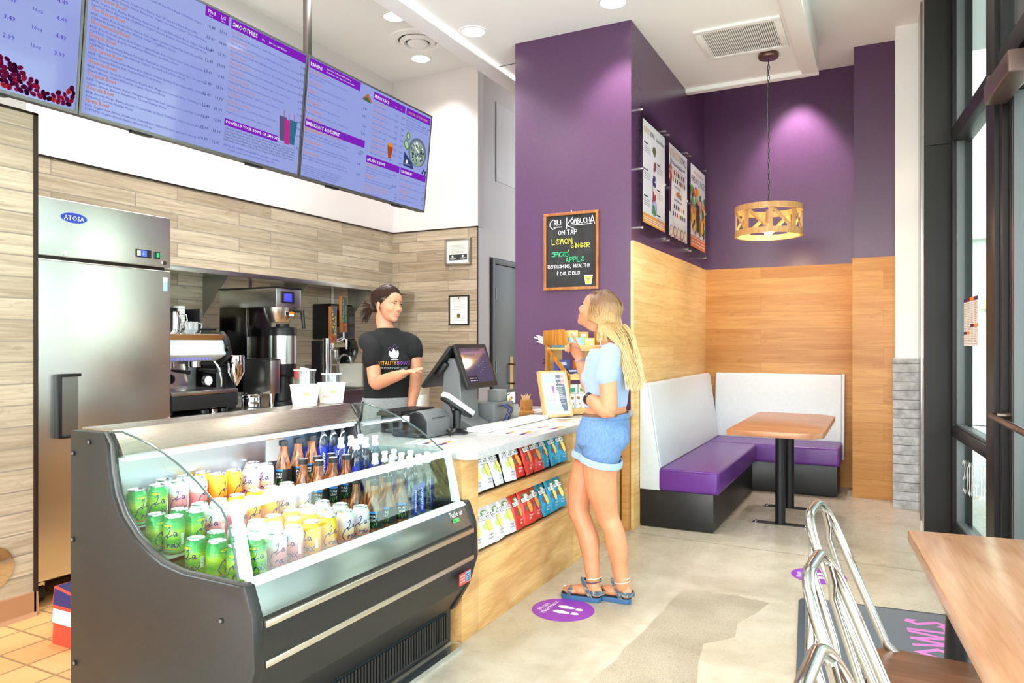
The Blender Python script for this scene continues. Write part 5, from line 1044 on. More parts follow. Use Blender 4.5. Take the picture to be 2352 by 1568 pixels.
MB().box(-2.912, -2.906, -3.1, 6.7, 3.672, 3.688, emis('cove_led', (255, 252, 244), 5)).build('ceiling_cove_light', smooth=0)['kind'] = 'structure'
# wall washers that light the purple walls
lamp('wall_washer', 'SPOT', (-.72, 7.22, 3.9), 200, (1, .86, .86), (math.radians(10), 0, 0), spot_size=1.25, spot_blend=.6, shadow_soft_size=.05)
lamp('wall_washer', 'SPOT', (-1.66, 4.78, 3.66), 60, (1, .88, .84), (math.radians(14), 0, 0), spot_size=1.35, spot_blend=.6, shadow_soft_size=.05)
lamp('wall_washer', 'SPOT', (-3.9, 6.08, 4.08), 22, (1, .95, .89), (math.radians(4), 0, 0), spot_size=1.35, spot_blend=.6, shadow_soft_size=.05)
dv = thing('air_diffuser', 'round white air diffuser in the kitchen ceiling', 'air vent', (-3.81, 5.57, 4.12)); 
MB().lathe([(.27, .0), (.265, -.012), (.2, -.02), (.175, -.005), (.17, .03)], WHITE, n=40, cap=False).build('outer_ring', dv); MB().lathe([(.165, -.01), (.16, -.022), (.125, -.032), (.115, -.012), (.11, .02)], WHITE, n=36, cap=False).build('middle_ring', dv); MB().lathe([(.0, -.045), (.08, -.042), (.095, -.03), (.095, -.02), (.0, -.02)], WHITE, n=32).build('centre_disc', dv); MB().lathe([(.0, -.0015), (.19, -.0015)], BLACK, n=32, cap=False).build('dark_throat', dv)
rg = thing('return_grille', 'rectangular white slatted air grille in the ceiling above the pendant', 'air vent', (-.97, 5.8, 3.69)); f = MB()
for x0, x1, y0, y1 in ((-.31, .31, -.3, -.25), (-.31, .31, .25, .3), (-.31, -.26, -.25, .25), (.26, .31, -.25, .25)): f.box(x0, x1, y0, y1, -.018, 0, WHITE)
f.build('frame', rg, bev=.003); s = MB()
for k in range(36): s.box(-.258+k*.0145, -.2505+k*.0145, -.25, .25, -.014, -.004, WHITE)
s.box(-.26, .26, -.25, .25, -.002, -.0005, GREY); s.build('slats', rg, smooth=0)
struct(MB().box(-2.93, -2.5, 5.45, 5.458, 3.686, 3.692, GREY).box(-2.93, -2.92, 5.3, 5.46, 3.686, 3.692, GREY).build('trim_access_hatch', smooth=0))
# pendant
pd = thing('pendant_lamp', 'pendant lamp with a round open wood slat drum on a long chain', 'pendant lamp', (-.83, 6.2, 2.21)); PWD = grainwood('pendant_wood', 'zxy', (218, 172, 116), (196, 146, 90), 3, 8)
MB().lathe([(.0, 1.48), (.075, 1.48), (.08, 1.47), (.08, 1.45), (.074, 1.44), (0, 1.437)], pbr('canopy_bronze', (110, 84, 72), .35, .7), n=32).build('canopy', pd)
chn = MB(); zc = 1.43; k = 0
IRON = pbr('chain_iron', (96, 92, 90), .35, .9)
while zc > .30:
    pts = [((.009*math.cos(a), 0) if k % 2 else (0, .009*math.cos(a)))+(zc-.022+.024*math.sin(a),) for a in [2*PI*j/12 for j in range(12)]]
    chn.tube(pts, .0026, IRON, 5, True); zc -= .042; k += 1
chn.build('chain', pd); MB().tube([(.0, .012, 1.43), (-.012, .012, 1.3), (-.006, .0, .9), (.006, 0, .6), (.02, .0, .4), (.012, 0, .30), (0, 0, .26)], .003, pbr('grey_cord', (120, 116, 120), .5), 6).build('cord', pd)
MB().tube([(0, 0, .31), (0, 0, .24)], .008, IRON, 8).tube([(0, 0, .245), (.12, .0, .232), (.24, 0, .225)], .003, IRON, 6).tube([(0, 0, .245), (-.12, .0, .232), (-.24, 0, .225)], .003, IRON, 6).tube([(0, 0, .245), (0, .24, .225)], .003, IRON, 6).build('hanger', pd)
for z in (0, .195):
    MB().lathe([(.24, z), (.262, z), (.262, z+.045), (.24, z+.045), (.24, z)], PWD, n=48, cap=False).build('ring', pd, bev=0)
for k in range(8):
    a = 2*PI*k/8+.2; X = Matrix.Rotation(a, 4, 'Z'); MB().box(.243, .255, -.017, .017, .04, .2, PWD, X).build('slat', pd)
    lo = []
    for j in range(2):
        aa = a+2*PI/8*(.08+.8*j); lo.append((.249*math.cos(aa), .249*math.sin(aa), .195-.15*j))
    d_ = (Vector(lo[1])-Vector(lo[0])).normalized(); MB().tube(lo, .015, PWD, 4, up=(math.cos(a+.4), math.sin(a+.4), 0), flat=.45).build('brace', pd)
MB().lathe([(.0, .215), (.02, .215), (.022, .16), (.024, .10), (.0, .10)], grainwood('socket_wood', 'zxy', (206, 180, 150), (180, 150, 120), 4, 6), n=20).build('socket', pd)
BULB = pbr('bulb_glow', (255, 240, 210), .1, emit=(255, 196, 110), es=14)
MB().lathe([(.012, .10), (.014, .085), (.026, .055), (.03, .035), (.024, .012), (.0, .004)], BULB, n=20).build('bulb', pd)
lamp('pendant_glow', 'POINT', (-.83, 6.2, 2.185), 14, (1, .72, .42), shadow_soft_size=.03)
# ---------------------------------------------------------------- booth, tables, chairs, floor graphics
GV = noisy('grey_vinyl', (202, 210, 214), (208, 215, 219), 30, .33); PV = noisy('purple_vinyl', (92, 40, 128), (98, 44, 134), 30, .3); BLK = noisy('black_plinth', (22, 22, 23), (30, 30, 31), 20, .35)
bt = thing('corner_booth', 'L shaped corner booth with grey back, purple seat and black base', 'booth', (-1.35, 6.4, 0)); OB = Matrix.Translation((1.35, -6.4, 0))
MB().prism([(-1.60, 5.23), (-1.07, 5.23), (-1.07, 6.94), (-.36, 6.94), (-.36, 7.485), (-1.60, 7.485)], 'z', .01, .275, BLK, OB).build('plinth', bt, bev=.003)
MB().prism([(-1.46, 5.215), (-1.03, 5.215), (-1.03, 6.885), (-1.46, 6.885)], 'z', .275, .435, PV, OB).build('seat_cushion', bt, bev=.025, seg=4)
MB().prism([(-1.46, 6.89), (-.335, 6.89), (-.335, 7.37), (-1.46, 7.37)], 'z', .275, .435, PV, OB).build('seat_cushion', bt, bev=.025, seg=4)
def backp(base, d): return [(base, .275), (base+d*.155, .275), (base+d*.15, .43), (base+d*.055, 1.045), (base+d*.03, 1.06), (base, 1.05)]
MB().prism(backp(-1.604, 1), 'y', 5.225, 5.25, GV, OB).build('back_end_panel', bt, bev=.006)
MB().prism([(-1.58, .43), (-1.45, .43), (-1.535, 1.03), (-1.553, 1.055), (-1.58, 1.05)], 'y', 5.25, 7.36, GV, OB).build('back_cushion', bt, bev=.02, seg=4)
MB().prism([(7.48, .43), (7.345, .43), (7.43, 1.03), (7.447, 1.055), (7.48, 1.05)], 'x', -1.5, -.345, GV, OB).build('back_cushion', bt, bev=.02, seg=4)
MB().prism([(7.486, .275), (7.33, .275), (7.335, .43), (7.43, 1.045), (7.45, 1.06), (7.486, 1.05)], 'x', -.345, -.32, GV, OB).build('back_end_panel', bt, bev=.006)
seam = MB().tube([(-1.445, 5.212, .425), (-1.05, 5.212, .425), (-1.035, 5.212, .41), (-1.035, 5.212, .28)], .003, PV, 6, xf=OB); seam.build('seat_piping', bt)
TOPW = grainwood('laminate_wood', 'xyz', (190, 136, 100), (168, 114, 80), 2.0, 5, .28, 6, .5)
tb = thing('booth_table', 'booth table with wood top and two black steel posts', 'table', (-.66, 5.8, 0)); OT = Matrix.Translation((.66, -5.8, 0))
cor = [(-.955, 5.09), (-.50, 5.06)]+[(-.50+.155*math.sin(a), 5.215-.155*math.cos(a)) for a in [PI/2*k/8 for k in range(1, 9)]]+[(-.345, 6.38), (-.44, 6.5), (-.90, 6.52), (-.95, 6.47)]
MB().prism(cor, 'z', .722, .762, TOPW, OT).build('table_top', tb, bev=.006)
for y in (5.75, 6.35):
    lg = MB().cyl((-.686, y, .005), (-.686, y, .722), .036, BLACKM, n=24, xf=OT).build('post', tb)
    MB().box(-.88, -.49, y-.036, y+.036, 0, .006, BLACKM, OT).build('foot_plate', lg)
    b = MB(); [b.cyl((x, y+e, .006), (x, y+e, .011), .008, CHROME, n=10, xf=OT) for x in (-.86, -.51) for e in (-.02, .02)]; b.build('bolt', lg)
RZ = math.radians(4.6)
TOPW2 = grainwood('maple_top', 'yxz', (200, 156, 122), (182, 132, 98), 1.2, 4, .2, 6, .5)
ft = thing('dining_table', 'long wood topped dining table in the right foreground', 'table', (.068, 2.62, 0), RZ)
ft.rotation_euler = (0, 0, math.radians(5.2))
MB().box(0, .7, -1.9, 0, .722, .76, TOPW2).build('table_top', ft, bev=.004)
for y in (-.12, -1.8):
    lg = MB().cyl((.11, y, .01), (.13, y, .722), .04, BLACKM, n=24).build('post', ft); MB().box(.05, .6, y-.04, y+.04, 0, .01, BLACKM).build('foot_plate', lg)
# cafe chairs, local +X faces the table
TUB = pbr('polished_tube', (186, 184, 180), .2, 1); SEAT = grainwood('walnut_seat', 'xyz', (140, 100, 74), (112, 78, 56), 3, 7, .35, 5)
ch = thing('cafe_chair', '', 'chair', (0, 0, 0))
def arc(c, r, a0, a1, n, fx): return [fx(c[0]+r*math.cos(a), c[1]+r*math.sin(a)) for a in [a0+(a1-a0)*k/n for k in range(n+1)]]
fx = lambda y, s: Vector((-.135+(.47-s)*.42, y, .41+s))   # plane of the back: s measured up from the seat
hw = .165
pts = [fx(-hw+.0, 0)+Vector((.05, 0, -.01)), fx(-hw, .06), fx(-hw, .25)]+arc((-hw+.11, .36), .11, PI, PI/2, 10, fx)+arc((hw-.11, .36), .11, PI/2, 0, 10, fx)+[fx(hw, .25), fx(hw, .06), fx(hw, 0)+Vector((.05, 0, -.01))]
MB().tube(pts, .0125, TUB, 14).build('back_hoop', ch)
for s in (-1, 1):
    MB().tube([fx(s*(hw-.05), .45)+Vector((.004, 0, -.01)), fx(s*(hw-.022), .41)+Vector((-.006, 0, -.02)), Vector((-.118, s*(hw-.004), .76)), Vector((-.062, s*hw, .58)), Vector((-.03, s*(hw+.005), .42)), Vector((-.055, s*.19, .01))], .0095, TUB, 12).build('leg', ch)
    MB().tube([Vector((.33, s*.15, .425)), Vector((.36, s*.19, .01))], .0115, TUB, 12).build('leg', ch)
st = MB(); seatp = [(.01, -.15), (.03, -.18), (.33, -.185), (.375, -.15), (.38, .15), (.33, .185), (.03, .18), (.01, .15)]
st.prism(seatp, 'z', .435, .455, SEAT); st.build('seat', ch, bev=.006, seg=3)
MB().tube([(.0, -.16, .422), (.34, -.165, .422), (.35, .165, .422), (.0, .165, .422)], .009, TUB, 8, True).build('seat_frame', ch)
MB().tube([(-.11, -.18, .2), (.34, -.17, .2)], .008, TUB, 8).tube([(-.11, .18, .2), (.34, .17, .2)], .008, TUB, 8).build('stretcher', ch)
CR = math.radians(-4)
labs = ['polished steel tube chair at the table end nearest the entrance mat', 'polished steel tube chair second from the entrance mat', 'polished steel tube chair nearest the camera, cut by the frame bottom']
for i, (x, y) in enumerate(((-.172, 2.235), (-.128, 1.674), (-.09, 1.12))):
    if i == 0: o = ch; tag(o, labs[0], 'chair', 'steel tube chairs along the table'); o.location = (x+.13, y, 0); o.rotation_euler = (0, 0, CR)
    else: dup(ch, (x+.13, y, 0), CR, labs[i])
# entrance mat
MT = noisy('mat_pile', (36, 41, 52), (56, 62, 75), 260, .95, detail=2, sheen=.3); mt = thing('entrance_mat', 'dark blue grey entrance mat with pink lettering near the door', 'mat', (-.4, 4.13, 0), RZ+math.radians(.3))
MB().prism([(0, -1.55), (.95, -1.55), (.95, -.04), (.91, 0), (.05, 0), (.012, -.02), (0, -.06)], 'z', 0.001, .007, pbr('mat_rubber', (70, 76, 84), .8)).build('rubber_border', mt, bev=.002)
MB().prism([(.03, -1.52), (.92, -1.52), (.92, -.06), (.89, -.03), (.06, -.03), (.03, -.06)], 'z', .004, .011, MT).build('pile', mt, bev=.002)
q = MB(); F = (Vector((.66, -1.54, .0112)), Vector((0, 1, 0)), Vector((-1, 0, 0)), Vector((0, 0, 1))); q.text(F, 'VITALITY', .03, 0, .26, ORG, .0005, al='f', fit=.76, bold=.03); q.text(F, 'BOWLS', .82, 0, .26, pbr('mat_pink', (206, 120, 190), .95), .0005, al='f', fit=.58, bold=.03)
q.build('mat_lettering', mt, smooth=0)
# round floor stickers
DP = pbr('sticker_purple', (148, 58, 186), .3); 
for i, (x, y, r_, a, lb) in enumerate(((-1.445, 3.405, .158, 0, 'round purple wait here floor sticker at the feet of the customer'), (-.335, 4.57, .15, 10, 'round purple wait here floor sticker behind the steel chairs'))):
    t = thing('floor_sticker', lb, 'floor sticker', (x, y, 0), math.radians(a)); MB().lathe([(0, .0009), (r_, .0009), (r_, .0014), (0, .0014)], DP, n=48, cap=False).build('disc', t, smooth=0)
    q = MB(); F = (Vector((0, 0, .0015)), Vector((0, 1, 0)), Vector((-1, 0, 0)), Vector((0, 0, 1)))
    q.text(F, 'Please', 0, .095, .042, WHT2, .0003, al='c'); q.text(F, 'Wait Here', 0, .062, .042, WHT2, .0003, al='c')
    for s in (-1, 1):
        q.flat(F, [(s*.035+.021*math.cos(b)*(1 if math.sin(b) > -.3 else .8), -.005+.045*math.sin(b)) for b in [2*PI*k/20 for k in range(20)]], WHT2, .0003)
        q.flat(F, [(s*.03-.015, -.057), (s*.03+.015, -.057)]+[(s*.03+.015*math.cos(b), -.078+.018*math.sin(b)) for b in [-PI*k/8 for k in range(9)]], WHT2, .0003)
    q.build('sticker_print', t, smooth=0)
# ---------------------------------------------------------------- people
from mathutils.bvhtree import BVHTree
def at(px, py, y):
    a = math.radians(27); u = (px-1176)/1675; v = (787-py)/1675
    d = Vector((-math.sin(a)+u*math.cos(a), math.cos(a)+u*math.sin(a), v)); return Vector((0, 0, 1.35))+d*(y/d.y)
def fuse(mb, name, voxel, mat, parent=None, it=5, fac=.5):
    o = mb.build('shape', smooth=0); 
    r = o.modifiers.new('r', 'REMESH'); r.mode = 'VOXEL'; r.voxel_size = voxel
    s = o.modifiers.new('s', 'SMOOTH'); s.factor = fac; s.iterations = it
    bpy.context.view_layer.update(); dg = bpy.context.evaluated_depsgraph_get()
    me = bpy.data.meshes.new_from_object(o.evaluated_get(dg)); me.name = name
    old = o.data; bpy.data.objects.remove(o); bpy.data.meshes.remove(old)
    me.materials.clear(); me.materials.append(mat)
    for p in me.polygons: p.use_smooth = True; p.material_index = 0
    n = bpy.data.objects.new(name, me); COL.objects.link(n)
    if parent: n.parent = parent
    return n
def skinmat(name, c, c2):
    m = noisy(name, c, c2, 14, .48, detail=3); b = m.node_tree.nodes['Principled BSDF']
    b.inputs['Subsurface Weight'].default_value = .12; b.inputs['Subsurface Radius'].default_value = (.01, .004, .002); return m
D0 = BLACK
def ell_loop(c, fwd, side, rx, ry, n=28, p=2.3):
    out = []
    for k in range(n):
        a = 2*PI*k/n; ca, sa = math.cos(a), math.sin(a)
        e = (abs(ca)**p+abs(sa)**p)**(-1/p); out.append(c+fwd*(ca*e*rx)+side*(sa*e*ry))
    return out
def trunk(mb, rows, yaw):
    f = Vector((math.cos(yaw), math.sin(yaw), 0)); s = Vector((-math.sin(yaw), math.cos(yaw), 0))
    mb.ring([ell_loop(Vector(c), f, s, rx, ry) for c, rx, ry in rows], D0)
def limb(mb, pts, rad, n=16, sub=4):
    # smooth tapered limb through the given points
    P = [Vector(p) for p in pts]; Q = []; R = []
    for i in range(len(P)-1):
        p0 = P[max(i-1, 0)]; p1 = P[i]; p2 = P[i+1]; p3 = P[min(i+2, len(P)-1)]
        for k in range(sub):
            t = k/sub; Q.append(.5*((2*p1)+(p2-p0)*t+(2*p0-5*p1+4*p2-p3)*t*t+(3*p1-p0-3*p2+p3)*t**3)); R.append(rad[i]+(rad[i+1]-rad[i])*(t*t*(3-2*t)))
    Q.append(P[-1]); R.append(rad[-1])
    mb.tube(Q, R, D0, n); mb.ball(tuple(P[0]), rad[0]*.98, D0, 14, 10); mb.ball(tuple(P[-1]), rad[-1]*.98, D0, 14, 10)
def hand(mb, wrist, d, palm, curls, side, s=1.0, thumb=(.6, .5), spread=.16):
    # d: towards the fingers, palm: normal out of the palm, side: +1 if the thumb leaves towards d x palm
    d = Vector(d).normalized(); n = Vector(palm); n = (n-d*n.dot(d)).normalized(); t = d.cross(n)*side; W_ = Vector(wrist)
    rows = []
    for k, (l, w, h) in enumerate(((-.012, .024, .019), (.02, .032, .017), (.05, .038, .0145), (.078, .039, .0125), (.09, .036, .01))):
        rows.append(ell_loop(W_+d*l*s, t, n, w*s, h*s, 20))
    mb.ring(rows, D0)
    nails = []
    for i, (off, ln, r) in enumerate(((.029, .072, .0083), (.0095, .08, .0086), (-.0105, .074, .0082), (-.029, .058, .0072))):
        p = W_+d*(.084-.004*abs(i-1.2))*s+t*off*s; a = 0; dd = (d+t*off*spread*18*.1).normalized(); pts = [p-d*.012*s, p]; c = curls[i]
        for j, f in enumerate((.45, .31, .24)):
            a += c*(.8, 1.0, .7)[j]; v = (dd*math.cos(a)+n*math.sin(a)); p = p+v*ln*f*s; pts.append(p)
        rr = [r*s*q for q in (1.1, 1.08, 1.0, .92, .74)]; mb.tube(pts, rr, D0, 10); mb.ball(tuple(pts[-1]), r*s*.76, D0, 10, 8)
        for j in (2, 3): mb.ball(tuple(pts[j]), r*s*1.02, D0, 10, 8)
        nails.append((pts[-1], v, (n*math.cos(a)-dd*math.sin(a))*-1, r*s))
    p = W_+d*.018*s+t*.026*s; v = (t*thumb[0]+d*(1-thumb[0]*.5)+n*thumb[1]*.5).normalized(); v2 = (v+n*thumb[1]*.5+d*.25).normalized()
    pts = [p-v*.012*s, p+v*.03*s, p+v*.05*s, p+v*.05*s+v2*.022*s, p+v*.05*s+v2*.036*s]; mb.tube(pts, [.0145*s, .0125*s, .0095*s, .0088*s, .0065*s], D0, 10); mb.ball(tuple(pts[-1]), .0068*s, D0, 10, 8); mb.ball(tuple(p), .015*s, D0, 10, 8)
    nails.append((pts[-1], v2, -n, .0085*s)); return nails
def head(mb, M, smile=True):
    # local: +x the way the face looks, z up, origin between the ears
    mb.ball((-.012, 0, .04), (.094, .073, .086), D0, 28, 18, M)      # cranium
    mb.ball((.028, 0, -.008), (.064, .061, .084), D0, 28, 18, M)     # face
    mb.ball((.032, 0, -.055), (.052, .046, .041), D0, 24, 14, M)     # jaw
    mb.ball((.062, 0, -.078), (.022, .025, .019), D0, 18, 12, M)     # chin
    mb.ball((.064, 0, .048), (.030, .050, .036), D0, 20, 12, M)      # forehead
    for s in (-1, 1):
        mb.ball((.055, s*.037, -.018), (.030, .022, .024), D0, 16, 12, M)   # cheek
        mb.ball((.074, s*.03, .024), (.014, .024, .008), D0, 14, 10, M)     # brow ridge
        mb.ring([[M @ Vector((x, s*(.071+.009*w)+s*.004*math.cos(a), z+0)) for a in (0,)] for x, z, w in ()], D0) if 0 else 0
        er = Matrix.Rotation(s*.35, 4, 'Z'); mb.ball((-.006, 0, 0), (.019, .006, .032), D0, 16, 12, M @ Matrix.Translation((-.002, s*.076, -.006)) @ er)
        mb.ball((-.002, s*.074, -.034), (.009, .006, .01), D0, 12, 8, M)
        mb.ball((.087, s*.0105, -.0255), (.009, .0085, .0075), D0, 12, 8, M)  # nostril wings
    mb.tube([M @ Vector(p) for p in ((.082, 0, .024), (.089, 0, .008), (.0985, 0, -.010), (.102, 0, -.019), (.092, 0, -.029))], [.0075, .008, .0095, .0105, .007], D0, 12)
    mb.ball((.1, 0, -.0205), .0108, D0, 14, 10, M)
    mb.ball((.077, 0, -.053), (.0135, .026, .014), D0, 16, 10, M)     # mouth mound
    mb.tube([M @ Vector((-.022, 0, -.02)), M @ Vector((-.028, 0, -.09))], [.046, .044], D0, 20)
EYEW = pbr('eye_white', (240, 238, 234), .2); IRIS = pbr('iris_brown', (70, 46, 30), .15); PUP = pbr('pupil', (12, 10, 10), .1); TEETH = pbr('teeth', (246, 244, 238), .2); MOUTH = pbr('mouth_dark', (90, 30, 30), .5)
def face(parent, M, brow, lip, mouth_open=0, up=0):
    for s in (-1, 1):
        e = MB(); c = Vector((.0800, s*.031, .009)); e.ball(tuple(c), (.0066, .0128, .0052), EYEW, 16, 12, M); eo = e.build('eye', parent)
        i = MB(); i.ball((.0848, s*.0305, .009), (.003, .0054, .0052), IRIS, 14, 10, M); i.ball((.0867, s*.0305, .009), (.0016, .0027, .0027), PUP, 10, 8, M); i.build('iris', eo)
        l = MB(); l.tube([M @ Vector((.0795+.0085*math.cos(a)*1.05, s*(.031+.0145*math.sin(a)), .0105+.0045*math.cos(a))) for a in [-1.35+2.7*k/8 for k in range(9)]], [.0008, .0012, .0016, .0018, .0018, .0018, .0016, .0014, .0009], PUP, 6); l.build('lashes', eo)
        b = MB(); b.tube([M @ Vector((x, s*y, z)) for x, y, z in ((.0905, .012, .0235), (.0895, .022, .0275), (.084, .036, .0285), (.0735, .049, .0235))], [.0022, .0032, .0028, .001], brow, 8, flat=.6); b.build('eyebrow', parent)
    m = MB(); q = mouth_open
    up_ = [(.0795, -.0275, -.0465), (.087, -.014, -.0515), (.0895, 0, -.0525), (.087, .014, -.0515), (.0795, .0275, -.0465)]
    lo_ = [(.0795, -.0275, -.0475), (.0855-q*.4, -.014, -.0605-q), (.0875-q*.4, 0, -.0635-q), (.0855-q*.4, .014, -.0605-q), (.0795, .0275, -.0475)]
    m.tube([M @ Vector(p) for p in up_], [.001, .0025, .0027, .0025, .001], lip, 8); m.tube([M @ Vector(p) for p in lo_], [.001, .003, .0034, .003, .001], lip, 8); lo = m.build('lips', parent)
    t = MB(); t.ball((.0815-q*.2, 0, -.0565-q/2), (.0065, .0215, .0045+q*.6), MOUTH, 14, 8, M); t.ball((.0832, 0, -.0552), (.0056, .0195, .0032), TEETH, 14, 8, M); t.build('teeth', lo)
def nailmesh(nails, mat, parent):
    for p, v, b, r in nails:
        m = MB(); X = Matrix.Translation(p+b*r*.62+v*r*.1) @ frame_m(v, b); m.ball((0, 0, 0), (r*.75, r*.55, r*.22), mat, 10, 6, X); m.build('fingernail', parent)
def frame_m(x, z):
    x = Vector(x).normalized(); z = Vector(z); z = (z-x*z.dot(x)).normalized(); y = z.cross(x); M = Matrix((x, y, z)).transposed().to_4x4(); return M
def cat(P, k=4):
    P = [Vector(p) for p in P]; Q = []
    for i in range(len(P)-1):
        p0 = P[max(i-1, 0)]; p1 = P[i]; p2 = P[i+1]; p3 = P[min(i+2, len(P)-1)]
        for j in range(k):
            t = j/k; Q.append(.5*((2*p1)+(p2-p0)*t+(2*p0-5*p1+4*p2-p3)*t*t+(3*p1-p0-3*p2+p3)*t**3))
    return Q+[P[-1]]
def headmat(p, yaw, pitch, roll=0, s=1): return Matrix.Translation(p) @ Matrix.Rotation(yaw, 4, 'Z') @ Matrix.Rotation(-pitch, 4, 'Y') @ Matrix.Rotation(roll, 4, 'X') @ Matrix.Scale(s, 4)
def hairmat(name, stops, rough=.38):
    m = pbr(name, stops[0][1], rough, spec=.5); N, L, B = nodes(m); tc = N.new('ShaderNodeTexCoord'); sp = N.new('ShaderNodeSeparateXYZ'); L.new(tc.outputs['Object'], sp.inputs[0])
    n = noise(N, L, objvec(N, L, 'xyz', (90, 90, 6)), 2, 3); a = N.new('ShaderNodeMath'); a.operation = 'MULTIPLY_ADD'; a.inputs[1].default_value = .1; L.new(n, a.inputs[0]); L.new(sp.outputs[2], a.inputs[2])
    mr = N.new('ShaderNodeMapRange'); mr.inputs[1].default_value = stops[-1][2]; mr.inputs[2].default_value = stops[-1][3]; L.new(a.outputs[0], mr.inputs[0])
    L.new(ramp(N, L, mr.outputs[0], [(s[0], s[1]) for s in stops]), B.inputs['Base Color']); return m
def bez(P, n):
    out = []
    for k in range(n+1):
        t = k/n; Q = [Vector(p) for p in P]
        while len(Q) > 1: Q = [Q[i].lerp(Q[i+1], t) for i in range(len(Q)-1)]
        out.append(Q[0])
    return out
# ---- customer: profile, facing -X, looking up at the menu
SK = skinmat('tanned_skin', (208, 140, 102), (198, 128, 92)); SKN = pbr('nail_pale', (240, 210, 196), .25)
wo = thing('person', 'woman in pale blue crop top and denim shorts pointing at the menu by the counter', 'person', (-1.27, 3.62, 0)); WOX = Matrix.Translation((1.27, -3.62, 0))
b = MB(); yw = PI-.12
hipL, hipR = at(1388, 990, 3.56), at(1374, 990, 3.69)
limb(b, [hipL, at(1379, 1062, 3.56), at(1381, 1115, 3.57), at(1396, 1185, 3.60), at(1408, 1212, 3.60), at(1416, 1250, 3.61), at(1423, 1300, 3.625), at(1429, 1345, 3.635)], [.092, .094, .083, .058, .053, .056, .042, .035])
limb(b, [hipR, at(1357, 1062, 3.68), at(1338, 1112, 3.66), at(1329, 1166, 3.63), at(1338, 1196, 3.62), at(1353, 1242, 3.61), at(1359, 1295, 3.60), at(1364, 1345, 3.60)], [.088, .088, .078, .059, .053, .055, .042, .035])
P = lambda px, py, y=3.625: at(px, py, y)
trunk(b, [(P(1386, 1035), .07, .10), (P(1385, 1010), .112, .155), (P(1387, 975), .112, .158), (P(1392, 940), .092, .132), (P(1394, 912), .088, .125), (P(1395, 880), .096, .134), (P(1397, 850), .106, .142), (P(1401, 820), .098, .15), (P(1404, 800), .08, .14), (P(1406, 790), .045, .07)], yw)
for s, y in ((-1, 3.57), (1, 3.68)): b.ball(tuple(at(1366, 868, y)), (.062, .058, .055), D0, 16, 12)
b.ball(tuple(P(1403, 1003, 3.57)), (.07, .072, .075), D0); b.ball(tuple(P(1401, 1003, 3.68)), (.07, .072, .075), D0)
hp = at(1371, 720, 3.625); HM = headmat(hp, PI-.06, math.radians(27), 0, .98)
head(b, HM); limb(b, [P(1405, 802), P(1402, 777), P(1393, 750)], [.06, .05, .046])
# near arm: hanging, forearm folded across the waist
shL = at(1400, 820, 3.485); elL = at(1399, 938, 3.452); wrL = at(1352, 915, 3.50)
limb(b, [at(1402, 812, 3.53), shL, at(1396, 870, 3.465), elL, at(1385, 938, 3.455), at(1368, 924, 3.475), wrL], [.042, .048, .045, .043, .042, .037, .028])
hand(b, wrL, at(1349, 905, 3.58)-wrL, (1, .25, 0), (.3, .34, .4, .45), 1, .95)
# far arm: raised, index finger pointing up at the board
shR = at(1399, 812, 3.765); elR = at(1357, 893, 3.775); wrR = at(1331, 824, 3.735)
limb(b, [at(1403, 808, 3.72), shR, at(1380, 855, 3.785), elR, at(1349, 872, 3.77), at(1340, 848, 3.75), wrR], [.042, .047, .044, .042, .042, .036, .027])
hd_ = at(1310, 779, 3.725)-wrR
ind = hand(b, wrR, hd_, (-.35, -.75, .15), (.04, 1.15, 1.3, 1.4), 1, .95, (.3, 1.3))
body = fuse(b, 'body', .0042, SK, None, 4, .5)
body.parent = wo; body.location = (1.27, -3.62, 0)
def own(o, root): o.parent = root; o.location = tuple(-Vector(root.location)); return o
wf = thing('tmp', '', ''); bpy.data.objects.remove(wf)
HL = WOX @ HM
face(wo, HL, pbr('brow_fair', (120, 84, 58), .6), pbr('lip_rose', (206, 104, 96), .35), .012)
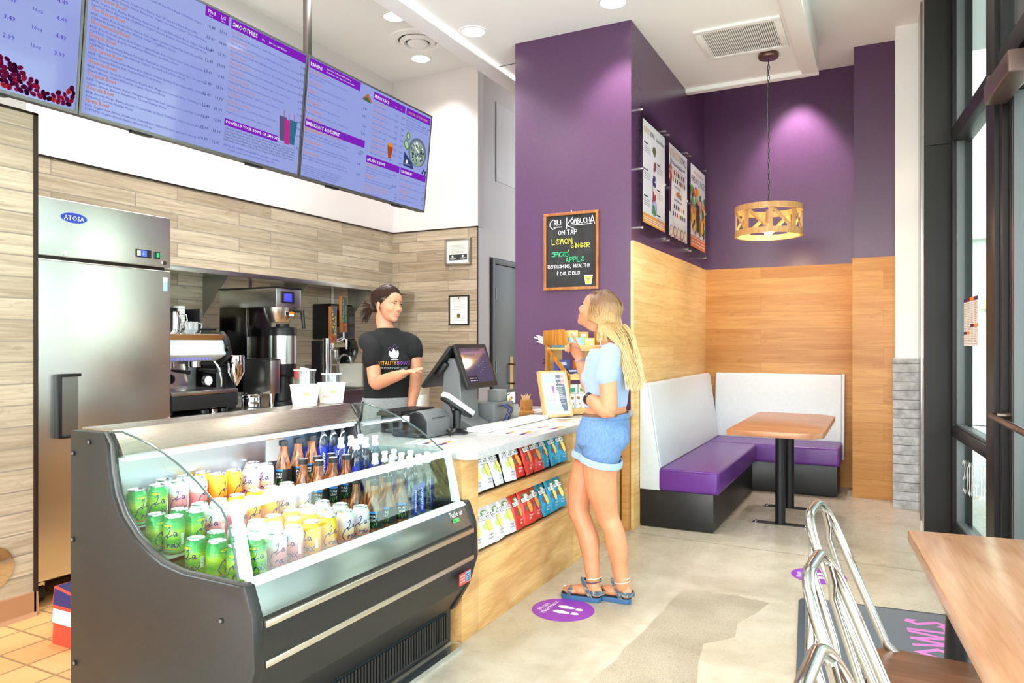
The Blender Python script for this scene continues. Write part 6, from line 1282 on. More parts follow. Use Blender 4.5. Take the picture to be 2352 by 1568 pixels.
# feet in sandals
SOLE = pbr('sandal_sole', (52, 92, 132), .6); STRAP = noisy('sandal_strap', (70, 82, 104), (150, 150, 120), 70, .8, lo=.5, hi=.66, detail=1); INS = pbr('sandal_insole', (30, 34, 44), .7)
ANK = [pbr('anklet_beads', (244, 214, 200), .4), pbr('anklet_green', (120, 140, 80), .6), pbr('anklet_purple', (110, 40, 110), .6)]
def foot(heel, toe, ankle, k):
    d = (toe-heel); d.z = 0; L_ = d.length; d.normalize(); s = Vector((-d.y, d.x, 0)); h0 = Vector((heel.x, heel.y, 0))
    M = WOX @ Matrix.Translation(h0) @ frame_m(d, (0, 0, 1))
    out = [(0, .0), (.01, .026), (.05, .032), (.10, .033), (.16, .042), (.2, .043), (.235, .034), (.25, .014)]; sc = L_/.25
    pl = [(x*sc, y) for x, y in out]+[(x*sc, -y*.92) for x, y in out[::-1]]
    so = MB().prism(pl, 'z', 0, .026, SOLE, M).build('sandal', wo, bev=.004)
    MB().prism([(x*.97+.003, y*.93) for x, y in pl], 'z', .026, .029, INS, M).build('insole', so)
    f = MB(); 
    f.ball((.035*sc, 0, .055), (.036, .029, .034), D0, 16, 12, M); f.ball((.075*sc, 0, .062), (.052, .029, .036), D0, 16, 12, M); f.ball((.13*sc, 0, .05), (.06, .032, .026), D0, 16, 12, M); f.ball((.175*sc, 0, .041), (.04, .037, .016), D0, 16, 12, M)
    for j, (yy, ln, r) in enumerate(((.026, .245, .0125), (.008, .242, .0095), (-.008, .232, .009), (-.022, .22, .0085), (-.033, .204, .0085))):
        yy *= (1 if k else -1); f.tube([M @ Vector((.18*sc, yy*.9, .042)), M @ Vector(((ln-.02)*sc, yy, .041)), M @ Vector(((ln-.004)*sc, yy, .037))], [r, r*1.02, r*.85], D0, 10); f.ball(((ln-.004)*sc, yy, .037), r*.86, D0, 10, 8, M)
    an = WOX @ ankle; f.tube([M @ Vector((.04*sc, 0, .055)), M @ Vector((.045*sc, 0, .085)), an+Vector((0, 0, .03))], [.034, .031, .034], D0, 16)
    fo = fuse(f, 'foot', .0035, SK, wo, 3, .5)
    nl = MB(); yy = .026 if k else -.026; nl.ball((.243*sc, yy, .047), (.008, .008, .003), WHT2, 10, 6, M); nl.build('toenail', fo)
    def strap(pts, w):
        MB().tube([M @ Vector(p) for p in pts], w, STRAP, 8, up=M.to_3x3() @ Vector((1, 0, .3)), flat=1, cap=True).build('sandal_strap', so)
    def arch(x, hw, hz, lean=0, n=10): return [(x+lean*math.sin(PI*j/n), hw*math.cos(PI*j/n), .026+hz*math.sin(PI*j/n)**.8) for j in range(n+1)]
    b1 = MB(); 
    for (x, hw, hz, le, wd) in ((.185*sc, .046, .034, .0, .011), (.055*sc, .036, .088, .055, .011)):
        lo = []
        for p in arch(x, hw, hz, le):
            q = Vector(p); lo.append([M @ (q+Vector((a, 0, c))) for a, c in ((-wd, 0), (wd, 0), (wd, .003), (-wd, .003))])
        b1.ring(lo, STRAP)
    lo = []
    for j in range(13):
        a = -PI/2-PI*j/12-.35+.35*2*j/12*0; q = Vector((.04*sc+.048*math.cos(a-.0)*1.0, .038*math.sin(a), .058)); q = Vector((.055*sc-.062*math.sin(PI*j/12), .036*math.cos(PI*j/12), .052)); nrm = Vector((q.x-.055*sc, q.y, 0)).normalized() if j not in (0, 12) else Vector((0, q.y, 0)).normalized()
        lo.append([M @ (q+nrm*a_+Vector((0, 0, c_))) for a_, c_ in ((0, -.011), (.003, -.011), (.003, .011), (0, .011))])
    b1.ring(lo, STRAP); b1.build('sandal_strap', so)
    for (m_, dz, r) in ((ANK[0], .045, .0022), (ANK[1], .03, .0026), (ANK[2], .024, .0024)) if k == 0 else ((ANK[0], .04, .002), (ANK[0], .022, .0024)):
        c = an+Vector((0, 0, dz)); MB().tube([c+Vector((.039*math.cos(a), .039*math.sin(a), .006*math.cos(a))) for a in [2*PI*j/24 for j in range(24)]], r, m_, 6, True).build('anklet', wo)
foot(at(1381, 1384, 3.592), at(1291, 1369, 3.59), at(1364, 1345, 3.60), 0)
foot(at(1450, 1380, 3.64), at(1362, 1366, 3.66), at(1429, 1345, 3.635), 1)
# top
TEE = noisy('pale_blue_rib', (140, 160, 196), (152, 170, 204), 120, .85, sc=(1, 1, 6), sheen=.3, bmp=.08)
c = MB(); trunk(c, [(P(1393, 934), .092, .134), (P(1394, 918), .097, .136), (P(1394, 905), .099, .138), (P(1396, 880), .107, .145), (P(1398, 850), .117, .153), (P(1402, 822), .109, .161), (P(1405, 802), .09, .15), (P(1407, 791), .054, .08)], yw)
for y in (3.57, 3.68): c.ball(tuple(at(1364, 868, y)), (.07, .066, .062), D0, 18, 14)
limb(c, [at(1403, 808, 3.55), at(1401, 818, 3.485), at(1396, 850, 3.467), at(1393, 866, 3.462)], [.05, .055, .055, .055])
limb(c, [at(1404, 806, 3.70), at(1400, 812, 3.768), at(1388, 840, 3.782)], [.05, .055, .054])
o = fuse(c, 'crop_top', .0055, TEE, None, 6, .5); own(o, wo)
# denim shorts with cuffs, pockets and belt
DEN = noisy('denim', (76, 108, 152), (112, 142, 182), 150, .85, detail=8, lo=.25, hi=.75, sc=(1, 1, .3)); N, L, B = nodes(DEN)
DENL = noisy('denim_inside', (140, 166, 196), (160, 184, 210), 80, .85); DEND = pbr('denim_seam', (62, 92, 140), .8)
c = MB(); trunk(c, [(P(1392, 950), .100, .143), (P(1390, 965), .113, .157), (P(1386, 990), .125, .170), (P(1385, 1015), .126, .172), (P(1385, 1034), .10, .13)], yw)
c.ball(tuple(P(1409, 1003, 3.57)), (.084, .084, .086), D0); c.ball(tuple(P(1407, 1003, 3.68)), (.084, .084, .086), D0)
limb(c, [at(1388, 995, 3.555), at(1383, 1025, 3.555), at(1381, 1040, 3.558)], [.10, .104, .104]); limb(c, [at(1374, 995, 3.69), at(1364, 1020, 3.685), at(1360, 1034, 3.68)], [.096, .10, .099])
sh_ = fuse(c, 'denim_shorts', .0055, DEN, None, 5, .5); own(sh_, wo)
def cuff(c, ax, r, h):
    ax = Vector(ax).normalized(); M = WOX @ Matrix.Translation(c) @ frame_m(ax.orthogonal(), ax)
    MB().lathe([(r+.002, -h), (r+.006, -h+.002), (r+.008, 0), (r+.005, h), (r-.002, h), (r-.002, -h), (r+.002, -h)], DENL, n=32, cap=False, xf=M).build('shorts_cuff', wo)
cuff(at(1380, 1056, 3.56), at(1384, 1035, 3.555)-at(1379, 1062, 3.56), .106, .018); cuff(at(1358, 1050, 3.68), at(1363, 1030, 3.685)-at(1356, 1058, 3.68), .101, .018)
tree = BVHTree.FromPolygons([v.co.copy() for v in sh_.data.vertices], [tuple(p.vertices) for p in sh_.data.polygons])
def onto(tree, p, d, off):
    h = tree.ray_cast(Vector(p), Vector(d).normalized(), 2)
    return (h[0]-Vector(d).normalized()*off) if h[0] is not None else None
def seam(parent, pts, w, mat, name, view=(0, 0, 1.35)):
    m = MB(); Q = []
    for px, py in pts:
        d = at(px, py, 3.6)-Vector(view); q = onto(tree, view, d, .0015)
        if q: Q.append(WOX @ q)
    if len(Q) > 1: m.tube(Q, w, mat, 6); m.build(name, parent)
def dens(pts, k=8): return [(a[0]+(b_[0]-a[0])*i/k, a[1]+(b_[1]-a[1])*i/k) for a, b_ in zip(pts, pts[1:]) for i in range(k+1)]
seam(sh_ and wo, dens([(1400, 972), (1438, 980)]), .002, DENL, 'back_pocket_seam'); seam(wo, dens([(1400, 972), (1402, 1020), (1418, 1034), (1436, 1034)]), .0018, DENL, 'back_pocket_seam'); seam(wo, dens([(1404, 1000), (1420, 1014), (1436, 1004)]), .0014, DENL, 'pocket_stitching')
seam(wo, dens([(1374, 955), (1371, 1000), (1372, 1048)]), .0022, DEND, 'side_seam'); seam(wo, dens([(1338, 958), (1348, 968), (1372, 972)]), .002, DEND, 'front_pocket_seam')
# waistband and belt
for rows, m_, nme in (([(P(1392, 959), .1085, .150), (P(1393, 948), .0995, .141)], DEN, 'waistband'), ([(P(1392, 953), .1045, .147), (P(1393, 946), .0985, .141)], pbr('brown_belt', (110, 74, 52), .5), 'belt')):
    f_ = Vector((math.cos(yw), math.sin(yw), 0)); s_ = Vector((-math.sin(yw), math.cos(yw), 0)); m = MB(); m.ring([[WOX @ q for q in ell_loop(Vector(c_), f_, s_, rx, ry)] for c_, rx, ry in rows], m_, False)
    o = m.build(nme, wo); sm = o.modifiers.new('t', 'SOLIDIFY'); sm.thickness = .004; sm.offset = 1
# watch, bracelet, earring
ax = (wrL-at(1368, 924, 3.475)).normalized(); M = WOX @ Matrix.Translation(wrL-ax*.004) @ frame_m(ax.orthogonal(), ax)
MB().lathe([(.030, -.011), (.033, -.009), (.033, .009), (.030, .011)], BLACK, n=24, xf=M).build('watch', wo)
ax = (wrR-at(1340, 848, 3.75)).normalized(); M = WOX @ Matrix.Translation(wrR-ax*.006) @ frame_m(ax.orthogonal(), ax)
for k in (-.005, 0, .005): MB().lathe([(.0285, k-.002), (.0305, k), (.0285, k+.002)], pbr('bracelet_thread', (176, 150, 150), .6), n=22, xf=M).build('bracelet', wo)
MB().tube([HL @ Vector((-.004+.014*math.sin(a), -(-.081), -.056+.014*math.cos(a))) for a in [2*PI*k/20 for k in range(20)]], .0018, pbr('gold_hoop', (206, 150, 100), .2, 1), 8, True).build('hoop_earring', wo)
MB().tube([HL @ Vector((-.004+.014*math.sin(a), -.081, -.056+.014*math.cos(a))) for a in [2*PI*k/20 for k in range(20)]], .0018, MATS['gold_hoop'], 8, True).build('hoop_earring', wo)
# long hair: cap and strands
HB = hairmat('blonde_hair', [(0, (226, 198, 148)), (.35, (208, 172, 118)), (.62, (176, 136, 88)), (.82, (122, 88, 58)), (1, (98, 70, 48), 1.28, 1.68)])
hc = MB()
random.seed(21); CH = Vector((-.014, 0, .042)); E3 = (.105, .084, .096)
def skull(az, el, k=1.0): return Vector((CH.x+E3[0]*k*math.cos(el)*math.cos(az), CH.y+E3[1]*k*math.cos(el)*math.sin(az), CH.z+E3[2]*k*math.sin(el)))
HI = HL.inverted()
cap = MB(); L_ = []
for i in range(18):
    el = -.3+(PI/2+.3)*i/17; row = []
    for j in range(60):
        az = 2*PI*j/60; fz = abs(((az+PI) % (2*PI))-PI)   # angle from the face
        lim = .62 if fz < .55 else max(-.35, .62-(fz-.55)*1.0)
        e2 = max(el, min(lim, PI/2-.05)); row.append(HL @ skull(az, e2, .985))
    L_.append(row)
cap.ring(L_, HB, True); cap.build('hair', wo, smooth=80)
st = MB()
for k in range(1500):
    sgn = 1 if k % 2 else -1; f = random.random()**.9; az = (1.25+(PI-1.25)*f)*sgn; r0 = random.uniform(1.0, 1.05); front = f < .2
    start = HL @ skull(az*.5+random.uniform(-.2, .2), random.uniform(1.2, 1.5), r0); mid = HL @ skull(az*.9, .75, r0*1.015); mid2 = HL @ skull(az, .3, r0*1.03)
    eq = HL @ skull(az, random.uniform(-.42, .02), r0*(1.04 if f < .5 else 1.0)); sy = sgn*(.09-.06*f*random.random())
    dn = Vector((eq.x+.006, eq.y*.98, eq.z-.045)); j = random.uniform(-.012, .012)
    if front:
        tz = random.uniform(1.352, 1.40); P_ = [start, mid, mid2, eq, dn, Vector((-.032+.04*random.random(), sgn*.087, 1.445)), Vector((-.04+.06*random.random(), sgn*random.uniform(.084, .102), tz))]
    else:
        tz = random.uniform(1.12, 1.22) if random.random() < .6 else random.uniform(1.15, 1.31); q = (1.36-tz)/.24; g = (f-.2)/.8
        n2 = Vector((-.016+.068*g+random.uniform(-.01, .01), sy+j*.5, 1.445)); n3 = Vector((.02+.074*g**.8+random.uniform(-.01, .01), sy*1.1+j, 1.392)); n4 = Vector((.08+.032*g+random.uniform(-.008, .008), sy*1.02+j, 1.33))
        P_ = [start, mid, mid2, eq, dn, n2, n3, n4, Vector((n4.x+.02*q+random.uniform(-.006, .01), sy*.9+j*1.4, (1.33+tz)/2)), Vector((n4.x+.012+.035*q+random.uniform(-.014, .016), sy*.8+random.uniform(-.02, .02), tz-.015))]
    pts = cat(P_, 3); w0 = random.uniform(.0022, .0042); st.tube(pts, [w0*(.6 if i == 0 else 1)*(1-(i/len(pts))**3*.85) for i in range(len(pts))], HB, 5, flat=.6)
for k in range(420):   # swept back from the hairline at the front
    sgn = 1 if k % 2 else -1; az = random.uniform(.03, 1.15)*sgn
    pts = bez([HL @ skull(az, .60, 1.0), HL @ skull(az*1.3+.2*sgn, .95, 1.06), HL @ skull((1.75+random.uniform(-.2, .3))*sgn, .85, 1.06), HL @ skull((1.85+random.uniform(-.2, .5))*sgn, .15, 1.06)], 10)
    st.tube(pts, [.003*(1-(i/11)**3*.6) for i in range(len(pts))], HB, 5, flat=.6)
o = st.build('hair_strands', wo, smooth=60); o['kind'] = 'stuff'
nailmesh(ind[:1], SKN, wo)
for ch_ in wo.children:
    if ch_.name.startswith('fingernail'): ch_.location = (1.27, -3.62, 0)
# ---- barista behind the counter
SK2 = skinmat('fair_skin', (206, 146, 114), (196, 134, 102))
ba = thing('person', 'smiling barista in black logo tee and grey sweatpants behind the counter', 'person', (-2.72, 3.66, 0)); BAX = Matrix.Translation((2.72, -3.66, 0))
b = MB(); yb = math.radians(-36); fw = Vector((math.cos(yb), math.sin(yb), 0)); rt = Vector((math.sin(yb), -math.cos(yb), 0)); bc = Vector((-2.72, 3.66, 0))
B_ = lambda f, r, z: bc+fw*f+rt*r+Vector((0, 0, z))
hp2 = at(890, 703, 3.66); HM2 = headmat(hp2, math.radians(-8), math.radians(-1), math.radians(-3), 1.0)
nb = Vector((hp2.x, hp2.y, 1.37))-bc; 
trunk(b, [(B_(0, 0, .80), .09, .13), (B_(0, 0, .88), .105, .16), (B_(0, 0, .96), .10, .155), (B_(0, 0, 1.05), .085, .13), (B_(0, 0, 1.15), .09, .135), (B_(.005, 0, 1.25), .10, .135), (B_(0, 0, 1.31), .085, .132), (B_(-.005, 0, 1.36), .066, .105), (B_(-.01, 0, 1.40), .045, .07)], yb)
for r_ in (-.055, .055): b.ball(tuple(B_(.07, r_, 1.23)), (.05, .055, .05), D0, 16, 12)
head(b, HM2); limb(b, [B_(-.01, 0, 1.39), hp2+Vector((-.03, .0, -.09)), hp2+Vector((-.022, 0, -.03))], [.056, .047, .045])
sR = B_(-.01, .135, 1.36); eR = at(862, 876, 3.50); wR = at(926, 858, 3.435)
limb(b, [B_(-.005, .08, 1.37), sR, at(855, 822, 3.51), eR, at(876, 876, 3.485), at(900, 867, 3.455), wR], [.04, .047, .043, .041, .041, .035, .026])
n2_ = hand(b, wR, at(966, 845, 3.40)-wR, (-.1, .3, -1), (.06, .10, .14, .2), 1, .92, (.45, .6), .3)
sL = B_(-.01, -.132, 1.36); eL = at(955, 862, 3.74); wL = at(946, 930, 3.68)
limb(b, [B_(-.005, -.08, 1.37), sL, at(952, 815, 3.755), eL, at(953, 885, 3.73), wL], [.04, .046, .042, .039, .038, .027])
hand(b, wL, (.12, -.05, -1), (-.5, -.6, 0), (.3, .35, .4, .45), 1, .92)
for s in (-1, 1): limb(b, [B_(0, s*.085, .86), B_(.01, s*.09, .6), B_(.01, s*.09, .46), B_(-.01, s*.09, .3), B_(-.01, s*.09, .05)], [.088, .075, .056, .054, .04])
body2 = fuse(b, 'body', .0045, SK2, None, 4, .5); own(body2, ba)
HL2 = BAX @ HM2
face(ba, HL2, pbr('brow_dark', (58, 40, 32), .6), pbr('lip_pink', (206, 120, 110), .35), .001)
TB = noisy('black_cotton', (15, 15, 17), (20, 20, 22), 60, .9)
c = MB(); trunk(c, [(B_(0, 0, .985), .108, .162), (B_(0, 0, 1.03), .104, .155), (B_(0, 0, 1.10), .098, .148), (B_(0, 0, 1.17), .105, .15), (B_(.008, 0, 1.25), .114, .148), (B_(0, 0, 1.33), .098, .145), (B_(-.005, 0, 1.39), .076, .112), (B_(-.012, 0, 1.425), .060, .082), (B_(-.014, 0, 1.442), .055, .062)], yb)
for r_ in (-.055, .055): c.ball(tuple(B_(.075, r_, 1.23)), (.056, .06, .056), D0, 16, 12)
limb(c, [B_(-.005, .07, 1.38), B_(-.01, .132, 1.362), at(855, 800, 3.51), at(854, 826, 3.505)], [.045, .054, .059, .062])
limb(c, [B_(-.005, -.07, 1.38), B_(-.01, -.130, 1.362), at(948, 792, 3.76), at(951, 810, 3.755)], [.045, .053, .057, .059])
tee = fuse(c, 'tee_shirt', .006, TB, None, 6, .5); own(tee, ba)
c = MB(); trunk(c, [(B_(0, 0, .78), .11, .16), (B_(0, 0, .88), .124, .178), (B_(0, 0, .98), .116, .168), (B_(0, 0, 1.02), .108, .158)], yb)
for s in (-1, 1): limb(c, [B_(0, s*.085, .85), B_(.01, s*.095, .6), B_(.01, s*.095, .46), B_(-.01, s*.095, .12)], [.108, .095, .08, .062])
GRP = noisy('grey_marl', (126, 130, 132), (150, 154, 156), 160, .9, detail=3); pants = fuse(c, 'sweatpants', .007, GRP, None, 5, .5); own(pants, ba)
def bvh(o): return BVHTree.FromPolygons([v.co.copy() for v in o.data.vertices], [tuple(p.vertices) for p in o.data.polygons])
tp = bvh(pants); m = MB(); Q = []
for k in range(14):
    q = tp.ray_cast(B_(.02, .5, .995-k*.03), -rt, 1)[0]
    if q: Q.append(BAX @ (q+rt*.001))
if len(Q) > 1:
    m.ring([[q+fw*a+rt*c_ for a, c_ in ((-.014, -.001), (.014, -.001), (.014, .003), (-.014, .003))] for q in Q], BLACK); m.build('side_stripe', ba)
for s in (-1, 1): MB().prism([(-.06, -.045), (.19, -.045), (.2, 0), (.19, .045), (-.06, .045)], 'z', .0, .06, BLACK, BAX @ Matrix.Translation(B_(0, s*.095, 0)) @ Matrix.Rotation(yb, 4, 'Z')).build('shoe', ba, bev=.02, seg=3)
tt_ = bvh(tee)
def onshirt(u, v, off=.0025):
    o_ = B_(.6, 0, 0)-rt*u*0+(-rt)*(-u)*1.0; o_ = B_(.6, u, 1.262+v); h = tt_.ray_cast(o_, -fw, 1)
    return BAX @ ((h[0]+fw*off) if h[0] is not None else B_(.13, u, 1.262+v))
pr = MB(); F0 = (Vector(),)*4; SO = pbr('tee_orange', (246, 160, 50), .7); SPU = pbr('tee_purple', (156, 80, 190), .7); SGR = pbr('tee_silver', (200, 214, 214), .5)
wr = lambda x, y: onshirt(-x, y)
# text runs to the wearer's left, so the mapping flips sign to read correctly from the front
wr = lambda x, y: onshirt(-x if False else -x, y)
pr.text(F0, 'VITALITY', -.105, -.045, .034, SO, al='f', fit=.118, wrap=wr); pr.text(F0, 'BOWLS', .016, -.045, .034, SPU, al='f', fit=.09, wrap=wr); pr.text(F0, 'SUPERFOOD CAFE', -.085, -.068, .016, SGR, al='f', fit=.17, wrap=wr)
def petal(cx, cy, pts, m): pr.poly([wr(cx+a, cy+c_) for a, c_ in pts], m)
petal(.0, .0, [(-.024, .0), (-.012, -.006), (.012, -.006), (.024, .004), (.03, .02), (.028, .045), (.012, .035), (0, .058), (-.014, .034), (-.03, .04), (-.034, .02)], SGR); pr.line(F0, [(-.022, -.014), (.022, -.014)], .003, SGR, wrap=wr)
for a, c_ in ((-.03, .05), (-.014, .05), (-.022, .06), (.0, .068), (.014, .052), (.022, .06), (.008, .076)): petal(a, c_, [(-.003, 0), (0, -.003), (.003, 0), (0, .003)], SPU)
pr.build('tee_print', tee, smooth=0)
for o_ in tee.children: o_.location = tuple(bc)
# dark hair tied back
HD = hairmat('dark_hair', [(0, (60, 36, 28)), (.5, (46, 30, 26)), (1, (58, 40, 34), 1.4, 1.7)]); HD.node_tree.nodes['Principled BSDF'].inputs['Roughness'].default_value = .3
cap = MB(); L_ = []; E3 = (.100, .079, .094)
def hl2(fz): return .52 if fz < .4 else max(-.85, .52-(fz-.4)*1.0) if not 1.3 < fz < 1.8 else max(-.12, .52-(fz-.4)*1.0)
for i in range(20):
    el = -.85+(PI/2+.85)*i/19; row = []
    for j in range(72):
        az = 2*PI*j/72; fz = abs(((az+PI) % (2*PI))-PI)
        e2 = max(el, min(hl2(fz), PI/2-.05)); row.append(HL2 @ skull(az, e2, 1.0))
    L_.append(row)
cap.ring(L_, HD, True); cap.build('hair', ba, smooth=80)
st = MB(); knot = HL2 @ Vector((-.118, 0, -.005)); random.seed(4)
for k in range(700):
    sgn = 1 if k % 2 else -1; az = (.02+2.7*random.random())*sgn; el0 = min(1.5, hl2(abs(az))+.02+random.random()**1.6*1.0)
    ctl = []
    for t in [i/9 for i in range(10)]:   # along the skull from the parting or hairline back to the knot
        A = abs(az)+(PI-abs(az))*t; E = el0*(1-t)+(-.35)*t+.18*math.sin(PI*t)*(1 if el0 < 1 else .3); ctl.append(HL2 @ skull(A*sgn, E, 1.012+.014*math.sin(PI*min(1, t*1.2))+random.uniform(0, .006)))
    ctl.append(knot); st.tube(ctl, [.0014]+[.0028]*8+[.0024, .002], HD, 5, flat=.6)
for k in range(120):
    a = random.uniform(0, 2*PI); r_ = random.uniform(.02, .075); e = knot+Vector((-.055-.04*random.random(), .035*math.cos(a), .075*math.sin(a)-.03)); m1 = knot+Vector((-.045, .03*math.cos(a), .04*math.sin(a)))
    st.tube(bez([knot+Vector((.02, 0, 0)), m1, e], 7), [.004, .004, .0038, .0034, .003, .0022, .0014, .0006], HD, 5, flat=.6)
o = st.build('hair_strands', ba, smooth=60); o['kind'] = 'stuff'
MB().ball(tuple(knot), (.032, .03, .034), HD, 14, 10).build('hair_bun', ba)
# ---------------------------------------------------------------- on the service counter
CT = .8645
pos = thing('till_terminal', 'black till with two back to back touch screens on a grey stand', 'till', (-2.17, 3.66, CT)); PX = Matrix.Translation((2.17, -3.66, -CT))
GP = pbr('till_grey', (104, 106, 108), .38); 
MB().prism([(-2.30, CT), (-2.03, CT), (-2.05, CT+.03), (-2.11, CT+.06), (-2.125, CT+.32), (-2.16, CT+.40), (-2.2, CT+.40), (-2.235, CT+.32), (-2.25, CT+.06), (-2.29, CT+.03)], 'y', 3.52, 3.72, GP, PX).build('stand', pos, bev=.014, seg=3)
def screen(x0, z0, x1, z1, ya, yb, nm, lit):
    o_ = Vector((x0, ya, z0)); u = Vector((x1-x0, 0, z1-z0)); hh = u.length; u.normalize(); r_ = Vector((0, 1, 0)); n = r_.cross(u)
    if n.x*(1 if x0 > -2.2 else -1) < 0: n = -n
    M = PX @ Matrix.Translation(o_) @ Matrix((r_, u, n)).transposed().to_4x4()
    s = MB().box(0, yb-ya, 0, hh, -.022, 0, BLACK, M).build(nm, pos, bev=.006, seg=3)
    if lit:
        q = MB(); F = (M @ Vector((0, 0, .0006)), (M.to_3x3() @ Vector((1, 0, 0))), (M.to_3x3() @ Vector((0, 1, 0))), (M.to_3x3() @ Vector((0, 0, 1))))
        w = yb-ya; sc_ = pbr('till_glass', (10, 10, 12), .06); q.rect(F, .03, .03, w-.03, hh-.025, pbr('till_display', (20, 18, 24), .06, emit=(112, 100, 132), es=.55), 0); q.rect(F, .03, hh-.06, w-.03, hh-.045, pbr('till_bar', (20, 18, 24), .1, emit=(120, 80, 170), es=.5), .0004); q.rect(F, .035, .034, .14, .07, pbr('till_key', (10, 10, 10), .1, emit=(60, 44, 70), es=.5), .0004)
        for i in range(5):
            for j in range(2): q.rect(F, .05+i*.017, .039+j*.014, .062+i*.017, .044+j*.014, pbr('till_text', (160, 150, 180), .3), .0008)
        for j in range(10): q.rect(F, .19+(j % 3)*.03, .09+j*.012, .20+(j % 3)*.03, .092+j*.012, MATS['till_text'], .0008)
        q.build('display', s, smooth=0)
    return s, M
screen(-2.05, 1.097, -2.14, 1.343, 3.49, 3.845, 'customer_screen', True)
s2, M2 = screen(-2.355, 1.105, -2.165, 1.335, 3.47, 3.82, 'cashier_screen', False)
MB().box(.02, .12, .1, .2, -.05, -.022, BLACK, M2).build('card_reader', pos, bev=.006); MB().box(.06, .10, .02, .05, .0, .004, pbr('screen_sticker', (150, 160, 165), .4), M2).build('screen_sticker', pos)
MB().tube([(-2.12, 3.66, 1.2), (-2.17, 3.66, 1.24), (-2.26, 3.66, 1.2)], .03, BLACK, 10, xf=PX).build('screen_bracket', pos)
nt = MB(); nt.box(-2.43, -2.34, 3.48, 3.58, 1.045, 1.048, PAPER); nt.box(-2.42, -2.35, 3.6, 3.68, 1.045, 1.048, PAPER); 
cdw = thing('cash_drawer', 'black cash drawer under the keyboard on the counter', 'cash drawer', (-2.33, 3.4, CT)); MB().box(-.10, .05, -.2, .10, 0, .095, BLACK).build('housing', cdw, bev=.005); MB().box(-.104, -.10, -.19, .09, .008, .087, GREY).build('drawer_front', cdw)
kb = thing('keyboard', 'black keyboard lying on the cash drawer in front of the barista', 'keyboard', (-2.33, 3.36, CT+.0965)); MB().box(-.09, .07, -.21, .13, 0, .018, BLACK).build('tray', kb, bev=.004); q = MB()
KC = pbr('key_cap', (34, 34, 38), .4)
for i in range(16):
    for j in range(6): q.box(-.083+j*.025, -.063+j*.025, -.2+i*.0198, -.184+i*.0198, .018, .027, KC)
q.build('keys', kb, smooth=0)
pr_ = thing('receipt_printer', 'black receipt printer with grey front left of the till', 'printer', (-2.14, 3.205, CT+.001))
MB().prism([(-.13, 0), (.09, 0), (.09, .09), (.06, .125), (.01, .135), (-.13, .09)], 'y', -.12, .09, BLACK).build('housing', pr_, bev=.012, seg=3); MB().prism([(.091, .004), (.094, .09), (.064, .128), (.02, .137), (.06, .12), (.085, .085), (.085, .004)], 'y', -.12, .09, GP).build('front_cover', pr_, bev=.003); MB().box(.0935, .0955, -.08, .04, .098, .102, BLACK).build('paper_slot', pr_); MB().box(-.06, -.02, -.126, -.12, .08, .11, WHITE).build('paper_label', pr_)
bx = thing('label_printer', 'grey boxy printer with looped cables right of the till', 'printer', (-2.13, 3.89, CT)); MB().box(-.13, .1, -.14, .12, 0, .13, GP).build('housing', bx, bev=.008, seg=3)
MB().box(-.02, .06, .0, .1, .13, .20, pbr('printer_grey', (130, 132, 130), .4)).build('top_box', bx, bev=.004)
for i, (m_, r_, lb_) in enumerate(((BLACK, .05, 0), (pbr('blue_cable', (40, 70, 190), .4), .043, 1), (BLACK, .036, 2), (BLACK, .06, 3))):
    MB().tube([(.10, -.10+.02*i, .11), (.135, -.09+.02*i, .12), (.15, -.05+.02*i, .09), (.13, -.06+.02*i, .03), (.105, -.09+.02*i, .012)], .0035, m_, 6).build('cable', bx)
cd = thing('card_terminal', 'grey card payment terminal tilted on a black post', 'card terminal', (-2.035, 3.345, CT))
MB().lathe([(.0, .0), (.062, .0), (.06, .008), (.03, .022), (.022, .03), (.022, .125), (.0, .127)], BLACK, n=28).build('stand', cd)
u = Vector((.12, .20, -.155)).normalized(); sd = Vector((.80, -.55, 0)); sd = (sd-u*sd.dot(u)).normalized(); n = u.cross(sd); n = n if n.z > 0 else -n; sd = n.cross(u)
M = Matrix.Translation((.0, -.01, .155)) @ Matrix((u, sd, n)).transposed().to_4x4()
MB().box(-.08, .10, -.041, .041, -.02, -.004, BLACK, M).build('cradle', cd, bev=.004); body_ = MB().prism([(-.09, -.036), (-.05, -.04), (.05, -.036), (.105, -.037), (.105, .037), (.05, .036), (-.05, .04), (-.09, .036)], 'z', -.004, .024, pbr('terminal_grey', (196, 198, 200), .35), M).build('housing', cd, bev=.006, seg=3)
q = MB(); F = (M @ Vector((-.09, -.036, .0246)), M.to_3x3() @ Vector((1, 0, 0)), M.to_3x3() @ Vector((0, 1, 0)), M.to_3x3() @ Vector((0, 0, 1))); q.rect(F, .02, .008, .065, .064, pbr('lcd', (92, 108, 98), .2), .0004); q.rect(F, .075, .01, .083, .062, PUR, .0004)
for i in range(4):
    for j in range(3): q.rect(F, .092+i*.013, .01+j*.019, .1+i*.013, .024+j*.019, pbr('keypad_key', (120, 124, 128), .4), .0006)
for j, c in enumerate(((220, 60, 40), (240, 200, 40), (70, 190, 80))): q.rect(F, .15, .01+j*.019, .166, .024+j*.019, pbr('pad_%d' % j, c, .4), .0008)
q.build('keypad', body_, smooth=0)
MB().tube([(-.03, -.02, .18), (-.04, .0, .14), (-.03, .03, .07), (-.05, .04, .01), (-.1, .02, .006)], .003, BLACK, 6).build('cable', cd)
cc_ = MB(); cc_.tube([(-2.0, 3.22, CT+.005), (-2.03, 3.25, CT+.02), (-2.07, 3.29, CT+.035), (-2.1, 3.32, CT+.02), (-2.08, 3.36, CT+.005), (-2.03, 3.28, CT+.004), (-2.1, 3.2, CT+.004)], .004, BLACK, 6); tag(cc_.build('loose_cable'), 'loose black cable curled behind the card terminal stand', 'cable')
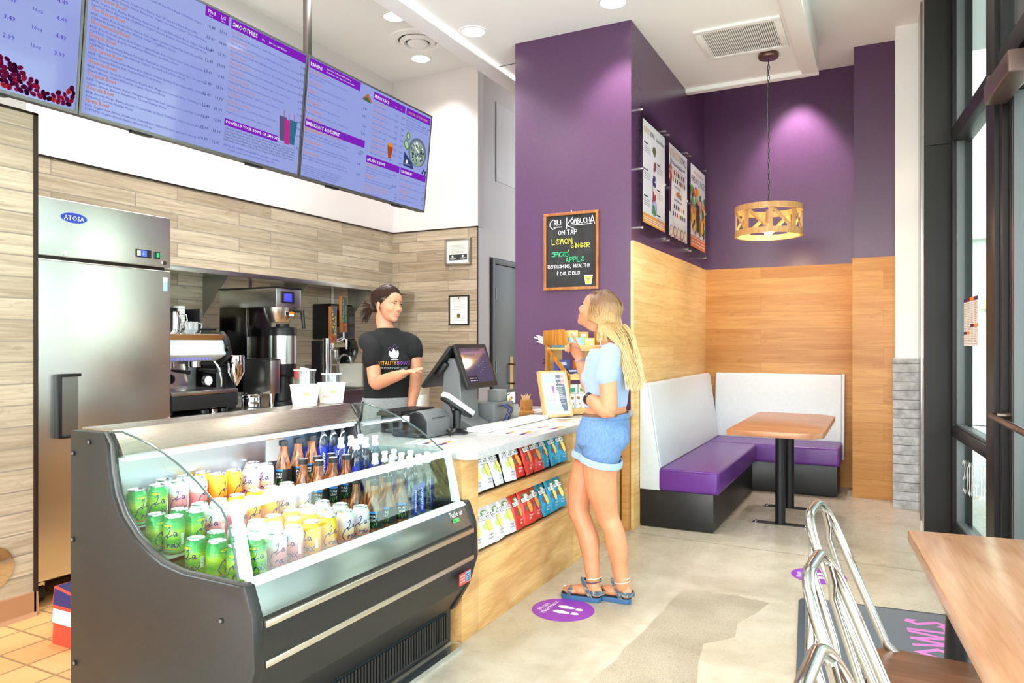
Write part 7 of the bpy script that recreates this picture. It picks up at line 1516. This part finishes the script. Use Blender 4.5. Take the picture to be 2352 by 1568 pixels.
hold = thing('card_holder', 'small wire holder with business cards by the grey printer', 'card holder', (-2.08, 4.06, CT)); MB().tube([(-.05, -.05, .0), (.05, -.05, .0), (.05, .05, 0), (-.05, .05, 0)], .003, BLACK, 6, True).tube([(0, -.05, 0), (0, -.05, .16), (.02, -.05, .17)], .003, BLACK, 6).tube([(0, .05, 0), (0, .05, .16), (.02, .05, .17)], .003, BLACK, 6).build('wire_frame', hold)
MB().box(.0, .008, -.05, .05, .11, .175, WHITE).build('card_stack', hold); q = MB(); F = (Vector((.0085, -.05, .11)), Vector((0, 1, 0)), Vector((0, 0, 1)), Vector((1, 0, 0))); [q.ell(F, .02+i*.011, .02+(i % 2)*.012, .009, .009, CC('logo%d' % i, c), .0004+.0001*i, 12) for i, c in enumerate(((230, 90, 40), (240, 200, 50), (90, 180, 70), (200, 60, 90)))]; q.build('card_logo', hold, smooth=0)
MB().box(-.03, .03, -.055, .055, .002, .1, pbr('holder_grey', (150, 152, 150), .35)).build('grey_tray', hold, bev=.003)
sg = MB(); sg.lathe([(0, .001), (.05, .001), (.05, .004), (0, .004)], WHITE, n=28); F = frame((-.0, 0, .0045), (0, 1, 0), (-1, 0, 0)); sg.text(F, 'GIFT CARDS', 0, -.006, .017, BINK, .0005, al='c')
tag(sg.build('round_sign', smooth=0, loc=(-2.0, 4.02, CT+.001)), 'small round white sign lying on the counter by the white plank box', 'sign')
tag(MB().box(-2.02, -1.9, 3.42, 4.235, CT+.001, CT+.024, pbr('white_plank', (240, 238, 232), .35)).build('white_box', bev=.002), 'long flat white box lying along the counter top', 'box')
def sheet(x, y, w, l, rz, z, label, purple):
    m = MB(); F = (Vector((0, 0, .0012)), Vector((math.cos(rz), math.sin(rz), 0)), Vector((-math.sin(rz), math.cos(rz), 0)), Vector((0, 0, 1)))
    m.box(0, w, 0, l, 0, .001, PAPER, Matrix.Rotation(rz, 4, 'Z'))
    if purple:
        for k in range(5): m.ell(F, w*.5+.03*math.sin(k*2), l*(.15+.16*k), w*.3, l*.07, (PUR, pbr('leaflet_gold', (220, 170, 60), .5), pbr('leaflet_lilac', (150, 110, 170), .5))[k % 3], .0004+k*.0001, 14)
    else:
        m.rect(F, w-.03, 0, w-.004, l*.36, PUR, .0004); m.rect(F, w-.03, l*.36, w-.004, l*.66, ORG, .0004); m.rect(F, w*.45, l*.1, w*.55, l*.3, PUR, .0005); m.rect(F, w*.45, l*.3, w*.55, l*.5, ORG, .0005)
        for c in range(3):
            for j in range(16): m.rect(F, .015+c*.06, .02+j*l/18, .02+c*.06+.03, .024+j*l/18, INK, .0004)
    tag(m.build('menu_sheet', smooth=0, loc=(x, y, z)), label, 'menu')
sheet(-1.88, 3.40, .2, .28, .12, CT, 'white printed menu sheet on the counter nearest the card terminal', False); sheet(-1.85, 3.74, .2, .28, -.10, CT, 'white printed menu sheet on the counter beside the first sheet', False); sheet(-1.87, 4.06, .2, .27, .1, CT, 'purple and gold leaflet on the counter before the picture frame', True)
sheet(-2.35, 4.3, .2, .26, .3, CT, 'pale leaflet on the counter behind the white plank box', True); sheet(-2.3, 4.62, .2, .24, -.2, CT, 'pale leaflet on the counter behind the stirrer holder', False); sheet(-2.05, 2.88, .2, .24, .2, CT, 'white sheet on the counter seen through the cooler side glass', False)
# picture frame with poster
FW = grainwood('frame_pine', 'zxy', (236, 196, 140), (218, 172, 112), 3, 8); pf = thing('picture_frame', 'pale wood tabletop frame with a phone poster leaning on the counter', 'picture frame', (-1.93, 4.24, CT+.003), math.radians(62))
PM = Matrix.Rotation(math.radians(-14), 4, 'X'); w, h_ = .225, .305; m = MB()
for x0, x1, z0, z1 in ((0, w, 0, .018), (0, w, h_-.012, h_), (0, .012, .018, h_-.012), (w-.012, w, .018, h_-.012)): m.box(x0, x1, -.02, .012, z0, z1, FW, PM)
m.build('frame', pf, bev=.002); q = MB(); F = (PM @ Vector((.012, -.0135, .018)), Vector((1, 0, 0)), PM.to_3x3() @ Vector((0, 0, 1)), PM.to_3x3() @ Vector((0, -1, 0))); W2, H2 = w-.024, h_-.03
q.rect(F, 0, 0, W2, H2, PW); q.rect(F, .016, .018, W2-.016, H2-.016, CC('photo_grey', (176, 190, 200)), .0004); q.flat(F, [(.12, H2-.016), (W2-.016, H2-.016), (W2-.016, .018), (W2-.05, .018), (.11, .13)], CC('photo_dark', (100, 108, 124)), .0006); q.rect(F, W2-.045, H2-.08, W2-.016, H2-.016, CC('photo_red', (200, 150, 146)), .0008)
q.flat(F, [(.03, .02), (.1, .02), (.085, .075), (.05, .08)], CC('sleeve_blue', (176, 204, 226)), .0008); q.rect(F, .028, .075, .1, .205, WHT2, .001); q.rect(F, .034, .105, .094, .185, CC('phone_lilac', (214, 200, 226)), .0014); q.rect(F, .074, .14, .094, .185, CC('phone_violet', (150, 96, 190)), .0018); q.ell(F, .06, .14, .02, .024, WHT2, .002); q.rect(F, .03, .085, .098, .098, CC('phone_base', (170, 176, 180)), .0018); q.flat(F, [(.1, .06), (.13, .05), (.125, .15), (.1, .17)], CC('hand_pink', (240, 214, 204)), .0014)
for i, (t_, s_) in enumerate((('HUNGRY?', .024), ('ON THE GO?', .018))): q.text(F, t_, .1, H2-.052-i*.024, s_, WHT2, .0022, fit=.085)
for i in range(7): q.rect(F, .105+.004*(i % 2), H2-.095-i*.011, .17-.008*(i % 3), H2-.091-i*.011, WHT2, .0022)
for i, t_ in enumerate(('Download on', 'App Store', 'Google Play')): q.text(F, t_, .115, .1-i*.018, .011, WHT2, .0022)
q.build('poster', pf, smooth=0); MB().tube([(w*.5, .13, .003), (w*.5, .062, .2)], .008, FW, 6).build('easel_back', pf)
# stirrer holder
BAM = grainwood('bamboo', 'xyz', (206, 150, 84), (180, 124, 62), 3, 8); shd = thing('stirrer_holder', 'small bamboo holder full of wooden stirrers', 'holder', (-2.17, 4.42, CT), math.radians(62))
MB().box(-.085, .06, -.05, .05, 0, .028, BAM).build('base', shd, bev=.002); m = MB(); m.box(0, .06, -.03, .03, .028, .1, BAM); m.build('cup', shd, bev=.002); STK = pbr('birch', (226, 190, 146), .6)
for k in range(22): X = Matrix.Translation((.03+random.uniform(-.02, .02), random.uniform(-.02, .02), .03)) @ Matrix.Rotation(random.uniform(-.22, .22), 4, 'X') @ Matrix.Rotation(random.uniform(-.25, .25), 4, 'Y'); MB().box(-.003, .003, -.0007, .0007, 0, random.uniform(.095, .112), STK, X).build('stirrer', shd)
# wooden display rack with snacks
rk = thing('display_rack', 'honey wood countertop rack of snack packs and straws behind the customer', 'display rack', (-1.87, 4.49, CT), math.radians(64)); OW = grainwood('rack_wood', 'zxy', (196, 136, 56), (170, 108, 40), 3, 7); OW2 = grainwood('rack_wood_light', 'xyz', (236, 196, 134), (220, 176, 112), 3, 7)
wr_, dp = .50, .24
for x in (0, wr_-.02):
    for y in (0, dp-.025): MB().box(x, x+.022, y, y+.025, 0, .47 if y else .27, OW).build('post', rk, bev=.002)
    MB().prism([(-.01, .49), (-.01, .575), (.19, .585), (.25, .585), (.25, .49)] if 0 else [(dp+.02, .47), (dp+.02, .57), (.055, .575), (.03, .56), (.0, .47)], 'x', x, x+.016, OW).build('side_panel', rk, bev=.002)
    MB().prism([(.0, .27), (.0, .235), (dp, .445), (dp, .485)], 'x', x+.004, x+.018, OW).build('brace', rk); MB().box(x, x+.02, 0, dp, .235, .27, OW).build('rail', rk, bev=.002); MB().box(x, x+.02, 0, dp, 0, .035, OW).build('foot_rail', rk, bev=.002)
for z, y0_ in ((.44, .02), (.245, .01), (.015, 0)): MB().box(0, wr_, y0_, dp, z, z+.012, OW2).box(0, wr_, y0_-.002, y0_+.012, z-.01, z+.03, OW2).build('shelf', rk, bev=.001)
MB().box(.35, wr_-.03, dp-.02, dp-.01, .26, .44, OW2).box(.0, .14, dp-.02, dp-.01, .26, .44, OW2).build('back_panel', rk)
RK = Matrix.Translation((-1.87, 4.49, CT)) @ Matrix.Rotation(math.radians(64), 4, 'Z')
def pack(x, y, z, w, h2, d, c1, c2, label, cat='snack pack', lean=0, name='snack_pack', txt=None):
    m = MB(); X = Matrix.Rotation(lean, 4, 'X'); m.box(-w/2, w/2, -d/2, d/2, 0, h2, pbr('pack_%d_%d_%d' % c1, c1, .4), X)
    F = (X @ Vector((-w/2, -d/2-.0005, 0)), Vector((1, 0, 0)), X.to_3x3() @ Vector((0, 0, 1)), X.to_3x3() @ Vector((0, -1, 0))); m2 = pbr('pack_%d_%d_%d' % c2, c2, .4)
    m.ell(F, w*.62, h2*.28, w*.22, h2*.2, m2, .0004, 14); m.ell(F, w*.62, h2*.27, w*.14, h2*.12, WHT2, .0008, 12); m.rect(F, w*.12, h2*.68, w*.7, h2*.86, WHT2 if c1 != (244, 246, 240) else m2, .0004)
    if txt: m.text(F, txt, w*.15, h2*.72, h2*.12, m2, .0009, al='f', fit=w*.5)
    o = m.build(name, smooth=0, bev=0); p = RK @ Vector((x, y, z)); o.location = p; o.rotation_euler = (0, 0, math.radians(64)); tag(o, label, cat)
LB, YO, TE = (136, 196, 226), (246, 196, 110), (226, 196, 160)
pack(.09, .20, .453, .085, .12, .03, LB, TE, 'sky blue coconut pouch standing at the left of the rack top', lean=-.06, txt='COCONUT'); pack(.22, .20, .453, .085, .12, .03, YO, (236, 150, 130), 'yellow fruit pouch next to the blue pouch on the rack top', lean=-.06); pack(.32, .2, .453, .08, .11, .03, (244, 160, 90), YO, 'orange fruit pouch by the neck of the customer on the rack top', lean=-.05)
pack(.115, .085, .453, .13, .068, .09, LB, TE, 'light blue snack box with coconut picture on the rack top front', txt='COCONUT'); pack(.235, .085, .453, .09, .066, .09, YO, TE, 'yellow snack box beside the light blue box on the rack'); pack(.44, .09, .453, .05, .09, .08, (226, 230, 224), (120, 150, 110), 'pale packet at the right end of the rack top')
pack(.075, .15, .258, .1, .11, .05, (70, 76, 150), (30, 34, 80), 'blue snack pack on the middle rack shelf at left', txt='Dark'); pack(.085, .07, .258, .11, .05, .07, (48, 46, 96), (120, 90, 140), 'dark violet bar box on the middle rack shelf front'); pack(.25, .15, .258, .1, .105, .05, (232, 130, 60), (244, 200, 150), 'orange snack pack on the middle rack shelf'); pack(.26, .06, .258, .12, .045, .08, (90, 170, 80), (30, 60, 40), 'green bar box on the middle rack shelf front'); pack(.40, .1, .258, .1, .07, .08, (96, 70, 120), (220, 200, 230), 'purple snack box on the middle rack shelf at right')
for i, (x, c) in enumerate(((.07, (60, 160, 130)), (.16, (70, 170, 150)), (.25, (90, 170, 90)))): pack(x, .15, .028, .075, .17, .05, (244, 246, 240), c, 'white tea box with %s print on the bottom rack shelf' % ('teal', 'sea green', 'leaf green')[i], 'box', txt='tea')
for i, x in enumerate((.07, .125, .18)): pack(x, .055, .028, .045, .11, .05, (244, 246, 240), (150, 110, 80), 'white narrow box at the front of the bottom rack shelf, %s of three' % ('left', 'middle', 'right')[i], 'box')
STW = pbr('straw_pink', (246, 226, 222), .4)
for k in range(7):
    p0 = RK @ Vector((.06+random.uniform(-.02, .02), dp-.02, .46+.012*(k % 4))); e = RK @ Vector((.02+random.uniform(-.03, .03), dp+.105+random.uniform(-.02, .01), .495+.014*(k % 4)))
    o = MB().tube([p0, p0.lerp(e, .7), e], .0045, STW, 8).build('drinking_straw'); tag(o, 'wrapped white straw sticking out behind the wooden rack', 'straw', 'straws behind the rack')
for k in range(3):
    p0 = RK @ Vector((.05, dp-.01, .33+.022*k)); e = RK @ Vector((.03+.01*k, dp+.05, .345+.024*k)); o = MB().tube([p0, e], .005, BLACK, 6, flat=.4).ball(tuple(e), (.012, .012, .007), BLACK, 10, 6).build('plastic_fork'); tag(o, 'black plastic utensil sticking out behind the rack', 'utensil', 'utensils behind the rack')
